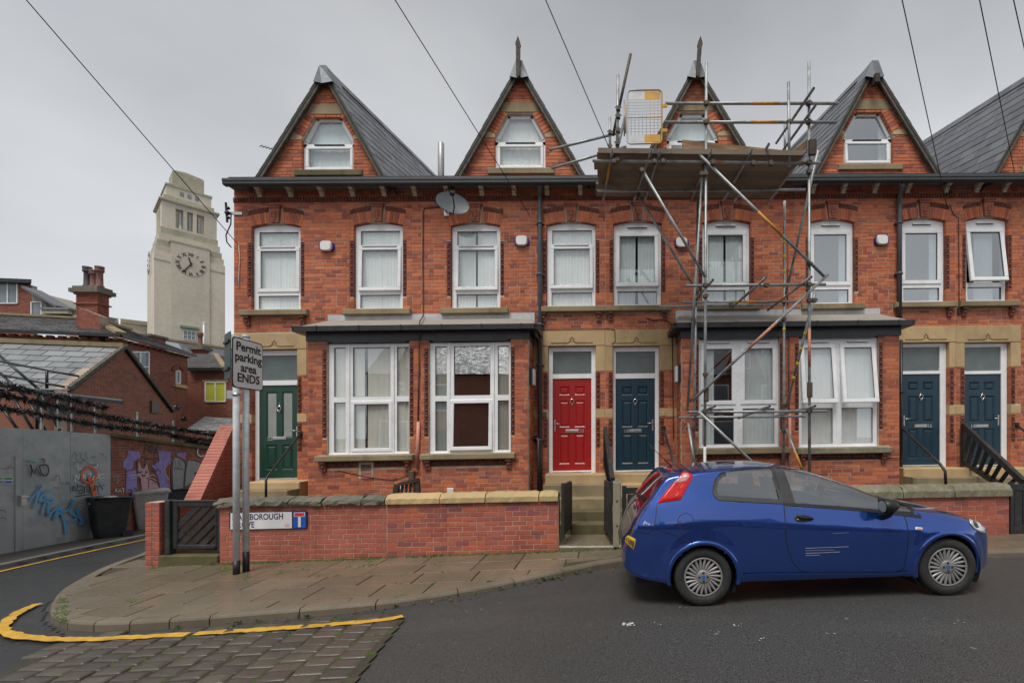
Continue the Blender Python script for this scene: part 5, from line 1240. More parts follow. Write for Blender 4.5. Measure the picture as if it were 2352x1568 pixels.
# wall lamps, bells, cable boxes
def wall_box(name, px, Y, sx, sy, sz, mat, label, cat, sidex=0):
    p = on(px[0], px[1], Y) if not sidex else px; mb = MB(); mb.bbox(p.x-sx/2, p.x+sx/2, p.y-sy, p.y, p.z-sz/2, p.z+sz/2, .008); return tag(mb.build(name, mat, None, False, (p.x, p.y, p.z)), label, cat)
bx1L = fac(1213.5, 900, YB)[0]; bx0R = fac(1566, 900, YB)[0]
for (X, s, pyy, label) in ((bx1L, 1, 866, 'white wall lamp on the side of the bay beside the red door'), (bx0R, -1, 864, 'white wall lamp on the side of the scaffolded bay')):
    z = fac(1222, pyy, YB+.3)[1]+SH*X; t = thing('wall_lamp', label, 'lamp', (X, YB+.25, z), 'bulkhead lamps on the bays')
    mb = MB(); mb.box(min(X, X+s*.05), max(X, X+s*.05), YB+.1, YB+.22, z-.17, z+.17); mb.build('back_plate', 'black_plastic', t)
    mb = MB(); mb.box(min(X, X+s*.09), max(X, X+s*.09), YB+.225, YB+.4, z-.16, z+.16); mb.build('diffuser', 'sign_white', t)
wall_box('door_bell', (1250.5, 952), YF-.0, .1, .05, .12, 'brown_plastic', 'brown door bell box left of the red door', 'bell')
wall_box('socket_box', (1523, 950), YF-.0, .1, .02, .09, 'sandstone', 'buff socket plate right of the blue door numbered 18', 'socket')
wall_box('cable_box', (948, 1092), YB, .1, .09, .2, 'brown_plastic', 'brown cable box on the brickwork under the bay sills', 'box')
wall_box('meter_plate', (920, 1116), YB, .1, .03, .12, 'sign_white', 'small white plate half hidden behind the boundary wall by the bench', 'plate')
wall_box('meter_plate', (1035, 1127), YB, .13, .03, .12, 'sign_white', 'small white plate low on the bay wall beside the steps', 'plate')
wall_box('cable_box', (2201, 715), YF, .05, .04, .14, 'black_plastic', 'small black cable box under the sill over the slatted rail', 'box')
yb = YB-.015
cable('pink_pipe', [on(961, 968, YB-.03), on(958, 1073, YB-.03)], .032, 'pink_pipe', 'salmon plastic conduit between the two left bay windows', 'pipe', 10)
cable('pink_pipe', [on(1814, 945, YB-.03), on(1814, 1100, YB-.03)], .03, 'pink_pipe', 'salmon plastic conduit behind the scaffold tower', 'pipe', 10)
cable('brown_cable', [on(1010, 475, YF-.015), on(975, 478, YF-.015), on(972, 485, YF-.015), on(971, 600, YF-.015), on(972, 725, YF-.015), on(964, 738, YB-.2), on(963, 770, YB-.06), on(962, 870, yb), on(960, 968, yb)], .012, 'brown_cable', 'brown cable running down from the satellite dish')
cable('brown_cable', [on(1809, 560, YF-.015), on(1809, 700, YF-.015)], .012, 'brown_cable', 'brown cable down the wall behind the scaffold tower')
cable('brown_cable', [on(1812, 775, YB-.04), on(1812, 945, yb)], .012, 'brown_cable', 'brown cable between the scaffolded bay windows')
cable('brown_cable', [on(2182, 470, YF-.012), on(2190, 492, YF-.012), on(2202, 500, YF-.012), on(2203, 700, YF-.012)], .008, 'brown_cable', 'thin cable looping between the two right hand upper windows')
cable('black_cable', [on(548, 563, YF-.015), on(551, 590, YF-.015), on(548, 640, YF-.015), on(549, 662, YF-.02)], .008, 'litter', 'loose white cable hanging at the corner of the end house')
cable('black_cable', [on(1244, 757, YF-.02), on(1400, 755, YF-.02), on(1412, 758, YF-.02), on(1413, 785, YF-.02), on(1405, 790, YF-.02)], .007, 'wire', 'black cable along the sandstone lintels of the red door')
cable('black_cable', [on(1540, 735, YF-.02), on(1555, 736, YF-.02)] if False else [on(1484, 730, YF-.02), on(1500, 735, YF-.02), on(1530, 734, YF-.02), on(1543, 745, YF-.02), on(1545, 850, YF-.02), on(1547, 1010, YF-.02)], .009, 'wire', 'black cable drooping past the blue door numbered 18')
cable('black_cable', [on(1880, 1051, YB-.02), on(1990, 1050, YB-.02), on(2066, 1052, YB-.02)], .008, 'wire', 'black clipped cable low on the right hand bay')
cable('black_cable', [on(895, 1082, YB-.01), on(905, 1095, YB-.012), on(940, 1106, YB-.012), on(975, 1102, YB-.01)] if False else [on(846, 1080, YB-.01)+Vector((-.6, 0, 0)), on(850, 1096, YB-.012), on(900, 1102, YB-.012), on(960, 1085, YB-.01)], .006, 'wire', 'thin black wire sagging under the left bay sill')
# bracket with insulator at the corner of the end house
t = thing('cable_bracket', 'steel cable bracket with black insulators on the corner of the end house', 'bracket', on(552, 491)); q = on(552, 491)
mb = MB(); e0 = on(522, 489, YF-.05); mb.box(q.x-.3, q.x+.05, YF-.02, YF-.004, q.z-.03, q.z+.03); mb.build('arm', 'steel', t)
mb = MB(); mb.beam(e0+Vector((0, 0, -.2)), e0+Vector((-.03, 0, .22)), .03, .03, (0, 1, 0)); mb.ball(e0, .05, 8, 5); mb.ball(e0+Vector((.02, 0, .1)), .035); mb.ball(e0+Vector((.02, 0, -.1)), .035); mb.tube([e0, Vector((q.x-.2, YF-.01, q.z))], .018, 6); mb.build('insulator', 'black_plastic', t)
mb = MB(); mb.tube([e0+Vector((.08, 0, 0)), on(531, 520, YF-.05), on(524, 545, YF-.05), on(519, 530, YF-.05)] if False else [e0+Vector((.08, 0, 0)), on(530, 515, YF-.05), on(519, 540, YF-.05), on(521, 556, YF-.05), on(531, 568, YF-.05)], .012, 6); mb.build('loose_lead', 'wire', t)
# ------------------------------------------------------------------ brickwork on any upright plane
def brick_plane(parent, O, u, n, poly, mat, mortar, nmax=120, seed=1, holes=(), thick=.1, wall_name='wall_core', back=.1, zref=None):
    """poly in (u, z); n points to the viewer"""
    O, u, n = Vector(O), Vector(u).normalized(), Vector(n).normalized(); rnd = random.Random(seed)
    mb = MB(); mb.poly3([O+u*a+Vector((0, 0, b-O.z))-n*.008 for a, b in poly], -n*back); mb.build(wall_name, mortar, parent)
    bl = layout([list(poly)], [list(h) for h in holes], poly[0][1] if zref is None else zref, seed)
    key = lambda b: (O+u*((b[0]+b[1])/2)).length
    full = sorted([b for b in bl if b[1]-b[0] > .19], key=key)[:nmax]; fs = set(full); stf = MB(); cache = {}
    ang = math.atan2(u.y, u.x)
    for b in bl:
        c = O+u*((b[0]+b[1])/2)+Vector((0, 0, (b[2]+b[3])/2-O.z))-n*(thick/2-rnd.uniform(-.002, .003)); L = b[1]-b[0]
        if b in fs:
            k = round(L/.006)
            if k not in cache:
                m = MB(); m.obox((0, 0, 0), u*(k*.003), n*thick/2, Vector((0, 0, (BC-BJ)/2))); cache[k] = m.mesh('brick', mat, Vector((0, 0, 0)), False)
            place(cache[k], 'brick', parent, c)
        else: stf.obox(c, u*L/2, n*thick/2, Vector((0, 0, (b[3]-b[2])/2)))
    if stf.v: tag(stf.build('brickwork', mat, parent), kind='stuff')
def coping(parent, x0, x1, zt0, zb0, mat, rough, Y0, Y1, seed):
    rnd = random.Random(seed); n = max(3, int((x1-x0)/.07)); prof = [(Y0, .0), (Y0-.012, .25), (Y0-.01, .55), (Y0+.04, .85), (Y0+.1, 1.0), (Y1-.08, 1.0), (Y1-.01, .7), (Y1, 0)] if rough else [(Y0, 0), (Y0, .52), (Y0+.07, .97), (Y0+.12, 1.0), (Y1-.09, 1.0), (Y1, .5), (Y1, 0)]
    mb = MB(); vs = []; m = len(prof); H = zt0-zb0
    for i in range(n+1):
        x = x0+.005+(x1-x0-.01)*i/n; e = 1 if 0 < i < n else .9
        for (y, t) in prof:
            j = .02 if rough else .006
            yy = y+rnd.uniform(-j, j); zz = zb0+H*t*(e if t > .1 else 1)+(rnd.uniform(-j, j) if t > .1 else 0)
            vs.append((x+(rnd.uniform(-.008, .008) if rough else 0), yy, zz))
    mb.add(vs, [(i*m+k, (i+1)*m+k, (i+1)*m+k+1, i*m+k+1) for i in range(n) for k in range(m-1)]+[tuple(range(m-1, -1, -1)), tuple(n*m+k for k in range(m))], False)
    return mb.build('coping_stone', mat, parent, True)
wx = lambda p: fac(p, 1150, YW)[0]
zc0, zc1 = fac(890, 1157, YW)[1], fac(890, 1138, YW)[1]
gw = thing('boundary_wall', 'low red brick boundary wall with stone coping and the street sign', 'wall', (wx(504), YW, pave_z(wx(504))))
mb = MB(); mb.box(wx(504), wx(1283), YW+.007, YW+.22, -.6, zc0-.002); mb.build('wall_core', 'mortar_wall', gw, True)
for a, b, mt, sd in ((504, 888, 'brick_plain', 3), (888.6, 1283, 'brick_wall', 4)):
    brickwork(gw, [rectp((wx(a), wx(b), -.55, zc0))], [], YW, mt, zc0-BC*12, 150, seed=sd, depth=.2, jit=.002)
for (a, b, mt, ro_) in ((496, 666, 'coping_grey', 1), (668, 742, 'coping_grey', 1), (745, 832, 'coping_grey', 1), (833, 886, 'coping_grey', 1), (887, 1011, 'coping_yellow', 0), (1011.5, 1115, 'coping_yellow', 0), (1116, 1237.6, 'coping_yellow', 0), (1238.5, 1282.5, 'coping_yellow', 0)):
    coping(gw, wx(a), wx(b), zc1+(.0 if ro_ else .02), zc0, mt, ro_, YW-.045, YW+.27, int(a))
gr = thing('boundary_wall', 'low red brick boundary wall with lichened coping behind the blue car', 'wall', (wx(1800), YW, pave_z(wx(1800))))
rz0, rz1 = fac(2200, 1140, YW)[1], fac(2200, 1112, YW)[1]
mb = MB(); mb.box(wx(1600), wx(2318), YW+.007, YW+.22, -.6, rz0-.002); mb.build('wall_core', 'mortar_wall', gr, True)
brickwork(gr, [rectp((wx(1600), wx(2318), -.5, rz0))], [], YW, 'brick_wall', rz0-BC*12, 260, seed=8, depth=.2)
for a, b in ((1598, 1760), (1761, 1900), (1901, 2070), (2071, 2188), (2189, 2321)): coping(gr, wx(a), wx(b), rz1, rz0, 'coping_lichen', 0, YW-.05, YW+.27, int(a))
# gate pillar and side wall with the pink brick coping
pil = thing('gate_pillar', 'square red brick gate pillar on the pavement corner', 'pillar', (wx(350), YW, pave_z(wx(350))))
pz1 = at(350, 1153, YW).z; px0_, px1_ = at(334.5, 1200, YW).x, at(367, 1200, YW).x
mb = MB(); mb.box(px0_+.012, px1_-.012, YW+.0, YW+.22, -.9, pz1-.003); mb.build('wall_core', 'mortar_wall', pil)
k = 0; z = pz1-BC
while z > -.5:
    hs = [(px0_, px0_+.105), (px0_+.115, px1_)] if k % 2 else [(px0_, px1_-.115), (px1_-.105, px1_)]
    for a, b in hs: m = MB(); m.bbox(a, b, YW-.01, YW+.22, z+BJ/2, z+BC-BJ/2, .004); m.build('brick', 'brick_wall', pil)
    z -= BC; k += 1
sw = thing('side_wall', 'sloping side wall with pink brick-on-edge coping beside the end house', 'wall', (-7.4, 7.7, pave_z(-7.4)))
S0 = at(374, 1151, YW+.22); S2 = at(533, 979, YF-.02); dS = Vector((S2.x-S0.x, S2.y-S0.y, 0)); LS = dS.length; dS.normalize(); nS = Vector((dS.y, -dS.x, 0))
rr_ = ray(455, 1148); tt = (S0.x*dS.y-S0.y*dS.x)/(rr_.x*dS.y-rr_.y*dS.x); S1 = Vector((rr_.x*tt, rr_.y*tt, CH+rr_.z*tt)); u1 = (S1-S0).dot(dS)
zlow = min(S0.z, S1.z)-.02
brick_plane(sw, S0+Vector((0, 0, -.0)), dS, nS, [(0, -1.0), (LS, -1.0), (LS, S2.z-.04), (u1, zlow-.03), (0, zlow-.03)], 'brick_plain', 'mortar_wall', 140, 5)
for (ua, za, ub, zb_) in ((0, zlow, u1, zlow), (u1, zlow, LS, S2.z)):
    A_ = S0+dS*ua; A_.z = za; B_ = S0+dS*ub; B_.z = zb_; d = B_-A_; n = int(d.length/.078); e = d.normalized(); up = nS.cross(e)
    if up.z < 0: up = -up
    for i in range(n): c = A_+d*((i+.5)/n)-nS*.08; m = MB(); m.obox(c, e*(d.length/n/2-.004), nS*.125, up*.035); m.build('coping_brick', 'brick_glossy', sw)
# timber gate with diagonal slats
gt = thing('timber_gate', 'black timber gate with diagonal slats beside the brick pillar', 'gate', at(440, 1262, YW))
def wp_(px, py, Y=YW): return at(px, py, Y)
def wbox(mb, a, b, Y0, Y1, bev=.008):
    p, q = wp_(a[0], a[1]), wp_(b[0], b[1]); mb.bbox(min(p.x, q.x), max(p.x, q.x), Y0, Y1, min(p.z, q.z), max(p.z, q.z), bev)
for nm, a, b, y0, y1 in (('gate_post', (374, 1149), (386, 1274), YW+.02, YW+.14), ('gate_post', (491, 1153), (502.5, 1270), YW+.06, YW+.16), ('stile', (387, 1152), (398.6, 1262), YW+.06, YW+.11), ('stile', (486, 1153), (490.6, 1259), YW+.06, YW+.11), ('rail', (398.8, 1152), (485.8, 1164), YW+.062, YW+.108), ('rail', (398.8, 1253), (485.8, 1262), YW+.062, YW+.108)):
    m = MB(); wbox(m, a, b, y0, y1); m.build(nm, 'black_wood', gt)
m = MB(); wbox(m, (386, 1150.2), (490, 1152), YW+.05, YW+.12); m.build('cap_rail', 'black_wood', gt)
for i in range(7):
    t0 = -60+i*24.5                              # slats rise to the right, clipped to the frame
    pts = clip(clip(clip(clip([(398+t0, 1262), (415+t0, 1262), (415+t0+105, 1157), (398+t0+105, 1157)], 1, 0, 486), -1, 0, -399), 0, 1, 1254), 0, -1, -1163)
    if len(pts) >= 3:
        m = MB(); q = [wp_(*p) for p in pts]; m.poly3([Vector((v.x, YW+.075, v.z)) for v in q], Vector((0, .022, 0))); m.build('slat', 'black_wood', gt)
m = MB(); a, b = at(366, 1275, YW), at(503, 1301, YW); m.bbox(a.x, b.x, YW-.03, YW+.35, a.z-.35, a.z, .012); tag(m.build('gate_step', 'mossy_stone', None, False, (a.x, YW, b.z)), 'mossy stone step under the timber gate', 'step')
# ------------------------------------------------------------------ door steps
def steps(name, label, x0, x1, rows_, mat='sandstone_dark'):
    t = thing(name, label, 'steps', (x0, rows_[-1][0], 0)); 
    for (Yr, ztop, zbot, m_, Yback) in rows_:
        mb = MB(); mb.bbox(x0, x1, Yr, Yback, zbot, ztop, .014); mb.build('step', m_, t)
    return t
def szz(py, Y, px): return at(px, py, Y).z
YR = [9.5, 9.2, 8.88, 8.56, 8.24]
xs0, xs1 = at(1252, 1100, 9.5).x, at(1403, 1100, 9.5).x
tops = [szz(1089, 9.5, 1330), szz(1113, 9.2, 1330), szz(1144.6, 8.88, 1330), szz(1173.7, 8.56, 1330), szz(1203.6, 8.24, 1330)]; low = szz(1229, 8.24, 1330)
steps('stone_steps', 'flight of mossy stone steps up to the red door', xs0, xs1, [(YR[i], tops[i], (tops[i+1] if i < 4 else low)-.25, ['sandstone', 'sandstone_dark', 'sandstone_dark', 'mossy_stone', 'mossy_stone'][i], YR[i-1]+.02 if i else YF+.1) for i in range(5)])
xs2, xs3 = xs1+.02, at(1543, 1100, 9.5).x
steps('stone_steps', 'stone steps up to the blue door numbered 18', xs2, xs3, [(YR[i], tops[i]+.01, (tops[i+1] if i < 4 else low)-.25, 'sandstone' if i < 2 else 'sandstone_dark', YR[i-1]+.02 if i else YF+.1) for i in range(5)])
m = MB(); a, b = at(1283, 1240, YW), at(1425, 1250, YW); m.bbox(a.x+.004, b.x, YW-.02, 8.24, a.z-.4, at(1340, 1243, YW+.3).z, .02); tag(m.build('entrance_slab', 'flag', None, False, (a.x, YW, b.z)), 'worn stone entrance slab between the gate posts', 'slab')
xg0, xg1 = at(572, 1100, 9.4).x, at(691, 1100, 9.4).x
steps('stone_steps', 'sandstone steps below the green door', xg0, xg1, [(9.35, szz(1105, 9.5, 630), -.7, 'sandstone', YF+.1), (9.0, szz(1125, 9.1, 630), -.8, 'sandstone_dark', 9.36), (8.7, szz(1146, 8.7, 630), -.9, 'sandstone_dark', 9.01)])
xh0, xh1 = at(2076, 1090, 9.5).x, at(2352, 1090, 9.5).x
steps('stone_steps', 'stone steps up to the two blue doors numbered 16 and 14', xh0, xh1+1, [(9.5, szz(1075, 9.5, 2200), -.4, 'sandstone', YF+.1), (9.2, szz(1096, 9.2, 2200), -.5, 'sandstone_dark', 9.52), (8.9, szz(1118, 8.9, 2200), -.5, 'mossy_stone', 9.22), (8.6, szz(1145, 8.6, 2200), -.5, 'mossy_stone', 8.92)])
# house 20/18: open gate leaves, concrete post, stair rail
def leaf(name, label, P, d, L, zb_, zt_, mat='black_wood', nsl=5):
    t = thing(name, label, 'gate', (P[0], P[1], zb_)); d = Vector(d).normalized(); up = Vector((0, 0, 1)); P = Vector((P[0], P[1], 0)); n = d.cross(up)
    def post(u0, u1, z0, z1, nm, th=.05): m = MB(); m.obox(P+d*((u0+u1)/2)+up*((z0+z1)/2), d*((u1-u0)/2), n*th/2, up*((z1-z0)/2)); m.build(nm, mat, t)
    post(0, .07, zb_, zt_, 'stile'); post(L-.07, L, zb_, zt_-.06, 'stile'); post(.07, L-.07, zt_-.13, zt_-.03, 'rail', .045); post(.07, L-.07, zb_+.04, zb_+.14, 'rail', .045)
    for i in range(nsl): u = .08+(L-.16)*i/nsl; post(u+.008, u+(L-.16)/nsl-.008, zb_+.15, zt_-.14, 'slat', .03)
    return t
gl = at(1285, 1200, YW); leaf('timber_gate', 'black timber gate leaf swung open against the wall end by the steps', (gl.x+.05, YW+.02), (.09, 1, 0), .8, at(1290, 1236, YW).z, at(1290, 1110, YW).z)
gl2 = at(1406, 1200, YW); leaf('timber_gate', 'black timber gate leaf swung open against the concrete post', (gl2.x-.02, YW+.03), (-.12, 1, 0), .75, at(1404, 1240, YW).z, at(1404, 1107, YW).z)
m = MB(); a, b = at(1408, 1106, YW), at(1426, 1245, YW); m.bbox(a.x, b.x, YW-.02, YW+.12, b.z-.2, a.z, .015); m.prism([(a.x+.01, a.z-.01), (b.x-.01, a.z-.01), ((a.x+b.x)/2+.02, a.z+.03), ((a.x+b.x)/2-.02, a.z+.03)], YW-.01, YW+.11)
t = thing('gate_post', 'pale concrete gate post with two bolt holes beside the steps', 'post', (a.x, YW, b.z)); m.build('shaft', 'concrete', t)
for py in (1150, 1207): q = at(1417, py, YW-.02); m = MB(); m.ball(q, .022, 8, 5, .3); m.build('bolt_hole', 'brown_plastic', t)
g2 = at(1429, 1200, YW); leaf('timber_gate', 'closed black timber gate behind the rear of the car', (g2.x, YW+.05), (1, 0, 0), .85, at(1440, 1240, YW).z, at(1440, 1116, YW).z)
def rail_panel(name, label, P, Q, drop0, drop1, nsl, sw_, mat='black_wood', beam=.09):
    t = thing(name, label, 'railing', (Q[0], Q[1], Q[2]-1)); P, Q = Vector(P), Vector(Q)
    m = MB(); m.beam(P, Q, .07, beam); m.build('top_rail', mat, t); P2, Q2 = P-Vector((0, 0, drop0)), Q-Vector((0, 0, drop1))
    m = MB(); m.beam(P2, Q2, .06, beam*.9); m.build('bottom_rail', mat, t)
    for e in (P, Q): dr = drop0 if e is P else drop1; m = MB(); m.beam(e+Vector((0, 0, .02)), e-Vector((0, 0, dr+.1)), .08, .08, (1, 0, 0)); m.build('newel', mat, t)
    for i in range(nsl):
        s_ = (i+.5)/nsl; lean = .12; a_ = P.lerp(Q, min(1, s_+lean*.6))-Vector((0, 0, .03)); b_ = P2.lerp(Q2, max(0, s_-lean*.6))+Vector((0, 0, .03)); m = MB(); m.beam(a_, b_, .022, sw_, (1, 0, 0)); m.build('slat', mat, t)
    return t
rail_panel('stair_rail', 'black timber rail sloping down between the red and the blue door steps', at(1390, 985, YF-.08), at(1407, 1104, YW+.25), .75, .3, 7, .09, beam=.11)
rail_panel('stair_rail', 'black slatted timber stair rail below the door numbered 14', at(2213, 976, YF-.1), at(2352, 1108, YW+.3), .8, .3, 9, .085, beam=.12)
g3 = at(2324, 1180, YW); leaf('timber_gate', 'black timber gate at the end of the lichened wall', (g3.x, YW+.05), (1, .05, 0), .9, at(2340, 1228, YW).z, at(2340, 1108, YW).z)
def handrail(label, pts, plate=None, r_=.022, sq=False):
    t = thing('handrail', label, 'handrail', pts[-1]); m = MB(); m.tube(pts, r_, 4 if sq else 8); m.build('rail', 'black_paint', t)
    if plate: m = MB(); m.box(plate.x-.045, plate.x+.045, YF-.015, YF+.005, plate.z-.06, plate.z+.06); m.build('wall_plate', 'black_paint', t)
handrail('black tubular handrail bending down beside the green door', [on(690, 996, YF), on(687, 999, YF-.08), at(613, 1096, 8.75), at(611, 1101, 8.7), at(611, 1150, 8.7)], on(690, 996, YF))
handrail('black square handrail left of the red door steps', [on(1229, 1007, YF), at(1236, 1007, 8.6), at(1237, 1010, 8.55), at(1237, 1130, 8.5)], on(1229, 1007, YF), .025, True)
handrail('black handrail right of the blue door numbered 18', [on(1524, 985, YF), on(1525, 987, YF-.1), at(1549, 1066, 8.2), at(1552, 1120, 8.15)], on(1524, 985, YF))
handrail('black handrail with a rounded bend below the door numbered 16', [on(2070, 981, YF), on(2073, 984, YF-.08), at(2160, 1066, 8.6), at(2171, 1082, 8.5), at(2173, 1125, 8.5)], on(2070, 981, YF), .026)
handrail('black handrail at the far side of the door numbered 14', [on(2336, 976, YF), on(2340, 980, YF-.1), at(2420, 1040, 8.8)], on(2336, 976, YF))
# old wooden bench back leaning behind the boundary wall
t = thing('wooden_bench', 'dark wooden bench end poking up behind the boundary wall', 'bench', at(940, 1160, 8.3))
for (p, q, w_, h_, nm) in (((912, 1112), (906, 1160), .09, .07, 'leg'), ((916, 1112), (962, 1101), .06, .1, 'top_rail'), ((959, 1104), (962, 1160), .07, .07, 'leg'), ((915, 1150), (962, 1146), .05, .07, 'rail')):
    m = MB(); m.beam(at(*p, 8.3), at(*q, 8.3), w_, h_, (0, 1, 0)); m.build(nm, 'wood_dark', t)
for i in range(4): x = 925+i*9.5; m = MB(); m.beam(at(x, 1109-i*2, 8.31), at(x-4, 1150, 8.31), .03, .05, (0, 1, 0)); m.build('slat', 'wood_dark', t)
# ------------------------------------------------------------------ signs
pp1, pp2 = pav(543, 1318), pav(565, 1312)
L3 = at(532.5, 826, 6.52); R3 = at(602.5, 846, 7.14); us = Vector((R3.x-L3.x, R3.y-L3.y, 0)); Wd = us.length; us.normalize(); ns = Vector((us.y, -us.x, 0)); ups = Vector((0, 0, 1))
zt_, zb_ = at(533, 767, 6.52).z, at(531, 886, 6.52).z; cS = (Vector((L3.x, L3.y, 0))+Vector((R3.x, R3.y, 0)))/2+ups*((zt_+zb_)/2-.02); Hs = zt_-zb_
ps = thing('parking_sign', 'white permit parking area ends sign on two galvanised posts', 'sign', pp1)
def post_xy(p): return p
for pp, ztop, bl in ((pp1, zt_-.02, .2), (pp2, zt_+.02, .3)):
    m = MB(); m.tube([pp+ups*-.05, Vector((pp.x, pp.y, ztop))], .042, 14); m.tube([Vector((pp.x, pp.y, ztop)), Vector((pp.x, pp.y, ztop+.04))], .047, 14); m.build('post', 'galv_post', ps)
    m = MB(); m.tube([pp+ups*-.04, pp+ups*bl], .0435, 14); m.build('post_sleeve', 'sign_black', ps)
cS2 = cS.copy()
def rrect(c, u, v, w_, h_, r_, n, y0, y1, mb):
    pts = []
    for (sx, sy, a0) in ((1, 1, 0), (-1, 1, 90), (-1, -1, 180), (1, -1, 270)):
        for i in range(5): a = R(a0+90*i/4); pts.append(c+u*(sx*(w_/2-r_)+r_*math.cos(a))+v*(sy*(h_/2-r_)+r_*math.sin(a))+n*y0)
    mb.poly3(pts[::-1], n*(y1-y0)) if False else mb.poly3(pts, n*(y1-y0))
for off, w_, h_, mt, nm in ((0, Wd, Hs, 'sign_black', 'sign_plate'), (.006, Wd-.035, Hs-.035, 'sign_white', 'sign_face')):
    m = MB(); rrect(cS, us, ups, w_, h_, .05, ns, off, off+.006, m); m.build(nm, mt, ps)
m = MB()
for i, tx in enumerate(('Permit', 'parking', 'area', 'ENDS')):
    put_text(m, tx, .172, cS+ns*.0145+ups*(Hs*(.25-.205*i)), us, ups, xs=1.08, weight=.005)
m.build('lettering', 'sign_black', ps)
m = MB(); m.obox(cS-ns*.02+ups*.2, us*.2, ns*.02, ups*.02); m.obox(cS-ns*.02-ups*.25, us*.2, ns*.02, ups*.02); m.build('clamp_rail', 'steel', ps)
m = MB(); q = Vector((pp1.x, pp1.y, zb_-.1)); m.tube([q-ups*.02, q+ups*.02], .05, 12); m.obox(q-us*.0+Vector((-.09, .03, 0)), Vector((.05, 0, 0)), Vector((0, .03, 0)), ups*.06); m.build('clamp', 'steel', ps)
bk = thing('sign_back', 'dark green back of a second sign plate on the same posts', 'sign', Vector((pp1.x, pp1.y, zb_)))
a_, b_ = at(517, 818, 7.0), at(531, 818, 6.72); ub = Vector((b_.x-a_.x, b_.y-a_.y, 0)); wb = ub.length; ub.normalize(); nb = Vector((ub.y, -ub.x, 0)); cb = (a_+b_)/2; cb.z = at(524, 818, 6.9).z
m = MB(); rrect(cb, ub, ups, wb, .68, .04, nb, 0, .008, m); m.build('sign_plate', 'sign_green', bk)
for dz in (.2, -.2): m = MB(); m.obox(cb+ups*dz+nb*.02, ub*wb*.4, nb*.012, ups*.018); m.build('clamp_rail', 'black_plastic', bk)
ss = thing('street_sign', 'white street name sign with a blue no through road panel', 'sign', at(617, 1216, YW)); 
s0, s1 = at(529, 1175.5, YW), at(707, 1216, YW); slz = SH+.002
def sp_(u, v): x = s0.x+(s1.x-s0.x)*u; return Vector((x, YW-.02, s1.z+(s0.z-s1.z)*v+slz*(x-s0.x)))
us2 = (sp_(1, 0)-sp_(0, 0)).normalized(); W2 = (sp_(1, 0)-sp_(0, 0)).length; H2 = s0.z-s1.z
n2 = Vector((0, -1, 0)); c2 = sp_(.5, .5)
m = MB(); rrect(c2, us2, ups, W2, H2, .025, n2, -.012, 0, m); m.build('sign_plate', 'sign_navy', ss)
m = MB(); cw = sp_(.412, .5); m.obox(cw+n2*.002, us2*(W2*.395), n2*.002, ups*(H2*.455)); m.build('sign_face', 'sign_white', ss)
m = MB(); cw = sp_(.905, .5); m.obox(cw+n2*.002, us2*(W2*.082), n2*.002, ups*(H2*.455)); m.build('panel', 'sign_blue', ss)
m = MB(); put_text(m, 'MARLBOROUGH', .135, sp_(.04, .56)+n2*.006, us2, ups, xs=.79, align='LEFT', weight=.002); put_text(m, 'GROVE', .135, sp_(.04, .14)+n2*.006, us2, ups, xs=.79, align='LEFT', weight=.002); m.build('lettering', 'sign_navy', ss)
m = MB(); put_text(m, 'LS2', .06, sp_(.715, .14)+n2*.006, us2, ups, xs=.8, align='LEFT'); m.build('postcode', 'sign_red', ss)
m = MB(); m.obox(sp_(.905, .41)+n2*.005, us2*(W2*.017), n2*.001, ups*(H2*.31)); m.obox(sp_(.905, .8)+n2*.005, us2*(W2*.07), n2*.001, ups*(H2*.115)); m.build('dead_end_mark', 'sign_white', ss)
m = MB(); m.obox(sp_(.905, .8)+n2*.0065, us2*(W2*.063), n2*.001, ups*(H2*.09)); m.build('red_bar', 'sign_red', ss)
# ------------------------------------------------------------------ scaffolding
YS, YK = 7.8, 8.9
scf = thing('scaffolding', 'galvanised tube scaffolding tower with a boarded platform against the terrace', 'scaffolding', at(1740, 1200, YS))
def T(p, q, mat='galv', nm='scaffold_tube', r_=.0245):
    m = MB(); a, b = at(*p), at(*q); m.tube([a, b], r_, 12); d = (b-a).normalized(); m.build(nm, mat, scf)
    for e, s_ in ((a, -1), (b, 1)):
        m2 = MB(); m2.tube([e+d*s_*.0005, e+d*s_*.0015], r_*.78, 12); m2.build('tube_bore', 'matt_black', scf)
    return a, b
def band(a, b, t0, t1, mat): m = MB(); m.tube([a.lerp(b, t0), a.lerp(b, t1)], .0252, 12); m.build('paint_band', mat, scf)
def drop(px, ptop, Y, mat='galv', pxb=None):
    a = at(px, ptop, Y); pb = at(pxb or px, 1000, Y); b = Vector((pb.x, Y, pave_z(pb.x)-.05)); m = MB(); m.tube([a, b], .0245, 12); m.build('standard', mat, scf); return a, b
f1 = drop(1622.5, 145, YS, pxb=1618); f2 = drop(1858, 143, YS, pxb=1859.5); b1 = drop(1603, 462, YK, pxb=1590); b2 = drop(1802, 462, YK, pxb=1799)
for fr, (a, b), m_ in (((.56, .64), f2, 'tube_red'), ((.80, .9), f1, 'tube_white'), ((.0, .06), b2, 'tube_white')): band(a, b, fr[0], fr[1], m_)
for k in range(7): t = .12+.045*k; a, b = b2; m = MB(); m.tube([a.lerp(b, t), a.lerp(b, t+.012)], .0256, 10); m.build('tape_mark', 'tape_yellow', scf)
T((1419.6, 172, YS), (1417, 372, YS)); T((1401, 268, YK), (1401, 356, YK)); T((1811, 189, 7.74), (1813, 386, 7.74)); T((1803, 285, YK), (1803, 360, YK))
T((1448.5, 124, 7.72), (1408, 312, 8.1), 'coupler'); T((1436, 270, 7.9), (1410, 372, 7.86)); 
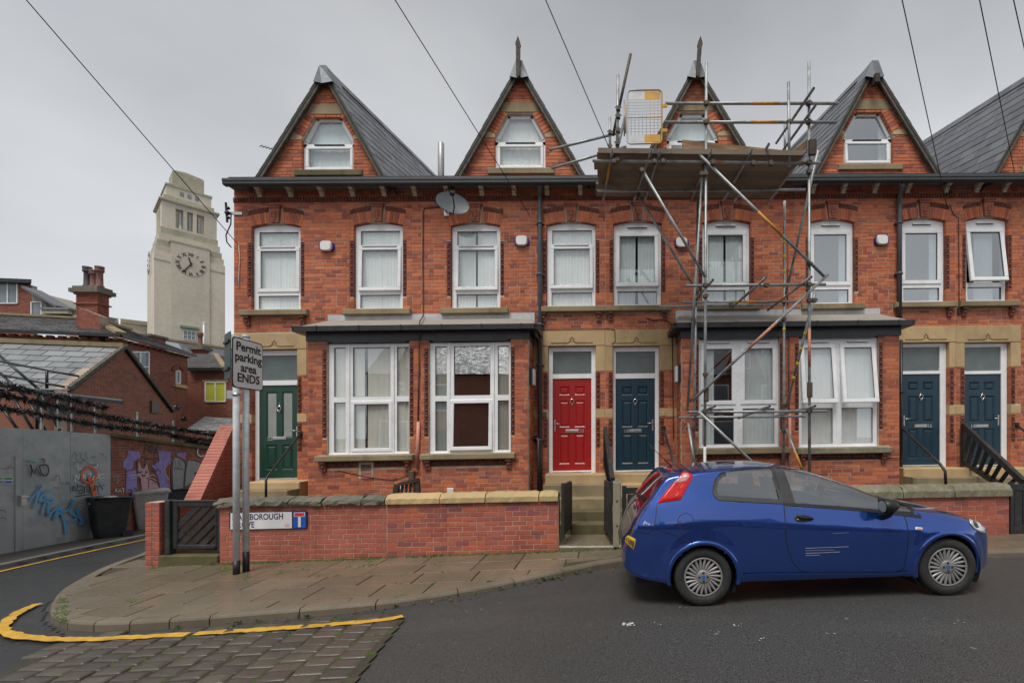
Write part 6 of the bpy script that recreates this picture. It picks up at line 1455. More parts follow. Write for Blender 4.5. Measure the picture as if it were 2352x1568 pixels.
a, b = T((1528.7, 238, 7.86), (1926, 238, 7.86)); band(a, b, .5, .66, 'tube_orange'); a, b = T((1524.6, 281, 7.86), (1921, 281, 7.86)); band(a, b, .5, .66, 'tube_orange')
T((1869, 203, 7.45), (1783, 329, 9.2)); T((1873, 242, 7.45), (1798, 346, 9.0))
a, b = T((1361, 369.5, YS), (1885, 375, YS)); band(a, b, .48, .57, 'tube_red')
T((1372, 439, 8.75), (1850, 436, 8.75))
NX = [1407, 1496.5, 1516.8, 1634, 1727, 1766, 1853]; FX = [1385.5, 1456, 1480.6, 1587, 1661, 1687, 1767]
zt = at(1600, 371, YS).z+.05
for i, (n_, f_) in enumerate(zip(NX, FX)):
    pyn = PY0-(zt-CH)*FPX/7.6; pyf = PY0-(zt-CH)*FPX/9.25
    if i == 5: pyn -= 14
    a, b = T((n_, pyn, 7.6), (f_, pyf, 9.25))
    if i == 0: band(a, b, .22, .55, 'tube_orange')
T((1474, 395, 7.62), (1500, 352, 7.66)) if False else None
x0, x1 = at(1371, 360, 7.76).x, at(1842, 360, 7.76).x; zb = zt+.027
for i in range(6):
    y0 = 7.76+i*.232; dx0, dx1 = (0, 0) if i == 0 else (random.uniform(-.1, .02), random.uniform(-.02, .06)); m = MB(); m.box(x0+dx0, x1+dx1, y0, y0+.222, zb+.002*i, zb+.04+.002*i); m.build('scaffold_board', 'board', scf)
m = MB(); m.box(x0+.02, x1, 7.70, 7.738, zb-.01, zb+.075); m.build('toe_board', 'board', scf)
m = MB(); a, b = at(1568, 338, 7.95), at(1846, 366, 8.5); m.beam(a, b, .04, .235); m.build('loose_plank', 'plank', scf)
m = MB(); a, b = at(1815, 366, 8.4), at(1862, 330, 7.95); m.beam(a, b, .04, .2); m.build('loose_plank', 'plank', scf)
m = MB(); a, b = at(1866, 322, 7.7), at(1866, 356, 7.7); m.obox((a+b)/2, Vector((.06, 0, 0)), Vector((0, .03, 0)), Vector((0, 0, (a.z-b.z)/2))); m.build('board_bracket', 'wood_dark', scf)
T((1474, 388, 7.66), (1620, 637, 7.74)); T((1463, 444, 8.7), (1604, 674, 8.84)); a, b = T((1602, 351, 7.73), (1893, 635, 7.73)); band(a, b, .475, .665, 'tube_orange')
a, b = T((1902, 630, 7.73), (1592, 918, 7.73)); band(a, b, .39, .6, 'tube_red')
T((1604, 944, 7.73), (1770, 1100, 7.73)); T((1615, 368, 7.87), (1579, 942, 8.75)); T((1879, 345, 7.9), (1805, 676, 8.83)); a, b = T((1872, 674, 7.87), (1806, 936, 8.83))
for k in range(5): t = .18+.13*k; m = MB(); m.tube([a.lerp(b, t), a.lerp(b, t+.035)], .0256, 10); m.build('tape_mark', 'tape_yellow', scf)
T((1580.6, 972, 8.75), (1600, 1095, 8.4)); a, b = T((1806, 985, 8.83), (1845, 1085, 8.4)); band(a, b, .5, .9, 'tube_orange')
T((1574, 656, 7.85), (1896, 653, 7.85)); a, b = T((1567.6, 694, YK-.05), (1840.6, 692, YK-.05)); band(a, b, .43, .62, 'tube_orange'); T((1513.7, 704, 9.3), (1802, 700, 9.3))
T((1760, 637, 7.55), (1679, 708, 9.35)); a, b = T((1863.6, 636, 7.55), (1763.7, 712, 9.4)); band(a, b, .52, .68, 'tube_orange'); T((1637, 643, 7.55), (1596, 690, 8.95))
T((1580.6, 946, 7.85), (1900, 944, 7.85)); T((1558.6, 958.6, YK-.05), (1850, 955.7, YK-.05)); T((1642, 932, 7.6), (1592, 957, 8.95)); T((1768, 932, 7.6), (1696.5, 960, 9.1)); T((1872, 932, 7.6), (1781, 955, 9.1))
T((1262, 344.5, 8.75), (1428, 304, 8.95)); T((1267, 387, 8.75), (1438, 337, 8.95))
for (px, py, Y) in [(1622, 238, YS), (1622, 281, YS), (1621, 372, YS), (1621, 400, YS), (1612, 400, YS), (1858, 238, YS), (1858, 281, YS), (1858, 374, YS), (1858, 395, YS), (1420, 250, YS), (1420, 268, YS), (1419, 300, YS), (1418, 330, YS), (1418, 368, YS), (1401, 305, YK), (1401, 337, YK), (1813, 281, 7.78), (1620, 655, YS), (1620, 680, YS), (1605, 680, YK), (1859, 606, YS), (1858, 654, YS), (1858, 668, YS), (1859, 690, YS), (1870, 690, YS), (1597, 693, YK), (1801, 692, YK), (1592, 735, YK), (1800, 733, YK), (1760, 655, 7.82), (1679, 700, 8.8), (1620, 860, YS), (1620, 944, YS), (1622, 960, YS), (1858, 944, YS), (1590, 957, YK), (1585, 919, YK), (1799, 956, YK), (1800, 930, YK), (1590, 983, YK), (1580, 983, YK), (1800, 990, YK), (1475, 392, 7.68), (1466, 448, 8.7), (1503, 372, 7.7), (1523, 372, 7.7), (1637, 374, 7.7), (1730, 376, 7.7), (1770, 376, 7.7), (1410, 372, 7.7)]:
    c = at(px, py, Y-.03); m = MB(); m.obox(c, Vector((.034, 0, 0)), Vector((0, .036, 0)), Vector((0, 0, .03))); m.tube([c+Vector((-.055, -.02, .01)), c+Vector((.055, -.02, .01))], .009, 6); m.tube([c+Vector((.0, -.03, -.05)), c+Vector((.0, -.03, .045))], .008, 6); m.build('coupler', 'coupler', scf)
for (px, py, Y) in [(1622, 905, YS), (1860, 895, YS)]:
    c = at(px, py, Y-.03); m = MB(); m.bbox(c.x-.04, c.x+.04, c.y-.03, c.y+.02, c.z-.13, c.z+.13, .012); m.build('sleeve_coupler', 'coupler', scf)
# mesh ladder gate
gt_ = thing('scaffold_gate', 'orange and grey steel mesh gate clamped to the scaffold', 'gate', at(1480, 331, 7.7))
def gp(u, v): return at(1441+u*79, 208+v*123-u*1.5, 7.72+.1*(1-u))
m = MB(); pts = []
for (cu, cv, a0) in ((.1, .07, 180), (.9, .07, 270), (.9, .93, 0), (.1, .93, 90)):
    for i in range(5): a = R(a0+90*i/4); pts.append(gp(cu+.1*math.cos(a), cv+.07*math.sin(a)))
n = len(pts)
def frame(i0, i1, mat): m = MB(); m.tube(pts[i0:i1+1], .014, 8); m.build('frame', mat, gt_)
m = MB(); m.tube([gp(.5, 1), *pts[15:20], *pts[0:5], gp(.5, 0)], .014, 8); m.build('frame', 'gate_grey', gt_)
m = MB(); m.tube([gp(.5, 0), *pts[5:10], *pts[10:15], gp(.5, 1)], .014, 8); m.build('frame', 'gate_orange', gt_)
for (u0, u1, v0, v1, mt) in ((.04, .5, .03, .175, 'gate_grey'), (.5, .96, .03, .175, 'gate_orange'), (.04, .5, .83, .97, 'gate_grey'), (.5, .96, .83, .97, 'gate_orange')):
    m = MB(); q = [gp(u0, v0), gp(u1, v0), gp(u1, v1), gp(u0, v1)]; m.poly3(q, Vector((0, .006, 0))); m.build('panel', mt, gt_)
for (u0, u1, mt) in ((.02, .5, 'gate_grey'), (.5, .98, 'gate_orange')): m = MB(); m.tube([gp(u0, .51), gp(u1, .51)], .008, 6); m.build('mid_bar', mt, gt_)
for i in range(1, 9): m = MB(); m.tube([gp(i/9, .175), gp(i/9, .83)], .0032, 4); m.build('mesh_wire', 'gate_grey' if i < 6 else 'gate_orange', gt_)
for i in range(1, 12):
    m = MB(); v = .175+.655*i/12; m.tube([gp(.02, v), gp(.98, v)], .0032, 4); m.build('mesh_wire', 'gate_grey', gt_)
for v in (.3, .76): m = MB(); c = gp(1.02, v); m.obox(c+Vector((.03, 0, 0)), Vector((.05, 0, 0)), Vector((0, .01, 0)), Vector((0, 0, .025))); m.build('hinge', 'gate_orange', gt_)
for u, mt in ((-.09, 'galv'), (-.05, 'gate_orange')): m = MB(); m.tube([gp(u, .18 if u < -.06 else .25), gp(u, .85 if u < -.06 else .8)], .011, 8); m.build('spring_post', mt, gt_)

# ------------------------------------------------------------------ overhead wires
def wire(label, p, q, ext=2.2, sag=.0):
    a, b = at(*p), on(*q) if len(q) == 2 else at(*q); d = a-b; e = b+d*ext; pts = []
    for i in range(13): t = i/12; v = b.lerp(e, t); v.z -= sag*math.sin(math.pi*t); pts.append(v)
    mb = MB(); mb.tube(pts, .0075, 5); tag(mb.build('overhead_wire', 'wire', None, False, b), label, 'wire', 'telephone wires over the street')
wire('black telephone wire running to the corner bracket of the end house', (60, 0, 6.5), (548, 563), 1.6)
wire('black telephone wire passing in front of the gable with the lace curtain', (907, 0, 6.2), (1218, 497), 1.6)
wire('black telephone wire dropping behind the scaffold gate', (1253, 0, 6.6), (1468, 500), 1.6)
wire('black telephone wire dropping to the gutter between the last two gables', (2072, 0, 6.2), (2176, 478), 1.6)
wire('black telephone wire ending on the wall of the last gable', (2250, 0, 6.2), (2330, 395), 1.6)
wire('black telephone wire beyond the last gable', (2328, 0, 6.2), (2395, 300), 1.6)
# ------------------------------------------------------------------ alley: steel hoarding, graffiti wall, spikes, bins
h0, h1 = gnd(0, 1276), gnd(198, 1240); dH = Vector((h1.x-h0.x, h1.y-h0.y, 0)).normalized(); nH = Vector((dH.y, -dH.x, 0))
def hz(px, py, off=0.0):
    r_ = ray(px, py); o = h0+nH*off; t = (o.x*dH.y-o.y*dH.x)/(r_.x*dH.y-r_.y*dH.x); return Vector((r_.x*t, r_.y*t, CH+r_.z*t))
def hu(px): p = hz(px, 1000); return (p-h0).dot(dH)
def hbase(px): p = hz(px, 1000); return base(p.x, p.y)
hd = thing('steel_hoarding', 'grey galvanised steel hoarding covered in graffiti along the alley', 'hoarding', h0)
def panel(pa, pb, ta, tb, nm, off=0.0, za=None, zb_=None, mat='sheet'):
    a0, b0 = hz(pa, 1000, off), hz(pb, 1000, off); zta, ztb = hz(pa, ta, off).z, hz(pb, tb, off).z
    ba = hbase(pa)-.1 if za is None else hz(pa, za, off).z; bb = hbase(pb)-.1 if zb_ is None else hz(pb, zb_, off).z
    m = MB(); m.poly3([Vector((a0.x, a0.y, ba)), Vector((b0.x, b0.y, bb)), Vector((b0.x, b0.y, ztb)), Vector((a0.x, a0.y, zta))], -nH*.05); return m.build(nm, mat, hd)
panel(-420, -120, 955, 972, 'panel'); panel(-119.5, 52.5, 972, 984, 'panel'); panel(53, 161.6, 984, 991.5, 'panel'); panel(162.2, 254, 991.5, 998, 'panel')
panel(-60, 47, 1043, 1046, 'door', .012); panel(36, 47, 1047, 1049, 'door_edge', .03)
m = MB(); q = hz(50, 1148, .05); m.obox(q, dH*.06, nH*.04, Vector((0, 0, .1))); q = hz(52, 1142, .09); m.tube([q-nH*.04, q, q+dH*.12], .02, 8); m.build('door_lock', 'steel', hd)
def hrect(pa, pya, pb, pyb, mat, nm, off, par):
    q = [hz(pa, pya, off), hz(pb, pya+(pb-pa)*.02, off), hz(pb, pyb+(pb-pa)*.0, off), hz(pa, pyb, off)]; m = MB(); m.poly3([q[3], q[2], q[1], q[0]], -nH*.004); return m.build(nm, mat, par)
es = thing('exit_sign', 'green and blue fire exit keep clear sign on the steel hoarding', 'sign', hz(14, 1110, .03))
hrect(-28, 1094, 29.5, 1110.5, 'sign_white', 'plate', .022, es); hrect(-27, 1095, 28.5, 1101.5, 'exit_green', 'green_panel', .026, es); hrect(-27, 1102.8, 28.5, 1109, 'sign_blue', 'blue_panel', .026, es)
m = MB(); ux = (hz(28, 1100, .03)-hz(-27, 1100, .03)); sc_ = ux.length/56; ux.normalize()
put_text(m, 'Fire exit', 7.4*sc_, hz(0, 1100.6, .029), ux, (0, 0, 1), xs=.95); put_text(m, 'Keep clear', 7.0*sc_, hz(0, 1108.0, .029), ux, (0, 0, 1), xs=.95); m.build('lettering', 'sign_white', es)
# graffiti strokes: flat spray ribbons a few millimetres off the surface
def spray(par, pts, wpx, mat, off=.016, closed=False, nm='graffiti'):
    P = [Vector((x, y)) for x, y in pts]
    if len(P) > 2:
        for _ in range(2):
            q = [P[0]]
            for a, b in zip(P, P[1:]): q += [a*.75+b*.25, a*.25+b*.75]
            q.append(P[-1]); P = q
    vs = []; m = MB()
    for i, p in enumerate(P):
        d = P[min(i+1, len(P)-1)]-P[max(0, i-1)]; d = d.normalized() if d.length > 1e-6 else Vector((1, 0)); n = Vector((-d.y, d.x)); e = wpx/2*(.75 if i in (0, len(P)-1) else 1)
        for s in (1, -1): c = p+n*e*s; vs.append(hz(c.x, c.y, off))
    m.add(vs, [(2*i, 2*i+1, 2*i+3, 2*i+2) for i in range(len(P)-1)]); return m.build(nm, mat, par)
A = lambda l: [(x/4.965, 976.2+y/4.965) for x, y in l]
B = lambda l: [(172.3+x/4.5506, 976.2+y/4.5506) for x, y in l]
for l, w_, mt in (([(470, 670), (420, 850), (385, 950)], 5, 'gr_blue'), ([(475, 680), (430, 760), (340, 850), (315, 870)], 4, 'gr_blue'), ([(600, 735), (500, 770), (440, 870), (500, 850), (620, 830), (610, 880), (520, 890)], 5, 'gr_blue'), ([(540, 800), (500, 930), (480, 1010)], 5, 'gr_blue'), ([(520, 890), (560, 900), (550, 1035)], 4.5, 'gr_blue'),
                  ([(550, 1030), (690, 900), (640, 1010), (610, 1085)], 5, 'gr_blue'), ([(690, 910), (700, 1000), (740, 1090), (755, 1240)], 6, 'gr_blue'), ([(615, 1080), (690, 980), (780, 980), (850, 830)], 5, 'gr_blue'), ([(850, 840), (780, 980), (870, 1040), (880, 1060), (770, 1110)], 5, 'gr_blue'), ([(875, 940), (900, 1040), (960, 1110), (900, 1120)], 8, 'gr_blue'),
                  ([(350, 590), (370, 480), (330, 430), (400, 575), (410, 470), (465, 575)], 2.6, 'gr_black'), ([(450, 460), (470, 560), (540, 580), (560, 500), (530, 440), (460, 460)], 3.4, 'gr_black'), ([(500, 430), (515, 390), (470, 385)], 2.6, 'gr_black'), ([(290, 395), (360, 385), (480, 410), (330, 405)], 2.2, 'gr_teal'),
                  ([(1010, 475), (940, 530), (930, 600), (970, 650), (1040, 660), (1095, 600), (1100, 520), (1050, 475), (1000, 470)], 4.4, 'gr_orange'), ([(1020, 590), (1040, 640), (1060, 720), (1085, 800)], 9, 'gr_orange'), ([(890, 445), (890, 510), (940, 490)], 2, 'gr_white'), ([(1115, 435), (1110, 490), (1070, 470)], 2, 'gr_white'),
                  ([(860, 640), (865, 550), (900, 630), (905, 550)], 2, 'gr_white'), ([(940, 620), (960, 550), (985, 620), (950, 590)], 2, 'gr_white'), ([(1000, 560), (1050, 540), (1010, 620)], 2, 'gr_white'), ([(1060, 630), (1070, 560), (1110, 620), (1130, 540)], 2, 'gr_white'), ([(1150, 630), (1130, 560), (1190, 555)], 2, 'gr_white'), ([(1160, 600), (1195, 600)], 2, 'gr_white'),
                  ([(750, 660), (780, 650), (800, 680)], 1.8, 'gr_black'), ([(830, 750), (830, 670), (880, 770), (885, 660)], 2.4, 'gr_black'), ([(900, 690), (960, 690), (960, 770), (900, 780), (900, 740), (950, 735)], 2.2, 'gr_black'), ([(960, 780), (970, 690), (1010, 700), (980, 735), (1020, 770)], 2.2, 'gr_black'), ([(1030, 770), (1040, 690), (1075, 770), (1080, 680)], 2.2, 'gr_black'), ([(1085, 740), (1080, 690), (1120, 690), (1110, 740), (1130, 790)], 2.2, 'gr_black'), ([(1120, 650), (1150, 700), (1175, 735)], 2, 'gr_black'), ([(1130, 700), (1200, 680)], 2, 'gr_black'), ([(870, 810), (960, 795), (1030, 790)], 2.4, 'gr_black'),
                  ([(815, 380), (850, 300), (880, 345), (840, 380), (890, 390)], 1.1, 'gr_grey'), ([(900, 310), (940, 320), (905, 350), (950, 400)], 1.1, 'gr_grey'), ([(960, 310), (990, 310), (970, 350), (1010, 395)], 1.1, 'gr_grey'), ([(830, 460), (870, 400), (940, 440), (960, 370), (1000, 440), (1110, 460)], 1.1, 'gr_grey'), ([(1060, 340), (1080, 380)], 1.1, 'gr_grey'), ([(1045, 370), (1095, 350)], 1.1, 'gr_grey'),
                  ([(600, 630), (640, 600), (640, 570), (680, 570), (680, 630), (710, 670)], 1.2, 'gr_grey'), ([(610, 705), (690, 720)], 1.2, 'gr_grey'), ([(905, 880), (940, 860), (1000, 880), (1010, 930), (980, 970), (930, 970), (900, 930), (915, 890)], 1, 'gr_white'), ([(930, 910), (960, 895), (980, 920), (950, 940)], .9, 'gr_white'), ([(0, 480), (60, 500), (120, 470), (160, 490)], 1.2, 'gr_rust'), ([(80, 520), (120, 450)], 1.2, 'gr_rust'), ([(1130, 310), (1180, 340), (1160, 300), (1220, 400)], 1, 'gr_rust'), ([(0, 970), (50, 960), (70, 1000)], 1.2, 'gr_grey'), ([(0, 1060), (60, 1045), (70, 1090)], 1.2, 'gr_grey')):
    spray(hd, A(l), w_, mt, .035)
# brick wall beyond
bw = thing('graffiti_wall', 'old red brick wall with a pink cat and block letter graffiti', 'wall', hz(255, 1200))
u0, u1_ = hu(254.6), hu(545); za, zb_ = hz(255, 1002).z, hz(545, 1041).z
brick_plane(bw, h0, dH, nH, [(u0, hbase(300)-1.0), (u1_, hbase(300)-1.2), (u1_, zb_), (u0, za)], 'brick_far', 'mortar_far', 240, 12, back=.2)
m = MB(); a, b = hz(254, 999), hz(545, 1038)
for i in range(9):
    p, q = a.lerp(b, i/9), a.lerp(b, (i+1)/9); m = MB(); m.beam(p-nH*.08+dH*.008, q-nH*.08-dH*.008, .34, .09); m.build('coping_stone', 'mossy_stone', bw)
def fillpoly(par, pts, mat, off, nm='graffiti'):
    m = MB(); q = [hz(x, y, off) for x, y in pts]; m.add(q, [tuple(range(len(q)))]); return m.build(nm, mat, par)
for l, mt, o_ in (([(555, 265), (670, 275), (690, 340), (620, 370), (600, 460), (540, 470), (500, 440), (500, 380), (545, 330)], 'gr_purple', .010), ([(540, 480), (640, 470), (650, 700), (530, 700)], 'gr_purple', .010), ([(870, 265), (1000, 280), (1000, 400), (930, 440), (980, 600), (1000, 690), (900, 690), (860, 520), (800, 420), (880, 380)], 'gr_purple', .011), ([(1060, 290), (1160, 285), (1150, 360), (1070, 340)], 'gr_purple', .012),
                  ([(650, 470), (655, 380), (670, 372), (700, 440), (720, 440), (755, 370), (775, 470), (775, 520), (740, 560), (690, 560), (660, 520)], 'gr_pink', .014), ([(680, 560), (770, 560), (850, 600), (900, 690), (690, 695)], 'gr_pink', .0141), ([(1040, 320), (1170, 380), (1135, 660), (1010, 670), (1010, 360)], 'gr_silver', .014), ([(1185, 355), (1350, 400), (1320, 560), (1240, 590), (1150, 650), (1160, 480)], 'gr_silver', .0142), ([(1380, 420), (1500, 360), (1500, 760), (1250, 760), (1250, 680), (1330, 600)], 'gr_silver', .0144)):
    fillpoly(bw, B(l), mt, o_)
for l, w_, mt in (([(660, 480), (655, 380), (670, 370), (705, 450), (725, 450), (758, 370), (775, 480)], 1.6, 'gr_black'), ([(655, 480), (680, 500), (700, 480)], 3, 'gr_black'), ([(735, 480), (745, 500), (760, 480)], 2.6, 'gr_black'), ([(695, 515), (720, 535), (735, 515)], 3, 'gr_black'), ([(685, 560), (690, 620), (700, 690)], 1.4, 'gr_black'), ([(775, 560), (770, 630), (760, 690)], 1.4, 'gr_black'), ([(800, 600), (870, 600), (905, 690)], 1.4, 'gr_black'), ([(575, 530), (630, 515), (670, 520)], 1, 'gr_white'), ([(580, 560), (640, 540), (670, 530)], 1, 'gr_white'), ([(750, 535), (800, 520), (840, 525)], 1, 'gr_white'), ([(750, 545), (800, 550), (850, 575)], 1, 'gr_white'),
                  ([(1020, 680), (1010, 480), (1020, 340), (1060, 320), (1165, 380), (1150, 500), (1140, 660)], 4.2, 'gr_black'), ([(1165, 380), (1195, 350), (1345, 395), (1345, 480), (1320, 540)], 3, 'gr_black'), ([(1150, 650), (1240, 590), (1250, 690)], 2.4, 'gr_black'), ([(1250, 500), (1330, 520), (1320, 560), (1250, 540)], 7, 'gr_black'), ([(990, 680), (985, 480), (1005, 350), (1050, 308), (1170, 362), (1220, 340), (1350, 375), (1400, 380), (1460, 340)], 1.4, 'gr_orange'), ([(1345, 480), (1360, 400), (1430, 370)], 2.2, 'gr_black'),
                  ([(1110, 375), (1080, 370), (1075, 395), (1110, 405), (1105, 425), (1070, 420)], 1.3, 'gr_black'), ([(1050, 370), (1050, 420)], 1.3, 'gr_black'), ([(1040, 470), (1050, 430), (1070, 465), (1085, 430), (1090, 475), (1120, 440), (1130, 480)], 1.4, 'gr_black'), ([(730, 300), (740, 210), (770, 190), (775, 300), (800, 180), (800, 310), (830, 190), (850, 330), (870, 180)], 1.8, 'gr_black'), ([(700, 330), (760, 350), (880, 350)], 2.2, 'gr_black'), ([(810, 370), (860, 380), (820, 410), (850, 420)], 1.6, 'gr_black'), ([(820, 440), (810, 490), (840, 450), (850, 500), (870, 440), (900, 500)], 1.2, 'gr_grey'), ([(960, 420), (930, 450), (950, 520), (985, 570)], 3, 'gr_pink'),
                  ([(1340, 230), (1290, 225), (1275, 290), (1310, 330), (1350, 315)], 2.6, 'gr_white'), ([(1385, 345), (1380, 215), (1440, 340), (1450, 225)], 2.8, 'gr_white'), ([(1490, 230), (1460, 250), (1480, 290)], 2.4, 'gr_white'), ([(440, 665), (420, 680), (440, 695)], 1.8, 'gr_white'), ([(455, 700), (470, 665), (485, 700)], 1.8, 'gr_white'), ([(495, 660), (508, 655), (508, 700)], 1.8, 'gr_white'), ([(565, 665), (560, 690), (590, 660), (595, 700)], 1.5, 'gr_black'), ([(625, 660), (640, 655), (640, 695)], 1.5, 'gr_black'), ([(390, 535), (470, 525)], 1.3, 'gr_teal'), ([(435, 550), (455, 575), (430, 610)], 1.3, 'gr_teal'), ([(410, 550), (415, 580)], 1.3, 'gr_teal')):
    spray(bw, B(l), w_, mt, .018)
# anti-climb spikes on posts
sk = thing('spike_barrier', 'rows of black rotating anti-climb spikes above the hoarding and wall', 'barrier', hz(160, 990))
m = MB(); rnd = random.Random(4)
for k in range(34):
    th = rnd.uniform(0, 6.28); ph = rnd.uniform(-1.1, 1.1); d = Vector((math.cos(th)*math.cos(ph), math.sin(th)*math.cos(ph), math.sin(ph))); L = rnd.uniform(.1, .165); s_ = d.cross(Vector((.3, .5, .8))).normalized()*.017; t_ = d.cross(s_).normalized()*.006
    m.add([s_, -s_, t_, d*L], [(0, 1, 3), (1, 2, 3), (2, 0, 3)])
m.ball((0, 0, 0), .03, 6, 4); spm = m.mesh('spike_wheel', 'black_plastic', Vector((0, 0, 0)), False)
C3 = lambda x, y: (x/4.552, 660.4+y/4.552)
rws = [((0, 878), (245, 936), 1), ((0, 903), (245, 957), 1), ((0, 934), (245, 980), 1), ((245, 938), (272, 946), 0), ((245, 958), (390, 983), 1), ((245, 979), (390, 996), 1), ((390, 983), (530, 1004), 1), ((390, 1000), (530, 1018), 1), ((425, 1012), (530, 1030), 1), ((402, 932), (412, 940), 1), ((420, 958), (426, 966), 1)]
tot = 0
for a, b, f in rws:
    if not f: continue
    Pa, Pb = hz(a[0]-(60 if a[0] == 0 else 0), a[1]-(9 if a[0] == 0 else 0), -.12), hz(*b, -.12); n = max(2, int((Pb-Pa).length/.115))
    for i in range(n):
        c = Pa.lerp(Pb, (i+.5)/n); tot += 1
        place(spm, 'spike_wheel', sk, c, (rnd.uniform(0, 6), rnd.uniform(0, 6), rnd.uniform(0, 6)))
    mm_ = MB(); mm_.tube([Pa, Pb], .012, 6); mm_.build('spindle', 'galv', sk)
for (px, ya, yb_) in ((96, 918, 990), (134, 905, 985), (165, 906, 990), (219, 925, 995), (316, 945, 1007), (398, 965, 1022), (478, 985, 1030)):
    m = MB(); m.beam(hz(px, ya, -.2), hz(px, yb_, -.2), .035, .035, (1, 0, 0)); m.build('post', 'galv', sk)
# wheelie bins
def bin_(name, label, P, ang, body, lidm, open_=False, s_=1.0, bag=False):
    t = thing(name, label, 'bin', P, 'wheelie bins in the alley'); c, s = math.cos(ang), math.sin(ang); up = Vector((0, 0, 1)); X_, Y_ = Vector((c, s, 0)), Vector((-s, c, 0)); P = Vector(P)
    def pt(x, y, z): return P+X_*x*s_+Y_*y*s_+up*z*s_
    m = MB(); vs = []
    for z, w_, d_ in ((.03, .20, .23), (.35, .235, .275), (.9, .28, .335), (.97, .285, .34), (.975, .305, .36), (1.02, .31, .365)):
        for (a, b) in ((-1, -.9), (-.9, -1), (.9, -1), (1, -.9), (1, .9), (.9, 1), (-.9, 1), (-1, .9)): vs.append(pt(a*w_, b*d_, z))
    m.add(vs, [(l*8+i, l*8+(i+1) % 8, (l+1)*8+(i+1) % 8, (l+1)*8+i) for l in range(5) for i in range(8)]+[tuple(range(7, -1, -1))]); m.build('body', body, t)
    m = MB(); lid = [(-.31, -.37, 1.022), (.31, -.37, 1.022), (.31, .37, 1.03), (-.31, .37, 1.03), (-.3, -.36, 1.045), (.3, -.36, 1.045), (.29, .35, 1.09), (-.29, .35, 1.09)]
    m.add([pt(x, y, z) for x, y, z in lid], [(0, 3, 2, 1), (4, 5, 6, 7), (0, 1, 5, 4), (1, 2, 6, 5), (2, 3, 7, 6), (3, 0, 4, 7)])
    if open_:
        for v in m.v[4:]: v.z -= .03
        m.v[4].z += .05; m.v[5].z += .05; m.v[0].z += .07; m.v[1].z += .07
    m.build('lid', lidm, t)
    m = MB(); m.tube([pt(-.22, .4, 1.0), pt(.22, .4, 1.0)], .016, 8); m.build('handle', body, t)
    for sx in (-1, 1):
        m = MB(); c_ = pt(sx*.25, .27, .1); m.tube([c_-X_*.03, c_+X_*.03], .1*s_, 16); m.build('wheel', 'tyre', t)
    m = MB(); c_ = pt(0, -.343, .93); m.obox(c_, X_*.05, Y_*.006, up*.012); m.build('label_plate', 'sign_white', t)
    if bag: m = MB(); m.ball(pt(-.02, 0, 1.02), .2, 12, 7, 1, .35); m.build('bin_bag', 'bag', t)
bin_('wheelie_bin', 'black wheelie bin with a bag under its lid, standing in front of the blue graffiti', gnd(251, 1236), R(-28), 'bin_black', 'bin_black', True, .97, True)
bin_('wheelie_bin', 'grey wheelie bin with a closed lid, between the two black bins', gnd(340, 1216), R(-32), 'bin_grey', 'bin_grey', False, 1.05)
bin_('wheelie_bin', 'black wheelie bin without a bag, in front of the pink cat graffiti', gnd(398, 1203), R(-20), 'bin_black', 'bin_black', True, 1.02)
# fire escape stair and canopy behind the hoarding
fe = thing('fire_escape', 'black steel fire escape rails behind the hoarding', 'railing', at(60, 985, 12.5))
for p, q in (((-20, 800), (86, 891)), ((86, 891), (137, 988)), ((0, 856), (62, 915)), ((62, 915), (105, 990)), ((0, 829.6), (180, 863.6)), ((0, 860), (147, 888)), ((107.6, 848), (107.6, 892)), ((0, 880), (30, 912)), ((85, 890), (85, 985)), ((30, 912), (75, 985)), ((0, 930), (40, 985))):
    m = MB(); m.tube([at(*p, 12.6), at(*q, 12.6)], .032, 6); m.build('rail', 'black_paint', fe)
for i in range(9): m = MB(); a = at(110+i*14, 938+i*3.2, 12.8); m.obox(a, Vector((.12, 0, 0)), Vector((0, .1, 0)), Vector((0, 0, .025))); m.build('tread', 'black_paint', fe) if i < 5 else None
cn = thing('canopy', 'thin dark flat canopy under the slate roof behind the spikes', 'canopy', at(160, 910, 13)); m = MB(); a, b = at(50, 896, 12.9), at(280, 921, 13.4); m.poly3([a, b, b+Vector((-1.0, .8, 0)), a+Vector((-.4, .9, 0))], Vector((0, 0, .05))); m.build('roof_sheet', 'lead', cn)
m = MB(); m.beam(a-Vector((0, 0, .04)), b-Vector((0, 0, .04)), .06, .1); m.build('edge_trim', 'black_paint', cn)
# ------------------------------------------------------------------ blue hatchback
from mathutils.bvhtree import BVHTree
cr0, cf0 = gnd(1617, 1386), gnd(2177, 1362)
ex = (cf0-cr0); WB = ex.length; ex.normalize(); ey = Vector((-ex.y, ex.x, 0)).normalized(); ez = ex.cross(ey)
cr0 = cr0+Vector((0, 0, -.02)); NS = .80
def CP(s, y, z): return cr0+ex*s+ey*(y+NS)+ez*z
def CL(p): d = p-cr0; return Vector((d.dot(ex), d.dot(ey)-NS, d.dot(ez)))
def tab(t):
    def f(x):
        if x <= t[0][0]: return t[0][1]
        for i in range(len(t)-1):
            if x <= t[i+1][0]:
                x0, y0 = t[i]; x1, y1 = t[i+1]; h = x1-x0; u = (x-x0)/h
                m0 = (t[i+1][1]-t[i-1][1])/(t[i+1][0]-t[i-1][0]) if i > 0 else (y1-y0)/h
                m1 = (t[i+2][1]-t[i][1])/(t[i+2][0]-t[i][0]) if i+2 < len(t) else (y1-y0)/h
                return (2*u**3-3*u*u+1)*y0+(u**3-2*u*u+u)*h*m0+(-2*u**3+3*u*u)*y1+(u**3-u*u)*h*m1
        return t[-1][1]
    return f
S0_, S1_ = -.845, 3.345
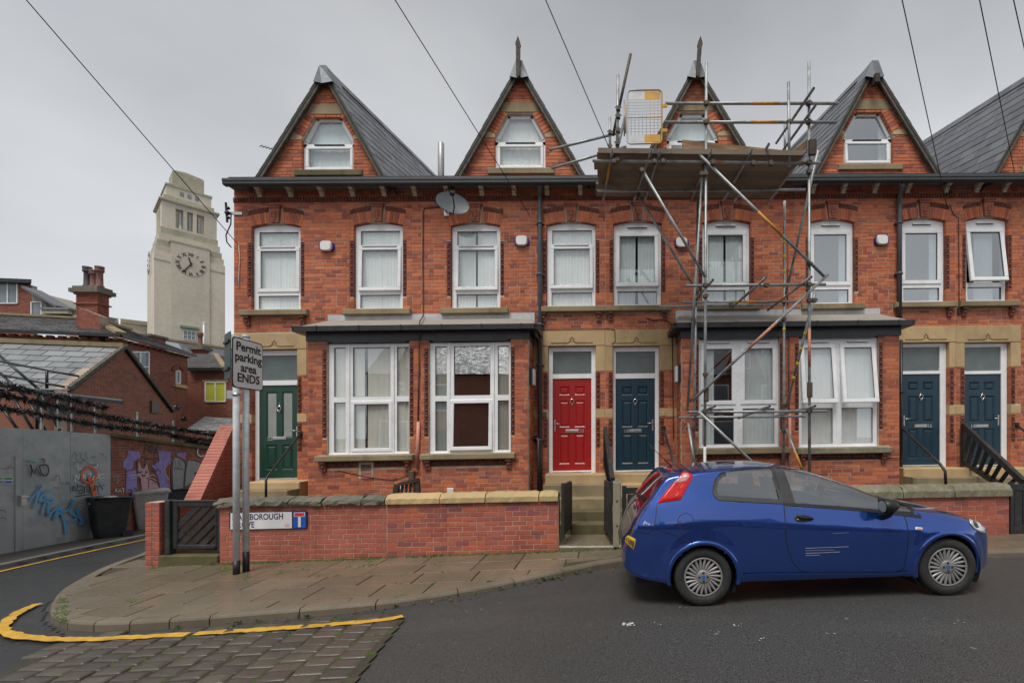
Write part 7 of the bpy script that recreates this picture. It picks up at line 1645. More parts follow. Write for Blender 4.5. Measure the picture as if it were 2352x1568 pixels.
ztop = tab([(-.845, .56), (-.83, .63), (-.80, .69), (-.765, .76), (-.71, .88), (-.64, 1.0), (-.5, 1.18), (-.36, 1.355), (-.29, 1.40), (-.1, 1.425), (.3, 1.45), (.7, 1.455), (1.0, 1.43), (1.25, 1.375), (1.6, 1.255), (1.95, 1.105), (2.2, .995), (2.35, .955), (2.7, .895), (3.0, .815), (3.18, .735), (3.27, .66), (3.32, .57), (3.345, .5)])
zbot = tab([(-.845, .47), (-.82, .37), (-.7, .3), (-.5, .25), (-.2, .225), (2.8, .2), (3.1, .2), (3.27, .25), (3.32, .33), (3.345, .41)])
wpl = tab([(-.845, .5), (-.83, .60), (-.79, .69), (-.70, .765), (-.5, .815), (-.2, .84), (.2, .845), (2.2, .84), (2.6, .835), (2.9, .80), (3.08, .735), (3.2, .66), (3.28, .56), (3.32, .46), (3.345, .33)])
belt = tab([(-.845, 1.05), (-.4, 1.06), (.14, 1.085), (1.0, 1.0), (2.29, .87), (3.34, .8)])
def yside(s, z):
    w_ = wpl(s); zb = belt(s); t = (z-.25)/(zb-.25)
    if z <= zb:
        y = w_-.03*max(0, .6-t)**2/.36-.07*max(0, t-.74)/.26
        if t > .78: y += .0
        # flared wheel arches
        for wc in (0, WB):
            r_ = math.hypot(s-wc, z-.31)
            if r_ < .50: y += .018*sm(.50, .40, r_)
        return y
    return w_-.07-(z-zb)*(.5-.08*min(1, (z-zb)/.3))
def section(s, n1=22, n2=14):
    zb_, zt_ = zbot(s), ztop(s); cab = zt_ > belt(s)+.06
    cro = min(.075 if cab else .085, (zt_-zb_)*.4); zs = zt_-cro
    pts = [(0, zb_), (max(.05, yside(s, zb_)-.14), zb_), (yside(s, zb_+.02)-.03, zb_+.008)]
    for i in range(n1+1):
        z = zb_+.03+(zs-zb_-.03)*i/n1; pts.append((max(.02, yside(s, z)), z))
    ys = pts[-1][0]; p = 2.4
    for i in range(1, n2+1):
        a = math.pi/2*i/n2; pts.append((ys*max(0, math.cos(a))**(2/p), zs+cro*math.sin(a)**(2/p)))
    return pts
ss_ = []
x = S0_
while x < S1_-1e-6: ss_.append(x); x += .006 if (x < -.78 or x > 3.26) else .014 if (x < -.3 or x > 2.9) else .022
ss_.append(S1_)
secs = [section(s) for s in ss_]; NP = len(secs[0])
V_ = []; F_ = []
for sd in (-1, 1):
    b0 = len(V_)
    for s, sec in zip(ss_, secs):
        for y, z in sec: V_.append((s, sd*y, z))
    for i in range(len(ss_)-1):
        for k in range(NP-1):
            q = (b0+i*NP+k, b0+(i+1)*NP+k, b0+(i+1)*NP+k+1, b0+i*NP+k+1); F_.append(q if sd > 0 else q[::-1])
caps = []
for i in (0, len(ss_)-1):
    loop = [i*NP+k for k in range(NP)]+[len(ss_)*NP+i*NP+k for k in range(NP-2, 0, -1)]; caps.append(loop)
WV = [CP(*v) for v in V_]
bvh = BVHTree.FromPolygons(WV, F_)
camp = Vector((0, 0, CH))
def cast(px, py):
    d = ray(px, py).normalized(); h = bvh.ray_cast(camp, d); return CL(h[0]) if h[0] is not None else None
Z1 = lambda l: [((2680+x/3.7935)/1.7415, (1800+y/3.7935)/1.7415) for x, y in l]      # rear side crop
Z2 = lambda l: [((3100+x/3.92)/1.7415, (1820+y/3.92)/1.7415) for x, y in l]          # front side crop
Z3 = lambda l: [((2440+x/3.136)/1.7415, (1780+y/3.136)/1.7415) for x, y in l]        # tail crop
Z4 = lambda l: [((3500+x/2.85)/1.7415, (1850+y/2.85)/1.7415) for x, y in l]          # nose crop
def dens(l, n=5, closed=True):
    out = []; m = len(l)
    for i in range(m if closed else m-1):
        a, b = l[i], l[(i+1) % m]
        for k in range(n): out.append((a[0]+(b[0]-a[0])*k/n, a[1]+(b[1]-a[1])*k/n))
    if not closed: out.append(l[-1])
    return out
def onto(l, n=5, closed=True): return [q for q in (cast(*p) for p in dens(l, n, closed)) if q is not None]
qwin = onto(Z1([(770, 345), (1000, 300), (1560, 262), (1600, 400), (1700, 720), (1718, 808), (1300, 785), (730, 742), (680, 680), (657, 610), (690, 440)]), 4)
fwin = onto(Z2([(30, 205), (90, 203), (600, 240), (900, 300), (1250, 400), (1560, 520), (1640, 660), (1715, 880), (1000, 820), (150, 765), (60, 500)]), 4)
tri = onto(Z2([(1720, 620), (1760, 640), (1900, 720), (2130, 830), (2170, 910), (1900, 890), (1800, 800)]), 3)
rwin = onto(Z3([(655, 330), (900, 335), (800, 450), (600, 710), (440, 690), (330, 610), (460, 470)]), 3)
wheelc = [(0, .305), (WB, .305)]
def side_hit(c, poly): return inpoly((c[0], c[2]), [(p.x, p.z) for p in poly])
body, glq, glf, glt, glr, glw = [], [], [], [], [], []
rw_s = (-.615, -.36); 
for q in F_:
    c = [sum(V_[i][k] for i in q)/4 for k in range(3)]; ay = abs(c[1]); s, z = c[0], c[2]
    if any(math.hypot(s-a, z-b) < .355 for a, b in wheelc) and ay > .45: continue
    if ay > .45 and side_hit(c, qwin): glq.append(q); continue
    if ay > .45 and side_hit(c, fwin): glf.append(q); continue
    if ay > .45 and side_hit(c, tri): glt.append(q); continue
    if 1.3 < s < 2.12 and z > ztop(s)-.068+.0 and ay < yside(s, ztop(s)-.075)*.93: glw.append(q); continue
    if rw_s[0] < s < rw_s[1] and z > ztop(s)-.06 and ay < .58: glr.append(q); continue
    body.append(q)
car = thing('parked_car', 'blue three door hatchback with scratched door parked at the kerb', 'car', CP(0, 0, 0))
def part(faces, name, mat, push=0.0, parent=car):
    idx = {}; mb = MB()
    for q in faces:
        f = []
        for i in q:
            k = (round(V_[i][0], 4), round(V_[i][1], 4), round(V_[i][2], 4))
            if k not in idx: idx[k] = len(mb.v); v = V_[i]; mb.v.append(CP(v[0], v[1]*(1-push), v[2]-push*.2))
            f.append(idx[k])
        f2 = []
        for i in f:
            if i not in f2: f2.append(i)
        if len(f2) >= 3: mb.f.append(f2); mb.sm.append(True)
    return mb.build(name, mat, parent)
bo = part(body+caps[:0], 'body', 'car_paint')
for cp_ in caps: m = MB(); m.add([WV[i] for i in cp_], [list(range(len(cp_)))]); m.build('bumper_face', 'car_paint', car)
for nm, fs in (('quarter_window', glq), ('door_window', glf), ('corner_window', glt)):
    for sd in (-1, 1): part([q for q in fs if (sum(V_[i][1] for i in q) < 0) == (sd < 0)], nm, 'car_glass', .004)
part(glw, 'windscreen', 'car_glass', .004); part(glr, 'rear_window', 'car_glass', .004)
# ---- ribbons and patches that follow the surface
def proj(s, z, sd=-1, d=.004): return CP(s, sd*(yside(s, z)+d), z)
def ribbon3(pts, wd, mat, nm, lift=.004, closed=False, parent=car, mirror=True):
    for sd in ((-1, 1) if mirror else (-1,)):
        P = [Vector((p.x, abs(p.y)*sd, p.z)) for p in pts]; n = len(P); m = MB(); vs = []
        for i, p in enumerate(P):
            a, b = (P[(i-1) % n], P[(i+1) % n]) if closed else (P[max(0, i-1)], P[min(n-1, i+1)])
            d = (b-a); d = d.normalized() if d.length > 1e-7 else Vector((1, 0, 0))
            w0 = CP(*p); loc, nor, idx_, dist = bvh.find_nearest(w0)
            if nor.dot(w0-CP(p.x, 0, p.z*.9)) < 0: nor = -nor
            dw = (ex*d.x+ey*d.y+ez*d.z); side = dw.cross(nor).normalized()*wd/2
            vs += [w0+nor*lift+side, w0+nor*lift-side]
        k = n if closed else n-1
        m.add(vs, [(2*i, 2*i+1, 2*((i+1) % n)+1, 2*((i+1) % n)) for i in range(k)], True); m.build(nm, mat, parent)
qc = sum(qwin, Vector())/len(qwin); ribbon3([Vector((qc.x+(p.x-qc.x)*.965, p.y, qc.z+(p.z-qc.z)*.88)) for p in qwin], .05, 'trim_grey', 'window_band', .003, True); ribbon3(qwin, .012, 'trim', 'window_seal', .005, True)
ribbon3(fwin, .035, 'trim', 'window_seal', .004, True); ribbon3(tri, .03, 'trim', 'window_seal', .004, True)
bp = onto(Z2([(30, 200), (130, 480), (220, 760)]), 8, False); ribbon3(bp, .14, 'trim_grey', 'pillar_trim', .0045)
bl = onto(Z2([(140, 765), (700, 805), (1300, 850), (1760, 900), (2160, 945), (2290, 965)]), 6, False); ribbon3(bl, .032, 'trim', 'waist_trim', .006)
ap = onto(Z2([(1590, 560), (1660, 700), (1730, 900)]), 6, False); ribbon3(ap, .06, 'trim', 'pillar_trim', .005)
for l in (Z1([(1553, 255), (1570, 215), (1640, 208)]), ):
    pass
dl = onto(Z1([(1640, 208), (1580, 214), (1556, 240), (1558, 262), (1640, 560), (1722, 800), (1740, 950), (1752, 1140), (1762, 1328)]), 4, False)
dl2 = onto([(1805.7, 1234.6), (1810, 1262), (1820, 1290), (1838, 1310), (1862, 1313.5), (2058, 1312.5), (2076, 1305), (2083, 1270), (2087, 1227), (2082, 1197), (2073, 1178)], 5, False)
ribbon3(dl, .009, 'trim', 'door_gap', .002); ribbon3(dl2, .009, 'trim', 'door_gap', .002)
roofl = onto(Z2([(0, 142), (300, 148), (700, 190), (1100, 300), (1400, 410), (1620, 500), (1680, 570)]), 5, False); ribbon3(roofl, .008, 'trim', 'door_gap', .002)
ribbon3(onto([(1660, 1225), (1610, 1200), (1574, 1175), (1530, 1167)] if False else Z3([(1045, 1232), (850, 1145), (700, 1095), (548, 1052)]), 5, False), .007, 'trim', 'bumper_gap', .002)
ribbon3(onto(Z3([(590, 735), (575, 900), (548, 1050), (470, 1110), (370, 1090), (270, 1060)]), 5, False), .008, 'trim', 'tailgate_gap', .002, mirror=False)
ribbon3(onto([(2040, 1122), (2056, 1128), (2092, 1160)] if False else Z4([(405, 430), (408, 500), (530, 610)]), 5, False), .008, 'trim', 'bonnet_gap', .002)
ribbon3(onto(Z4([(540, 615), (800, 650), (1060, 700)]), 5, False), .005, 'trim', 'bonnet_gap', .0015) if False else None
# wheel arch lips and liners
for (a, b) in wheelc:
    for sd in (-1, 1):
        m = MB(); vs = []; pr = []
        for i in range(33):
            t = R(-14)+R(208)*i/32; row = []
            for (r_, d) in ((.395, -.002), (.378, .012), (.352, .012), (.348, -.05)):
                s, z = a+r_*math.cos(t), b+r_*math.sin(t); zz = max(z, zbot(s)+.005); row.append(CP(s, sd*(yside(s, zz)+d), zz))
            vs += row
        m.add(vs, [(4*i+k, 4*i+k+1, 4*i+5+k, 4*i+4+k) if sd > 0 else (4*i+4+k, 4*i+5+k, 4*i+k+1, 4*i+k) for i in range(32) for k in range(3)], True); m.build('arch_lip', 'car_paint', car)
        m = MB(); vs = []
        for i in range(25):
            t = R(-30)+R(240)*i/24
            for yy in (.80, .45): vs.append(CP(a+.37*math.cos(t), sd*yy, b+.37*math.sin(t)))
        m.add(vs, [(2*i, 2*i+1, 2*i+3, 2*i+2) for i in range(24)], True); m.add([CP(a+.37*math.cos(R(-30)+R(240)*i/24), sd*.45, b+.37*math.sin(R(-30)+R(240)*i/24)) for i in range(25)], [list(range(25))]); m.build('arch_liner', 'matt_black', car)
# wheels
def thing_part0(name, parent, loc):
    o = bpy.data.objects.new(name, None); col.objects.link(o); o.parent = parent; o.empty_display_size = .1; L = Vector(loc); o.location = L-ORG[parent.name]; ORG[o.name] = L; return o
def wheel(a, sd, st=0.0):
    b = .308; t = thing_part0('wheel', car, CP(a, sd*.74, b)); q = Matrix.Rotation(st, 3, ez)
    def WP(r_, th, d): v = ex*(r_*math.cos(th))+ez*(r_*math.sin(th))+ey*(sd*d); return CP(a, sd*.74, b)+q@v
    def ring(prof, n, nm, mat, par=t):
        m = MB(); vs = [WP(r_, 2*math.pi*k/n, d) for r_, d in prof for k in range(n)]
        fs = [(i*n+k, i*n+(k+1) % n, (i+1)*n+(k+1) % n, (i+1)*n+k) for i in range(len(prof)-1) for k in range(n)]
        m.add(vs, fs, True); return m.build(nm, mat, par)
    ring([(.2, -.085), (.285, -.085), (.303, -.065), (.308, 0), (.303, .065), (.285, .088), (.235, .092), (.205, .078), (.2, .03)], 48, 'tyre', 'tyre')
    ring([(.205, .07), (.2, .03), (.19, .01), (.02, .01)], 32, 'rim', 'rust_rim')
    h = ring([(.198, .07), (.206, .079), (.2, .086), (.186, .078)], 48, 'hubcap', 'hubcap')
    ring([(.076, .07), (.07, .078), (.05, .083), (.0, .084)], 24, 'hub', 'hubcap')
    for k in range(22):                    # curved blades of the wheel trim
        m = MB(); vs = []
        for j in range(6):
            u = j/5; r_ = .068+.124*u; th = 2*math.pi*k/22+.16*(1-u)**2*1.0; wd = (.0095+.006*math.sin(u*3.1))/r_
            for (dt, d) in ((-wd, .066), (-wd*.5, .077+.003*u), (wd*.5, .077+.003*u), (wd, .066)): vs.append(WP(r_, th+dt, d))
        m.add(vs, [(4*j+i, 4*j+i+1, 4*j+5+i, 4*j+4+i) for j in range(5) for i in range(3)], True); m.build('trim_blade', 'hubcap', t)
    for k in range(4):
        m = MB(); c = [WP(.043, R(45+90*k+45), .0835)]; m.add([WP(0, 0, 0)*0+c[0]+(ex*math.cos(x_)+ez*math.sin(x_))*.014+ey*sd*.0015 for x_ in [i*6.283/12 for i in range(12)]], [list(range(12))]); m.build('bolt_hole', 'rust_rim', t)
    m = MB(); m.add([CP(a, sd*.74, b)+q@(ey*sd*.0865+(ex*math.cos(x_)+ez*math.sin(x_))*.02) for x_ in [i*6.283/16 for i in range(16)]], [list(range(16))]); m.build('badge', 'sign_blue', t)
    if sd < 0: m = MB(); put_text(m, 'FIAT', .016, CP(a, sd*.74, b)+q@(ey*sd*.0875)-ez*.006, q@ex, ez, xs=.8); m.build('badge_lettering', 'hubcap', t)
for a in (0, WB):
    for sd in (-1, 1): wheel(a, sd, R(-3) if a else 0)
# lamps, handle, mirror, cap, plate
def patch(l, mat, nm, lift=.006, n=3, parent=car, mirror=False, rim=None):
    P = onto(l, n)
    if len(P) < 3: return
    for sd in ((-1, 1) if mirror else (-1,)):
        W_ = [CP(p.x, abs(p.y)*sd if mirror else p.y, p.z) for p in P]; c = sum(W_, Vector())/len(W_)
        loc, nor, i_, d_ = bvh.find_nearest(c); c2 = loc
        if nor.dot(c-CP(CL(c).x, 0, .7)) < 0: nor = -nor
        m = MB(); rings = []
        for f, lf in ((1.0, lift*.4), (.96, lift), (.6, None), (.25, None)):
            for p in W_:
                v = c2+(p-c2)*f; l2, n2_, i2, d2 = bvh.find_nearest(v)
                if n2_.dot(nor) < 0: n2_ = -n2_
                m.v.append(l2+n2_*(lift if lf is None else lf))
        k = len(W_); m.v.append(c2+nor*lift)
        for r_ in range(3):
            for i in range(k): m.f.append([r_*k+i, r_*k+(i+1) % k, (r_+1)*k+(i+1) % k, (r_+1)*k+i]); m.sm.append(True)
        for i in range(k): m.f.append([3*k+i, 3*k+(i+1) % k, 4*k]); m.sm.append(True)
        o = m.build(nm, mat, parent)
    return o
patch(Z3([(925, 332), (985, 345), (1040, 378), (1030, 420), (955, 560), (885, 685), (750, 705), (592, 728), (650, 640), (770, 495)]), 'lamp_red', 'tail_lamp', .012)
patch(Z3([(632, 318), (600, 352), (470, 470), (350, 600), (318, 612), (420, 490), (540, 380)]), 'lamp_red', 'tail_lamp', .012)
patch(Z3([(935, 355), (985, 368), (998, 395), (960, 455), (900, 470), (790, 482), (850, 420)]), 'lamp_pink', 'lamp_lens', .016)
patch(Z3([(905, 490), (925, 500), (905, 545), (860, 560)]), 'sign_red', 'lamp_lens', .016)
patch(Z3([(850, 590), (870, 600), (850, 645), (800, 660)]), 'sign_red', 'lamp_lens', .016)
patch(Z3([(705, 290), (780, 295), (785, 315), (705, 312)]), 'lamp_red', 'brake_lamp', .01)
patch(Z4([(1060, 620), (1120, 640), (1190, 700), (1240, 760), (1252, 805), (1190, 790), (1130, 755), (1085, 700)]), 'lamp_clear', 'headlamp', .012, mirror=True)
patch(Z4([(1105, 660), (1150, 690), (1175, 740), (1140, 745), (1110, 705)]), 'trim_grey', 'lamp_reflector', .0135)
patch(Z4([(455, 735), (470, 732), (540, 740), (540, 765), (460, 762)]), 'sign_white', 'side_indicator', .008, mirror=True); patch(Z4([(472, 741), (532, 747), (530, 758), (474, 754)]), 'amber', 'indicator_lens', .0105)
hp = Z2([(300, 985), (310, 940), (360, 925), (500, 942), (580, 970), (617, 998), (570, 1030), (450, 1050), (350, 1045), (315, 1020)])
patch(hp, 'trim', 'handle_recess', .003, mirror=True); patch(Z2([(330, 955), (380, 935), (500, 950), (600, 998), (500, 1003), (360, 990)]), 'black_plastic', 'door_handle', .03, mirror=True); patch(Z2([(342, 1005), (357, 995), (370, 1007), (355, 1020)]), 'steel', 'key_lock', .012)
fc = [((Z1([(240+118*math.cos(t), 1075+118*math.sin(t))]))[0]) for t in [i*6.283/24 for i in range(24)]]; ribbon3(onto(fc, 1), .007, 'trim', 'fuel_cap_gap', .002, True, mirror=False)
patch(Z1([(125, 1060), (150, 1052), (175, 1068), (150, 1085), (128, 1080)]), 'car_paint', 'fuel_cap_pull', .01)
ribbon3(onto([(1708, 1318), (1770, 1316), (1900, 1316), (2060, 1315), (2085, 1312)], 6, False), .022, 'car_paint', 'sill_trim', .012)
patch(Z3([(205, 1150), (235, 1128), (325, 1178), (322, 1210), (300, 1312), (190, 1210)]), 'plate_yellow', 'number_plate', .008)
for l in ([(225, 1160), (222, 1200)], [(245, 1165), (240, 1215)], [(265, 1180), (258, 1235)], [(285, 1190), (285, 1250)], [(300, 1200), (290, 1270)]):
    ribbon3(onto(Z3(l), 3, False), .02, 'brown_plastic', 'plate_character', .017, mirror=False)
bd = Z3([(320+22*math.cos(t)+6*math.sin(t), 782+42*math.sin(t)) for t in [i*6.283/16 for i in range(16)]]); patch(bd, 'chrome', 'badge', .012); patch(Z3([(320+14*math.cos(t), 782+28*math.sin(t)) for t in [i*6.283/12 for i in range(12)]]), 'sign_navy', 'badge_face', .015)
for l in ([(440, 945), (428, 975), (415, 1000)], [(425, 965), (445, 955), (440, 980), (425, 985)], [(450, 975), (462, 965), (460, 985), (478, 975), (480, 988), (500, 985), (497, 995)]): ribbon3(onto(Z3(l), 3, False), .006, 'chrome', 'model_script', .004, mirror=False)
ribbon3(onto(Z3([(640, 290), (760, 285), (940, 320)]), 4, False), .03, 'car_paint', 'spoiler_edge', .02, mirror=False)
m = MB(); pa, pb = cast(*Z3([(340, 615)])[0]), cast(*Z3([(420, 665)])[0])
if pa and pb: m.tube([CP(pa.x-.02, pa.y, pa.z+.02), CP(pb.x-.02, pb.y, pb.z+.01)], [.012, .03], 8); m.build('rear_wiper', 'trim', car)
for l, w_ in (([(1140, 612), (1380, 603)], .0035), ([(1140, 640), (1330, 632)], .004), ([(1140, 652), (1220, 650)], .003), ([(1140, 625), (1300, 621)], .0022), ([(1290, 530), (1380, 525)], .0016)):
    q = [((2400+x/1.387)/1.7415, (1750+y/1.387)/1.7415) for x, y in l]; ribbon3(onto(q, 8, False), w_, 'scratch', 'scratch', .001, mirror=False)
# door mirror (both sides)
for sd in (-1, 1):
    P = lambda s, y, z: CP(s, sd*y, z)
    m = MB(); rings = []
    for (y, sx, sz, off, dz) in ((.78, .05, .045, 1.98, .875), (.85, .045, .04, 1.98, .9), (.9, .05, .04, 1.97, .95)):
        rings.append([P(off+sx*math.cos(t), y, dz+sz*math.sin(t)) for t in [i*6.283/14 for i in range(14)]])
    m.add([v for r_ in rings for v in r_], [(l*14+i, l*14+(i+1) % 14, (l+1)*14+(i+1) % 14, (l+1)*14+i) for l in range(2) for i in range(14)], True); m.build('mirror_stalk', 'trim', car)
    m = MB(); rings = []
    for (s, f) in ((1.87, .9), (1.88, 1.0), (1.93, 1.0), (1.99, .8), (2.03, .45)): rings.append([P(s, .925+.085*f*math.cos(t), 1.0+.075*f*math.sin(t)) for t in [i*6.283/18 for i in range(18)]])
    m.add([v for r_ in rings for v in r_], [(l*18+i, l*18+(i+1) % 18, (l+1)*18+(i+1) % 18, (l+1)*18+i) for l in range(4) for i in range(18)]+[tuple(72+i for i in range(18))], True); mr = m.build('mirror_shell', 'trim', car)
    m = MB(); m.add([P(1.868, .925+.068*math.cos(t), 1.0+.06*math.sin(t)) for t in [i*6.283/18 for i in range(18)]], [list(range(18))]); m.build('mirror_glass', 'window_far', mr)
m = MB(); q = cast(1551, 1072) or Vector((-.2, 0, 1.4)); m.tube([CP(-.16, .0, 1.41), CP(-.28, 0, 1.53), CP(-.46, 0, 1.72)], [.012, .005, .0035], 6); m.build('roof_aerial', 'trim', car)
# interior
m = MB(); m.add([CP(-.5, -.72, .45), CP(2.2, -.72, .4), CP(2.2, .72, .4), CP(-.5, .72, .45)], [(0, 1, 2, 3)]); m.build('floor', 'matt_black', car)
def seat(s, y, nm):
    m = MB(); up = ez
    def bx(c, ax, ay, az): m.obox(CP(*c), ex*ax[0]+ez*ax[1], ey*ay, ez*az[1]+ex*az[0])
    bx((s+.25, y, .52), (.25, .03), .24, (0, .09)); bx((s-.04, y, .82), (.07, 0), .23, (-.07, .3)); bx((s-.13, y, 1.2), (.04, 0), .12, (-.015, .085)); m.build(nm, 'seat', car)
for y in (-.36, .36): seat(1.0, y, 'seat')
m = MB(); m.obox(CP(.0, 0, .62), ex*.26, ey*.62, ez*.1); m.obox(CP(-.25, 0, .88), ex*.07-ez*.0, ey*.62, ez*.25-ex*.05); m.build('rear_seat', 'seat', car)
for y in (-.35, .35): m = MB(); m.obox(CP(-.3, y, 1.18), ex*.035, ey*.11, ez*.06); m.build('headrest', 'seat', car)
m = MB(); m.obox(CP(1.95, 0, .84), ex*.22, ey*.7, ez*.13-ex*.05); m.build('dashboard', 'trim', car)
m = MB(); c = CP(1.6, -.36, .92); ax = (ez*.9-ex*.35).normalized(); m.tube([c+(ey*math.cos(t)+ax*math.sin(t))*.18 for t in [i*6.283/24 for i in range(25)]], .016, 8); m.obox(c, ey*.07, ax*.05, ex*.03); m.build('steering_wheel', 'trim', car)
m = MB(); m.obox(CP(1.42, 0, 1.26), ex*.02, ey*.12, ez*.035); m.build('interior_mirror', 'trim', car)
m = MB(); m.box(-1, 1, -1, 1, -1, 1); m.v = []; m.f = []; m.sm = []
m.obox(CP(1.2, 0, .27), ex*1.9, ey*.66, ez*.05); m.build('underbody', 'matt_black', car)
# ------------------------------------------------------------------ buildings beyond the alley
def vplane(O, d):
    O, d = Vector(O), Vector(d)
    def f(px, py):
        r_ = ray(px, py); t = (O.x*d.y-O.y*d.x)/(r_.x*d.y-r_.y*d.x); return Vector((r_.x*t, r_.y*t, CH+r_.z*t))
    return f
UP = Vector((0, 0, 1))
def slate_slope(parent, A, B, C, D, mat, sw_, se, nmax, seed, sheet_mat='matt_black'):
    """roof plane with ridge A-B and eaves D-C; slates as pieces"""
    A, B, C, D = map(Vector, (A, B, C, D)); m = MB(); nn = (B-A).cross(D-A).normalized(); nn = nn if nn.z > 0 else -nn
    m.poly3([A, B, C, D], -nn*.05); m.build('roof_deck', sheet_mat, parent); rnd = random.Random(seed); stf = MB(); k = 0
    nr = max(1, int(((D-A).length+(C-B).length)/2/se)); al = []
    for i in range(nr):
        t0 = i/nr; t1 = min(1.0, (i+1.25)/nr); a0, b0 = A.lerp(D, t0), B.lerp(C, t0); a1, b1 = A.lerp(D, t1), B.lerp(C, t1); L = (b1-a1).length; n = max(1, int(L/sw_)); off = .5 if i % 2 else 0
        for j in range(n+1):
            u0, u1 = max(0, (j-off)/n), min(1, (j+1-off)/n)
            if u1-u0 < .2/n: continue
            e = .012/max(L, .1)
            q = [a0.lerp(b0, u0+e), a0.lerp(b0, u1-e), a1.lerp(b1, u1-e), a1.lerp(b1, u0+e)]; lf = rnd.uniform(0, .006)
            al.append([q[0]+nn*.004, q[1]+nn*.004, q[2]+nn*(.022+lf), q[3]+nn*(.022+lf)])
    al.sort(key=lambda q: q[0].length)
    for i, q in enumerate(al):
        if i < nmax: m = MB(); m.poly3(q, -nn*.008); m.build('slate', mat, parent)
        else: stf.poly3(q, -nn*.008)
    if stf.v: tag(stf.build('slates', mat, parent), kind='stuff')
def pane_win(parent, f, x0, y0, x1, y1, n, mull=1, fr='upvc', gm='window_far', cross=None, wpx=2.0, nm='window'):
    """window on a plane given by f(px,py): frame, panes"""
    n = Vector(n); m = MB(); c = lambda x, y, o: f(x, y)+n*o
    def bar(a, b, w_): p, q = c(*a, .03), c(*b, .03); m.beam(p, q, .06, w_, n.cross((q-p)))
    s_ = (c(x1, y0, 0)-c(x0, y0, 0)).length/(x1-x0); w_ = wpx*s_
    bar((x0, y0), (x1, y0), w_); bar((x0, y1), (x1, y1), w_); bar((x0, y0), (x0, y1), w_); bar((x1, y0), (x1, y1), w_)
    for i in range(mull): x = x0+(x1-x0)*(i+1)/(mull+1); bar((x, y0), (x, y1), w_)
    if cross: bar((x0, cross), (x1, cross), w_*.8)
    o = m.build(nm, fr, parent); g = MB(); g.add([c(x0, y0, .012), c(x1, y0, .012), c(x1, y1, .012), c(x0, y1, .012)], [(0, 1, 2, 3)]); g.build('pane', gm, o); return o
# --- low brick outbuilding with the pale slate roof
O1 = at(155, 893, 13.5); f1_ = vplane(O1, dH); P_l, P_a, P_r = O1, f1_(283, 797), f1_(395, 945); P_l = f1_(155, 893)
ob = thing('brick_outbuilding', 'brown brick outbuilding with a pale slate roof behind the spikes', 'building', (P_l.x, P_l.y, base(P_l.x, P_l.y)))
ul = lambda p: (p-O1).dot(dH)
brick_plane(ob, O1, dH, nH, [(ul(P_l)-.0, -2.5), (ul(P_r), -2.5), (ul(P_r), P_r.z), (ul(P_a), P_a.z), (ul(P_l), P_l.z)], 'brick_brown', 'mortar_far', 220, 31, back=.3)
lft = -nH*16
for (a, b) in ((P_a, P_l), (P_a, P_r)): m = MB(); d = (b-a); m.beam(a+nH*.05+UP*.03, b+nH*.05+UP*.03, .1, .1, d.cross(nH)); m.build('verge', 'wood_grey', ob)
slate_slope(ob, P_a+lft, P_a+nH*.06, P_l+nH*.06-UP*.05, P_l+lft-UP*.05, 'slate_light', .5, .3, 260, 3)
slate_slope(ob, P_a+lft, P_a+nH*.06, P_r+nH*.06, P_r+lft, 'slate_light', .5, .3, 0, 4)
m = MB(); m.beam(P_a+lft+UP*.05, P_a+nH*.06+UP*.05, .22, .14); m.build('ridge', 'sandstone_dark', ob)
q0 = P_l-nH*.3; m = MB(); m.poly3([q0-UP*.1, q0+lft-UP*.1, Vector((0, 0, -2))+Vector(((q0+lft).x, (q0+lft).y, 0)), Vector((q0.x, q0.y, -2))], dH*.2); m.build('front_wall', 'brick_brown', ob)
q = f1_(353, 934); m = MB(); m.obox(q+nH*.03, dH*.18, nH*.03, UP*.22); m.build('vent', 'brown_plastic', ob)
# --- tall brick house with the hipped slate roof
C_ = at(270, 775, 21.0); fR = vplane(C_, dH); fF = vplane(C_, -nH); E_r = fR(431, 819)
hb = thing('hipped_house', 'tall old brick house with a hipped slate roof behind the outbuilding', 'house', (C_.x, C_.y, -2))
uR = lambda p: (p-C_).dot(dH); ub_ = lambda px, py: (uR(fR(px, py)), fR(px, py).z)
w1 = [ub_(299, 869), ub_(340, 869), ub_(340, 813), ub_(299, 806)]; w2 = [ub_(402.5, 883), ub_(415, 884), ub_(415, 853), ub_(402.5, 850)]
brick_plane(hb, C_, dH, nH, [(0, -2.5), (uR(E_r), -2.5), (uR(E_r), C_.z-.1), (0, C_.z-.1)], 'brick_far', 'mortar_far', 150, 33, back=.3, holes=[w1, w2])
brick_plane(hb, C_-nH*14, nH, -dH, [(0, -2.5), (14, -2.5), (14, C_.z-.1), (0, C_.z-.1)], 'brick_far', 'mortar_far', 100, 34, back=.3)
pane_win(hb, fR, 300, 808, 339.5, 866, nH, 1, cross=842)
pane_win(hb, fR, 403.5, 852, 412, 880, nH, 0, wpx=1.6)
m = MB(); a, b = fR(398, 884), fR(424, 889); m.beam(a+nH*.05, b+nH*.05, .15, .16); m.build('sill', 'sandstone', hb)
for i in range(9):
    t = R(15+150*i/8); c = fR(408.5-9*math.cos(t), 851-9*math.sin(t)*.9); c2 = fR(408.5-15*math.cos(t), 851-15*math.sin(t)*.9); m = MB(); m.beam(c+nH*.012, c2+nH*.012, .1, .15, (c2-c).cross(nH)); m.build('voussoir', 'brick_far', hb)
zH = CH+(1000-737)*22.6/1050; Hp = C_+dH*2.6-nH*2.6; Hp.z = zH; Er = C_+dH*uR(E_r); Hr = Hp+dH*(uR(E_r)-2.6)
ov = .35; e0 = C_+nH*ov-dH*ov; e1 = Er+nH*ov; e2 = C_-nH*16-dH*ov; hl = Hp-nH*14
for v in (e0, e1, e2): v.z = C_.z+.08
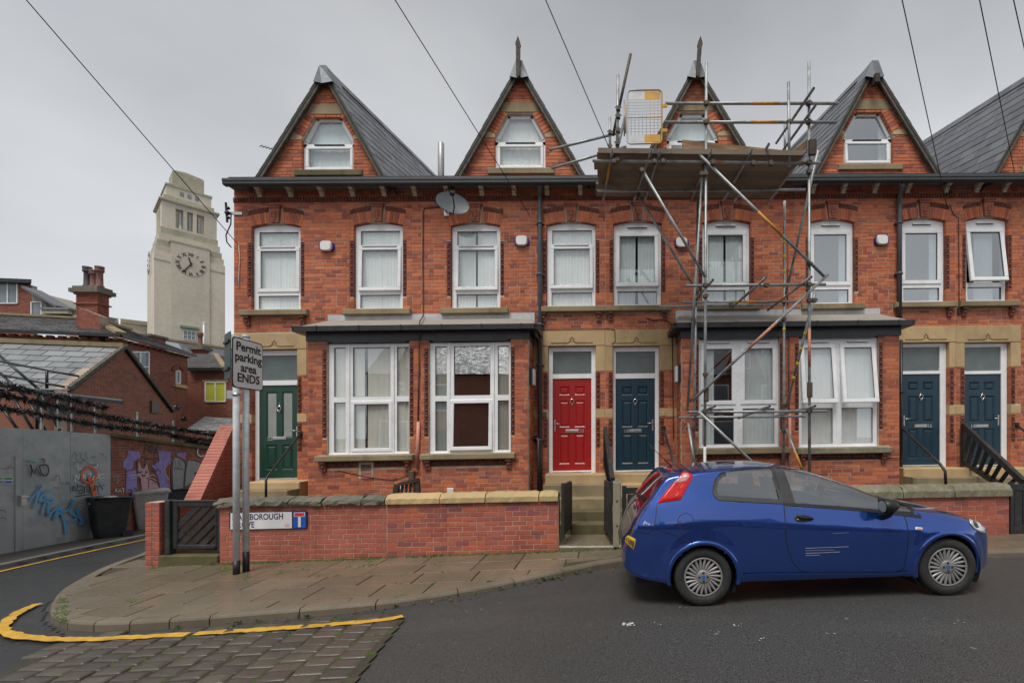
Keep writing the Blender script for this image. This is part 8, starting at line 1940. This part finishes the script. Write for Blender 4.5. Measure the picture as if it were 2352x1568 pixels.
slate_slope(hb, Hp, Hr, e1, e0, 'slate_wet', .42, .22, 60, 6); slate_slope(hb, hl, Hp, e0, e2, 'slate_wet', .42, .22, 120, 7)
m = MB(); m.beam(Hp+UP*.06, e0+UP*.06, .35, .12); m.build('hip_tiles', 'sandstone_dark', hb); m = MB(); m.beam(Hp+UP*.05, Hr+UP*.05, .3, .12); m.build('ridge', 'sandstone_dark', hb); m = MB(); m.beam(hl+UP*.05, Hp+UP*.05, .3, .1); m.build('ridge', 'sandstone_dark', hb)
for a, b, nr_ in ((e0, e1, nH), (e2, e0, -dH)):
    m = MB(); m.beam(a-UP*.06, b-UP*.06, .14, .12); m.build('gutter', 'black_paint', hb)
    n = int((b-a).length/.4)
    for i in range(n): c = a.lerp(b, (i+.5)/n)-nr_*(ov-.07)-UP*.18; m = MB(); m.obox(c, (b-a).normalized()*.1, nr_*.08, UP*.05); m.build('eaves_block', 'brick_far', hb)
p0 = fF(243, 778); m = MB(); m.tube([p0-dH*.15, p0-dH*.15-UP*1.2], .07, 8); m.build('downpipe', 'black_paint', hb)
def chimney(name, label, px0, px1, pyt, pyb, Y, pots, mat='brick_far', dp=.5):
    a, b = at(px0, pyt, Y), at(px1, pyb, Y); t = thing(name, label, 'chimney', ((a.x+b.x)/2, Y+.4, b.z)); W_ = b.x-a.x; H_ = a.z-b.z
    def bx(x0, x1, y0, y1, z0, z1, nm, mt): m = MB(); m.box(x0, x1, y0, y1, z0, z1); m.build(nm, mt, t)
    m = MB(); m.box(a.x+.03, b.x-.03, Y+.03, Y+dp, b.z-.6, a.z); m.build('stack_core', 'mortar_far', t)
    k = 0; z = b.z-.4
    while z < a.z-.05:
        for face in (0, 1):
            L = W_ if face == 0 else dp; n = max(2, int(round(L/.23))); 
            for j in range(n+1):
                u0, u1 = max(0, (j-.5*(k % 2))/n), min(1, (j+1-.5*(k % 2))/n)
                if u1-u0 < .02: continue
                m = MB()
                if face == 0: m.box(a.x+W_*u0+.006, a.x+W_*u1-.006, Y, Y+.08, z+.006, z+.071)
                else: m.box(b.x-.08, b.x+.002, Y+.08+(dp-.08)*u0+.006, Y+.08+(dp-.08)*u1-.006, z+.006, z+.071)
                m.build('brick', mat, t)
        z += BC; k += 1
    for (e, z0, z1) in ((.06, a.z-.42*H_, a.z-.38*H_), (.05, a.z-.16, a.z-.08), (.16, a.z-.08, a.z+.1), (.08, a.z+.1, a.z+.22)): bx(a.x-e, b.x+e, Y-e, Y+dp+e, z0, z1, 'cap_course', 'coping_grey' if z1 > a.z-.05 else mat)
    for (u, h_, mt) in pots:
        m = MB(); c = (a.x+W_*u, Y+dp/2, a.z+.2); m.lathe([(.16, 0), (.17, .1), (.13, .14), (.12, h_*.7), (.13, h_*.72), (.17, h_*.78), (.17, h_*.84), (.14, h_*.86), (.17, h_*.9), (.17, h_), (.1, h_)], c, 'Z', 12); m.build('chimney_pot', mt, t)
    return t
ch = chimney('chimney_stack', 'brick chimney stack with three pots on the hipped roof', 174, 224, 668, 740, 21.6, [(.25, 1.0, 'pot_black'), (.55, .85, 'pot_red'), (.82, 1.02, 'pot_red')])
a, b = at(180, 703, 21.2), at(230, 745, 21.2); brick_plane(ch, (0, 21.2, 0), (1, 0, 0), (0, -1, 0), [(a.x, b.z-.6), (b.x, b.z-.6), (b.x, a.z-.45), (a.x, a.z-.05)], 'brick_far', 'mortar_far', 40, 37, wall_name='flank', back=.35)
# --- house with the yellow blinds
YY = 27.0; fY = lambda px, py: at(px, py, YY); yh = thing('brick_house', 'brick house with yellow window blinds and a pantiled roof', 'house', (fY(431, 985).x, YY, -2))
a, b = fY(428, 842), fY(548, 842); wy = [(fY(472, 923).x, fY(472, 923).z), (fY(520, 923).x, fY(520, 923).z), (fY(520, 877).x, fY(520, 877).z), (fY(472, 877).x, fY(472, 877).z)]
brick_plane(yh, (0, YY, 0), (1, 0, 0), (0, -1, 0), [(a.x, -3), (b.x, -3), (b.x, a.z), (a.x, a.z)], 'brick_far', 'mortar_far', 60, 35, back=.3, holes=[wy])
pane_win(yh, fY, 473, 878, 519, 922, (0, -1, 0), 1, gm='blind')
m = MB(); p, q = fY(466, 872), fY(525, 878); m.box(p.x, q.x, YY-.05, YY+.1, q.z, p.z); m.build('lintel', 'sandstone_dark', yh)
rA, rB = at(436, 813, YY+2.2), at(495, 813, YY+2.2); eB, eA = at(516, 845, YY-.3), at(429, 845, YY-.3); slate_slope(yh, rA, rB, eB, eA, 'pantile', .3, .3, 120, 9)
slate_slope(yh, rB, rB+Vector((.01, 2, 0)), eB+Vector((1.2, 3, 0)), eB, 'pantile', .3, .3, 0, 10)
m = MB(); m.beam(rB, eB, .25, .12); m.build('hip_tiles', 'sandstone_dark', yh); m = MB(); m.beam(eA-UP*.1, eB-UP*.1, .12, .1); m.build('gutter', 'black_paint', yh)
lt_ = thing('lean_to_roof', 'low grey slate lean-to roof below the yellow blinds', 'building', at(480, 985, 24)); 
slate_slope(lt_, at(470, 957, 25.5), at(560, 962, 25.5), at(560, 992, 23.0), at(425, 988, 23.0), 'slate_light', .45, .3, 90, 11)
m = MB(); p, q = at(425, 992, 23.0), at(560, 992, 23.0); m.box(p.x, q.x, 23.0, 23.2, -3, p.z); m.build('wall', 'brick_far', lt_)
# --- long roof in front of the tower, with skylight
lr = thing('long_roof_house', 'long house with a shallow slate roof and skylight below the clock tower', 'house', at(450, 900, 34)); A, B, C, D = at(330, 774, 37), at(560, 808, 40), at(560, 870, 33), at(360, 840, 31)
slate_slope(lr, A, B, C, D, 'slate', .5, .3, 0, 12); m = MB(); m.poly3([D, C, Vector((C.x, C.y, -3)), Vector((D.x, D.y, -3))], Vector((0, .3, 0))); m.build('wall', 'brick_far', lr)
nn = (B-A).cross(D-A).normalized(); nn = nn if nn.z > 0 else -nn
sk_ = lambda u, v: A.lerp(B, u).lerp(D.lerp(C, u), v)+nn*.12
m = MB(); m.poly3([sk_(.16, .12), sk_(.32, .12), sk_(.34, .36), sk_(.2, .36)], -nn*.1); m.build('skylight', 'window_far', lr); m = MB(); m.beam(A+UP*.1, B+UP*.1, .3, .15); m.build('ridge', 'sandstone_dark', lr)
chimney('chimney_stack', 'small brick chimney with one red pot below the clock tower', 441, 464, 800, 815, 31, [(.5, .9, 'pot_red')])
t = thing('chimney_stack', 'dark brick chimney top beside the hipped roof', 'chimney', at(336, 790, 30)); m = MB(); a, b = at(318, 772, 30), at(346, 785, 30); m.box(a.x, b.x, 30, 31, b.z-2, a.z); m.build('stack', 'brick_far', t); m = MB(); m.box(a.x-.1, b.x+.1, 29.9, 31.1, a.z, a.z+.15); m.build('cap_course', 'coping_grey', t)
# --- far left brick block and rendered dormers
YL = 29.0; Lc = at(73, 700, YL); dl_ = Vector((-1, -.12, 0)).normalized(); nL = Vector((-dl_.y, dl_.x, 0)); nL = nL if nL.y < 0 else -nL; fL = vplane(Lc, dl_); lb = thing('brick_block', 'red brick block with dark flat eaves at the edge of the street', 'building', (Lc.x, Lc.y, -2))
top = fL(73, 655).z; wz0, wz1 = fL(20, 697).z, fL(20, 648).z; un = lambda p: (p-Lc).dot(dl_)
brick_plane(lb, Lc, dl_, nL, [(0, -2), (14, -2), (14, top), (0, top)], 'brick_far', 'mortar_far', 80, 41, back=.3, holes=[[(un(fL(41, 690)), wz0), (un(fL(-30, 690)), wz0), (un(fL(-30, 690)), wz1), (un(fL(41, 690)), wz1)]])
pane_win(lb, fL, -25, 640, 41, 697, nL, 2)
m = MB(); q = Lc.copy(); m.poly3([Vector((q.x, q.y, -2)), Vector((q.x, q.y, top)), Vector((q.x, q.y, top))+Vector((-8, 6, 0)), Vector((q.x-8, q.y+6, -2))], -Vector((.3, 0, 0))); m.build('side_wall', 'brick_far', lb)
m = MB(); a = Vector((Lc.x+.35, Lc.y-.3, top+.05)); m.poly3([a, a+dl_*16, a+dl_*16+Vector((0, 4, 0)), a+Vector((-5.4, 4, 0))], UP*.22); m.build('eaves', 'black_paint', lb)
dm = thing('rendered_dormer', 'grey rendered dormer with a white window beside the brick block', 'dormer', at(90, 735, 27)); fd = lambda x, y: at(x, y, 27)
m = MB(); m.prism([(fd(74, 745).x, fd(74, 745).z), (fd(108, 745).x, fd(108, 745).z), (fd(106, 698).x, fd(106, 698).z), (fd(74, 668).x, fd(74, 668).z)], 27, 29); m.build('wall', 'render_grey', dm); pane_win(dm, fd, 74, 694, 97, 732, (0, -1, 0), 0)
m = MB(); m.beam(fd(72, 664), fd(150, 708), .9, .12); m.build('roof', 'slate', dm)
dm2 = thing('rendered_dormer', 'low flat dormer with dark cladding and a cream fascia beside the chimney', 'dormer', at(125, 738, 26)); fd = lambda x, y: at(x, y, 26)
m = MB(); a, b = fd(107, 722), fd(163, 745); m.box(a.x, b.x, 26, 28, b.z, a.z); m.build('cladding', 'pot_black', dm2); m = MB(); a, b = fd(106, 714), fd(165, 722); m.box(a.x, b.x, 25.8, 28, b.z, a.z); m.build('fascia', 'cream_paint_lit_stone', dm2); m = MB(); a, b = fd(105, 709), fd(172, 714); m.box(a.x, b.x, 25.7, 28.2, b.z, a.z); m.build('flat_roof', 'lead', dm2)
m = MB(); a, b = fd(163.5, 716), fd(176, 745); m.box(a.x, b.x, 26.02, 28, b.z, a.z); m.build('cheek', 'render_grey', dm2); pane_win(dm2, fd, 171, 726, 180, 745, (0, -1, 0), 0, wpx=1.2)
# ------------------------------------------------------------------ clock tower
TD = 90.0; Tc = at(354, 1000, TD); tu = Vector((.65, .76, 0)).normalized(); tv = Vector((-.76, .65, 0)).normalized(); TW = 10.6
tw = thing('clock_tower', 'pale limestone clock tower rising behind the rooftops', 'tower', (Tc.x, Tc.y, 0)); TZ = lambda py, i=0: CH+(PY0-py)*(TD+1.41*i)/FPX
def tbox(u0, u1, v0, v1, z0, z1, nm, mt='limestone', parent=tw):
    m = MB(); c = Tc*1.0; c.z = 0; P = lambda u, v, z: c+tu*u+tv*v+UP*z
    m.add([P(u0, v0, z0), P(u1, v0, z0), P(u1, v1, z0), P(u0, v1, z0), P(u0, v0, z1), P(u1, v0, z1), P(u1, v1, z1), P(u0, v1, z1)], [(0, 1, 2, 3), (7, 6, 5, 4), (4, 5, 1, 0), (5, 6, 2, 1), (6, 7, 3, 2), (7, 4, 0, 3)]); return m.build(nm, mt, parent)
def stage(i, z0, z1, nm='stage', mt='limestone'): return tbox(i, TW-i, i, TW-i, z0, z1, nm, mt)
stage(0, -4, TZ(583), 'shaft'); stage(.18, TZ(583), TZ(568)); stage(.45, TZ(568), TZ(553), mt='limestone_green'); stage(.7, TZ(553), TZ(537)); stage(1.0, TZ(537), TZ(521), mt='limestone_green')
belf0, belf1 = TZ(521), TZ(470, 1.15)
# belfry: corner piers, window bays and pillars on the two faces in view
ib = 1.15
tbox(ib+.7, TW-ib-.7, ib+.7, TW-ib-.7, belf0, belf1, 'belfry_core', 'limestone'); 
for (a, b, c, d) in ((ib, 3.15, ib, 3.15), (TW-3.15, TW-ib, ib, 3.15), (ib, 3.15, TW-3.15, TW-ib), (TW-3.15, TW-ib, TW-3.15, TW-ib)): tbox(a, b, c, d, belf0, belf1, 'belfry_pier')
wdt = (TW-6.3)/3
for i in range(1, 3): tbox(3.15+wdt*i-.28, 3.15+wdt*i+.28, ib, ib+.7, belf0, belf1, 'pillar'); tbox(ib, ib+.7, 3.15+wdt*i-.28, 3.15+wdt*i+.28, belf0, belf1, 'pillar')
tbox(3.15, TW-3.15, ib+.02, ib+.75, belf1-.9, belf1, 'belfry_lintel'); tbox(3.15, TW-3.15, ib+.02, ib+.75, belf0, belf0+.5, 'belfry_sill'); tbox(ib+.02, ib+.75, 3.15, TW-3.15, belf1-.9, belf1, 'belfry_lintel')
for i in range(3):
    u0, u1 = 3.15+wdt*i+.34, 3.15+wdt*(i+1)-.34; wv = tbox(u0+.2, u1-.2, ib+.5, ib+.69, belf0+.7, belf1-1.4, 'window', 'window_far'); zz0, zz1 = belf0+.7, belf1-1.4
    for k in range(1, 7): tbox(u0+.2, u1-.2, ib+.44, ib+.5, zz0+(zz1-zz0)*k/7-.03, zz0+(zz1-zz0)*k/7+.03, 'glazing_bar', 'sign_white', wv)
    for k in range(1, 3): uu = u0+.2+(u1-u0-.4)*k/3; tbox(uu-.03, uu+.03, ib+.44, ib+.5, zz0, zz1, 'glazing_bar', 'sign_white', wv)
    if i == 0: tbox(u0+.2, u1-.2, ib+.42, ib+.5, belf0+.5, belf0+1.3, 'panel', 'sign_white')
stage(.95, belf1, TZ(467, 1), 'cornice'); stage(.75, TZ(467, 1), TZ(463, 1), 'cornice', 'limestone_green'); stage(1.5, TZ(463, 1), TZ(456, 1.5), 'stage', 'limestone_green'); stage(1.9, TZ(456, 1.5), TZ(435, 1.9)); stage(1.75, TZ(435, 1.9), TZ(431, 1.9), 'cornice', 'limestone_green')
for i in range(3): u = TW/2+(i-1)*1.15; tbox(u-.3, u+.3, 1.86, 1.95, TZ(452, 1.9), TZ(442, 1.9), 'opening', 'window_far')
stage(2.9, TZ(431, 1.9), TZ(403, 2.9), 'lantern', 'limestone_green')
for k in range(5): stage(3.1+.42*k, TZ(403, 2.9)+.24*k, TZ(403, 2.9)+.24*(k+1), 'roof_step', 'limestone_green')
# projecting clock bay on the face towards the street
cz = TZ(596)-.2; tbox(2.3, TW-2.5, -.22, 0.0, -4, TZ(590)+3.0, 'clock_bay'); tbox(2.1, TW-2.3, -.3, .4, TZ(590)+3.0, TZ(590)+3.3, 'clock_bay_cap', 'limestone_green')
for u in (0, TW-2.5): tbox(u-.03, u+2.3+.2*(u > 1), -.06, .5, TZ(600)-.3, TZ(600), 'string_course', 'limestone_green')
ck = Tc+tu*(TW/2-.1)-tv*.26; ck.z = cz; ckp = thing_part0('clock', tw, ck); cn_ = -tv
m = MB(); m.add([ck+(tu*math.cos(t)+UP*math.sin(t))*2.35+cn_*.02 for t in [i*6.283/40 for i in range(40)]], [list(range(40))]); m.build('clock_face', 'limestone', ckp)
for i, tx in enumerate(('XII', 'I', 'II', 'III', 'IIII', 'V', 'VI', 'VII', 'VIII', 'IX', 'X', 'XI')):
    a = math.pi/2-i*math.pi/6; rd = tu*math.cos(a)+UP*math.sin(a); tg = tu*math.sin(a)-UP*math.cos(a); m = MB(); put_text(m, tx, .85, ck+rd*1.65+cn_*.05, tg, rd, xs=.8, weight=.03); m.build('numeral', 'clock_black', ckp)
for (a, L, w_) in ((103, 1.35, .2), (238, 2.1, .22)):
    a = R(a); rd = tu*math.cos(a)+UP*math.sin(a); m = MB(); m.beam(ck+cn_*.08-rd*.4, ck+cn_*.08+rd*L, .05, w_, rd.cross(cn_)); m.build('clock_hand', 'clock_black', ckp)
cl2 = Tc+tv*(TW/2)-tu*.26; cl2.z = cz; m = MB()
for i in range(12): a = i*math.pi/6; rd = tv*math.cos(a)+UP*math.sin(a); m = MB(); m.beam(cl2+rd*1.5, cl2+rd*2.3, .05, .25, rd.cross(tu)); m.build('numeral', 'clock_black', tw)
wv = tbox(4.1, 5.9, -.3, -.2, TZ(775), TZ(755), 'window', 'window_far'); tbox(3.6, 6.4, -.9, -.2, TZ(749), TZ(744), 'window_hood', 'copper_green')
for k in range(4): u = 4.1+1.8*k/3; tbox(u-.05, u+.05, -.36, -.3, TZ(775), TZ(755), 'glazing_bar', 'sign_white', wv)
for k in range(3): z = TZ(775)+(TZ(755)-TZ(775))*k/2; tbox(4.1, 5.9, -.36, -.3, z-.05, z+.05, 'glazing_bar', 'sign_white', wv)
m = MB(); p, q = at(468, 830, 80), at(468, 742, 80); m.tube([p, q], .12, 8); m.ball(q, .2); tag(m.build('flagpole', 'sign_white', None, False, p), 'white flagpole in front of the clock tower', 'flagpole')
wg = thing('stone_wing', 'low limestone wing of the building at the foot of the clock tower', 'building', (-110, 96, 0))
for (pa, ya, pb, yb_, D_, zt) in ((150, 715, 275, 733, 94, 0), (275, 733, 352, 742, 95, 0)):
    a, b = at(pa, ya, D_), at(pb, yb_, D_+4); m = MB(); m.poly3([Vector((a.x, a.y, 0)), Vector((b.x, b.y, 0)), b, a], Vector((0, 3, 0))); m.build('wall', 'limestone', wg); m = MB(); m.beam(a-UP*.3, b-UP*.3, .8, .8); m.build('parapet', 'limestone_green', wg)
a, b = at(512, 768, 99), at(548, 772, 99); m = MB(); m.box(a.x, b.x, 99, 103, 0, a.z); m.build('wall', 'limestone', wg); m = MB(); p = at(275, 732, 93); m.tube([p, p-UP*3], .15, 6); m.build('rain_pipe', 'sign_white', wg)
# ------------------------------------------------------------------ houses across the street (they show in the panes and on the car)
for i in range(3):
    x0 = -15+i*10.4; Yo = -10.5; t = thing('opposite_house', 'brown brick gabled house across the street with a '+('green', 'red', 'blue')[i]+' door, reflected in the panes', 'house', (x0, Yo, 0), 'houses across the street')
    m = MB(); m.box(x0, x0+10.4, Yo-6, Yo, -.5, 5.6); m.build('wall', 'brick_brown', t)
    m = MB(); m.add([(x0, Yo+.3, 5.6), (x0+10.4, Yo+.3, 5.6), (x0+10.4, Yo-3, 8.2), (x0, Yo-3, 8.2), (x0+10.4, Yo-6.3, 5.6), (x0, Yo-6.3, 5.6)], [(0, 1, 2, 3), (3, 2, 4, 5), (0, 3, 5), (1, 4, 2)]); m.build('roof', 'slate', t)
    m = MB(); m.prism([(x0+1.6, 5.6), (x0+4.4, 5.6), (x0+3, 8.4)], Yo-2.5, Yo+.04); m.build('gable', 'brick_brown', t)
    for (a, b, c, d) in ((1, 2.1, 3.3, 5), (4.2, 5.3, 3.3, 5), (.8, 2.6, .9, 2.7), (2.5, 3.5, 6, 7)):
        m = MB(); m.box(x0+a, x0+b, Yo+.0, Yo+.06, c, d); wv = m.build('window', 'upvc', t); m = MB(); m.box(x0+a+.08, x0+b-.08, Yo+.06, Yo+.07, c+.08, d-.08); m.build('pane', 'window_far', wv)
    m = MB(); m.box(x0+4.2, x0+5.2, Yo+.0, Yo+.08, -.1, 2.1); m.build('door', ['green_door', 'red_door', 'blue_door'][i % 3], t)
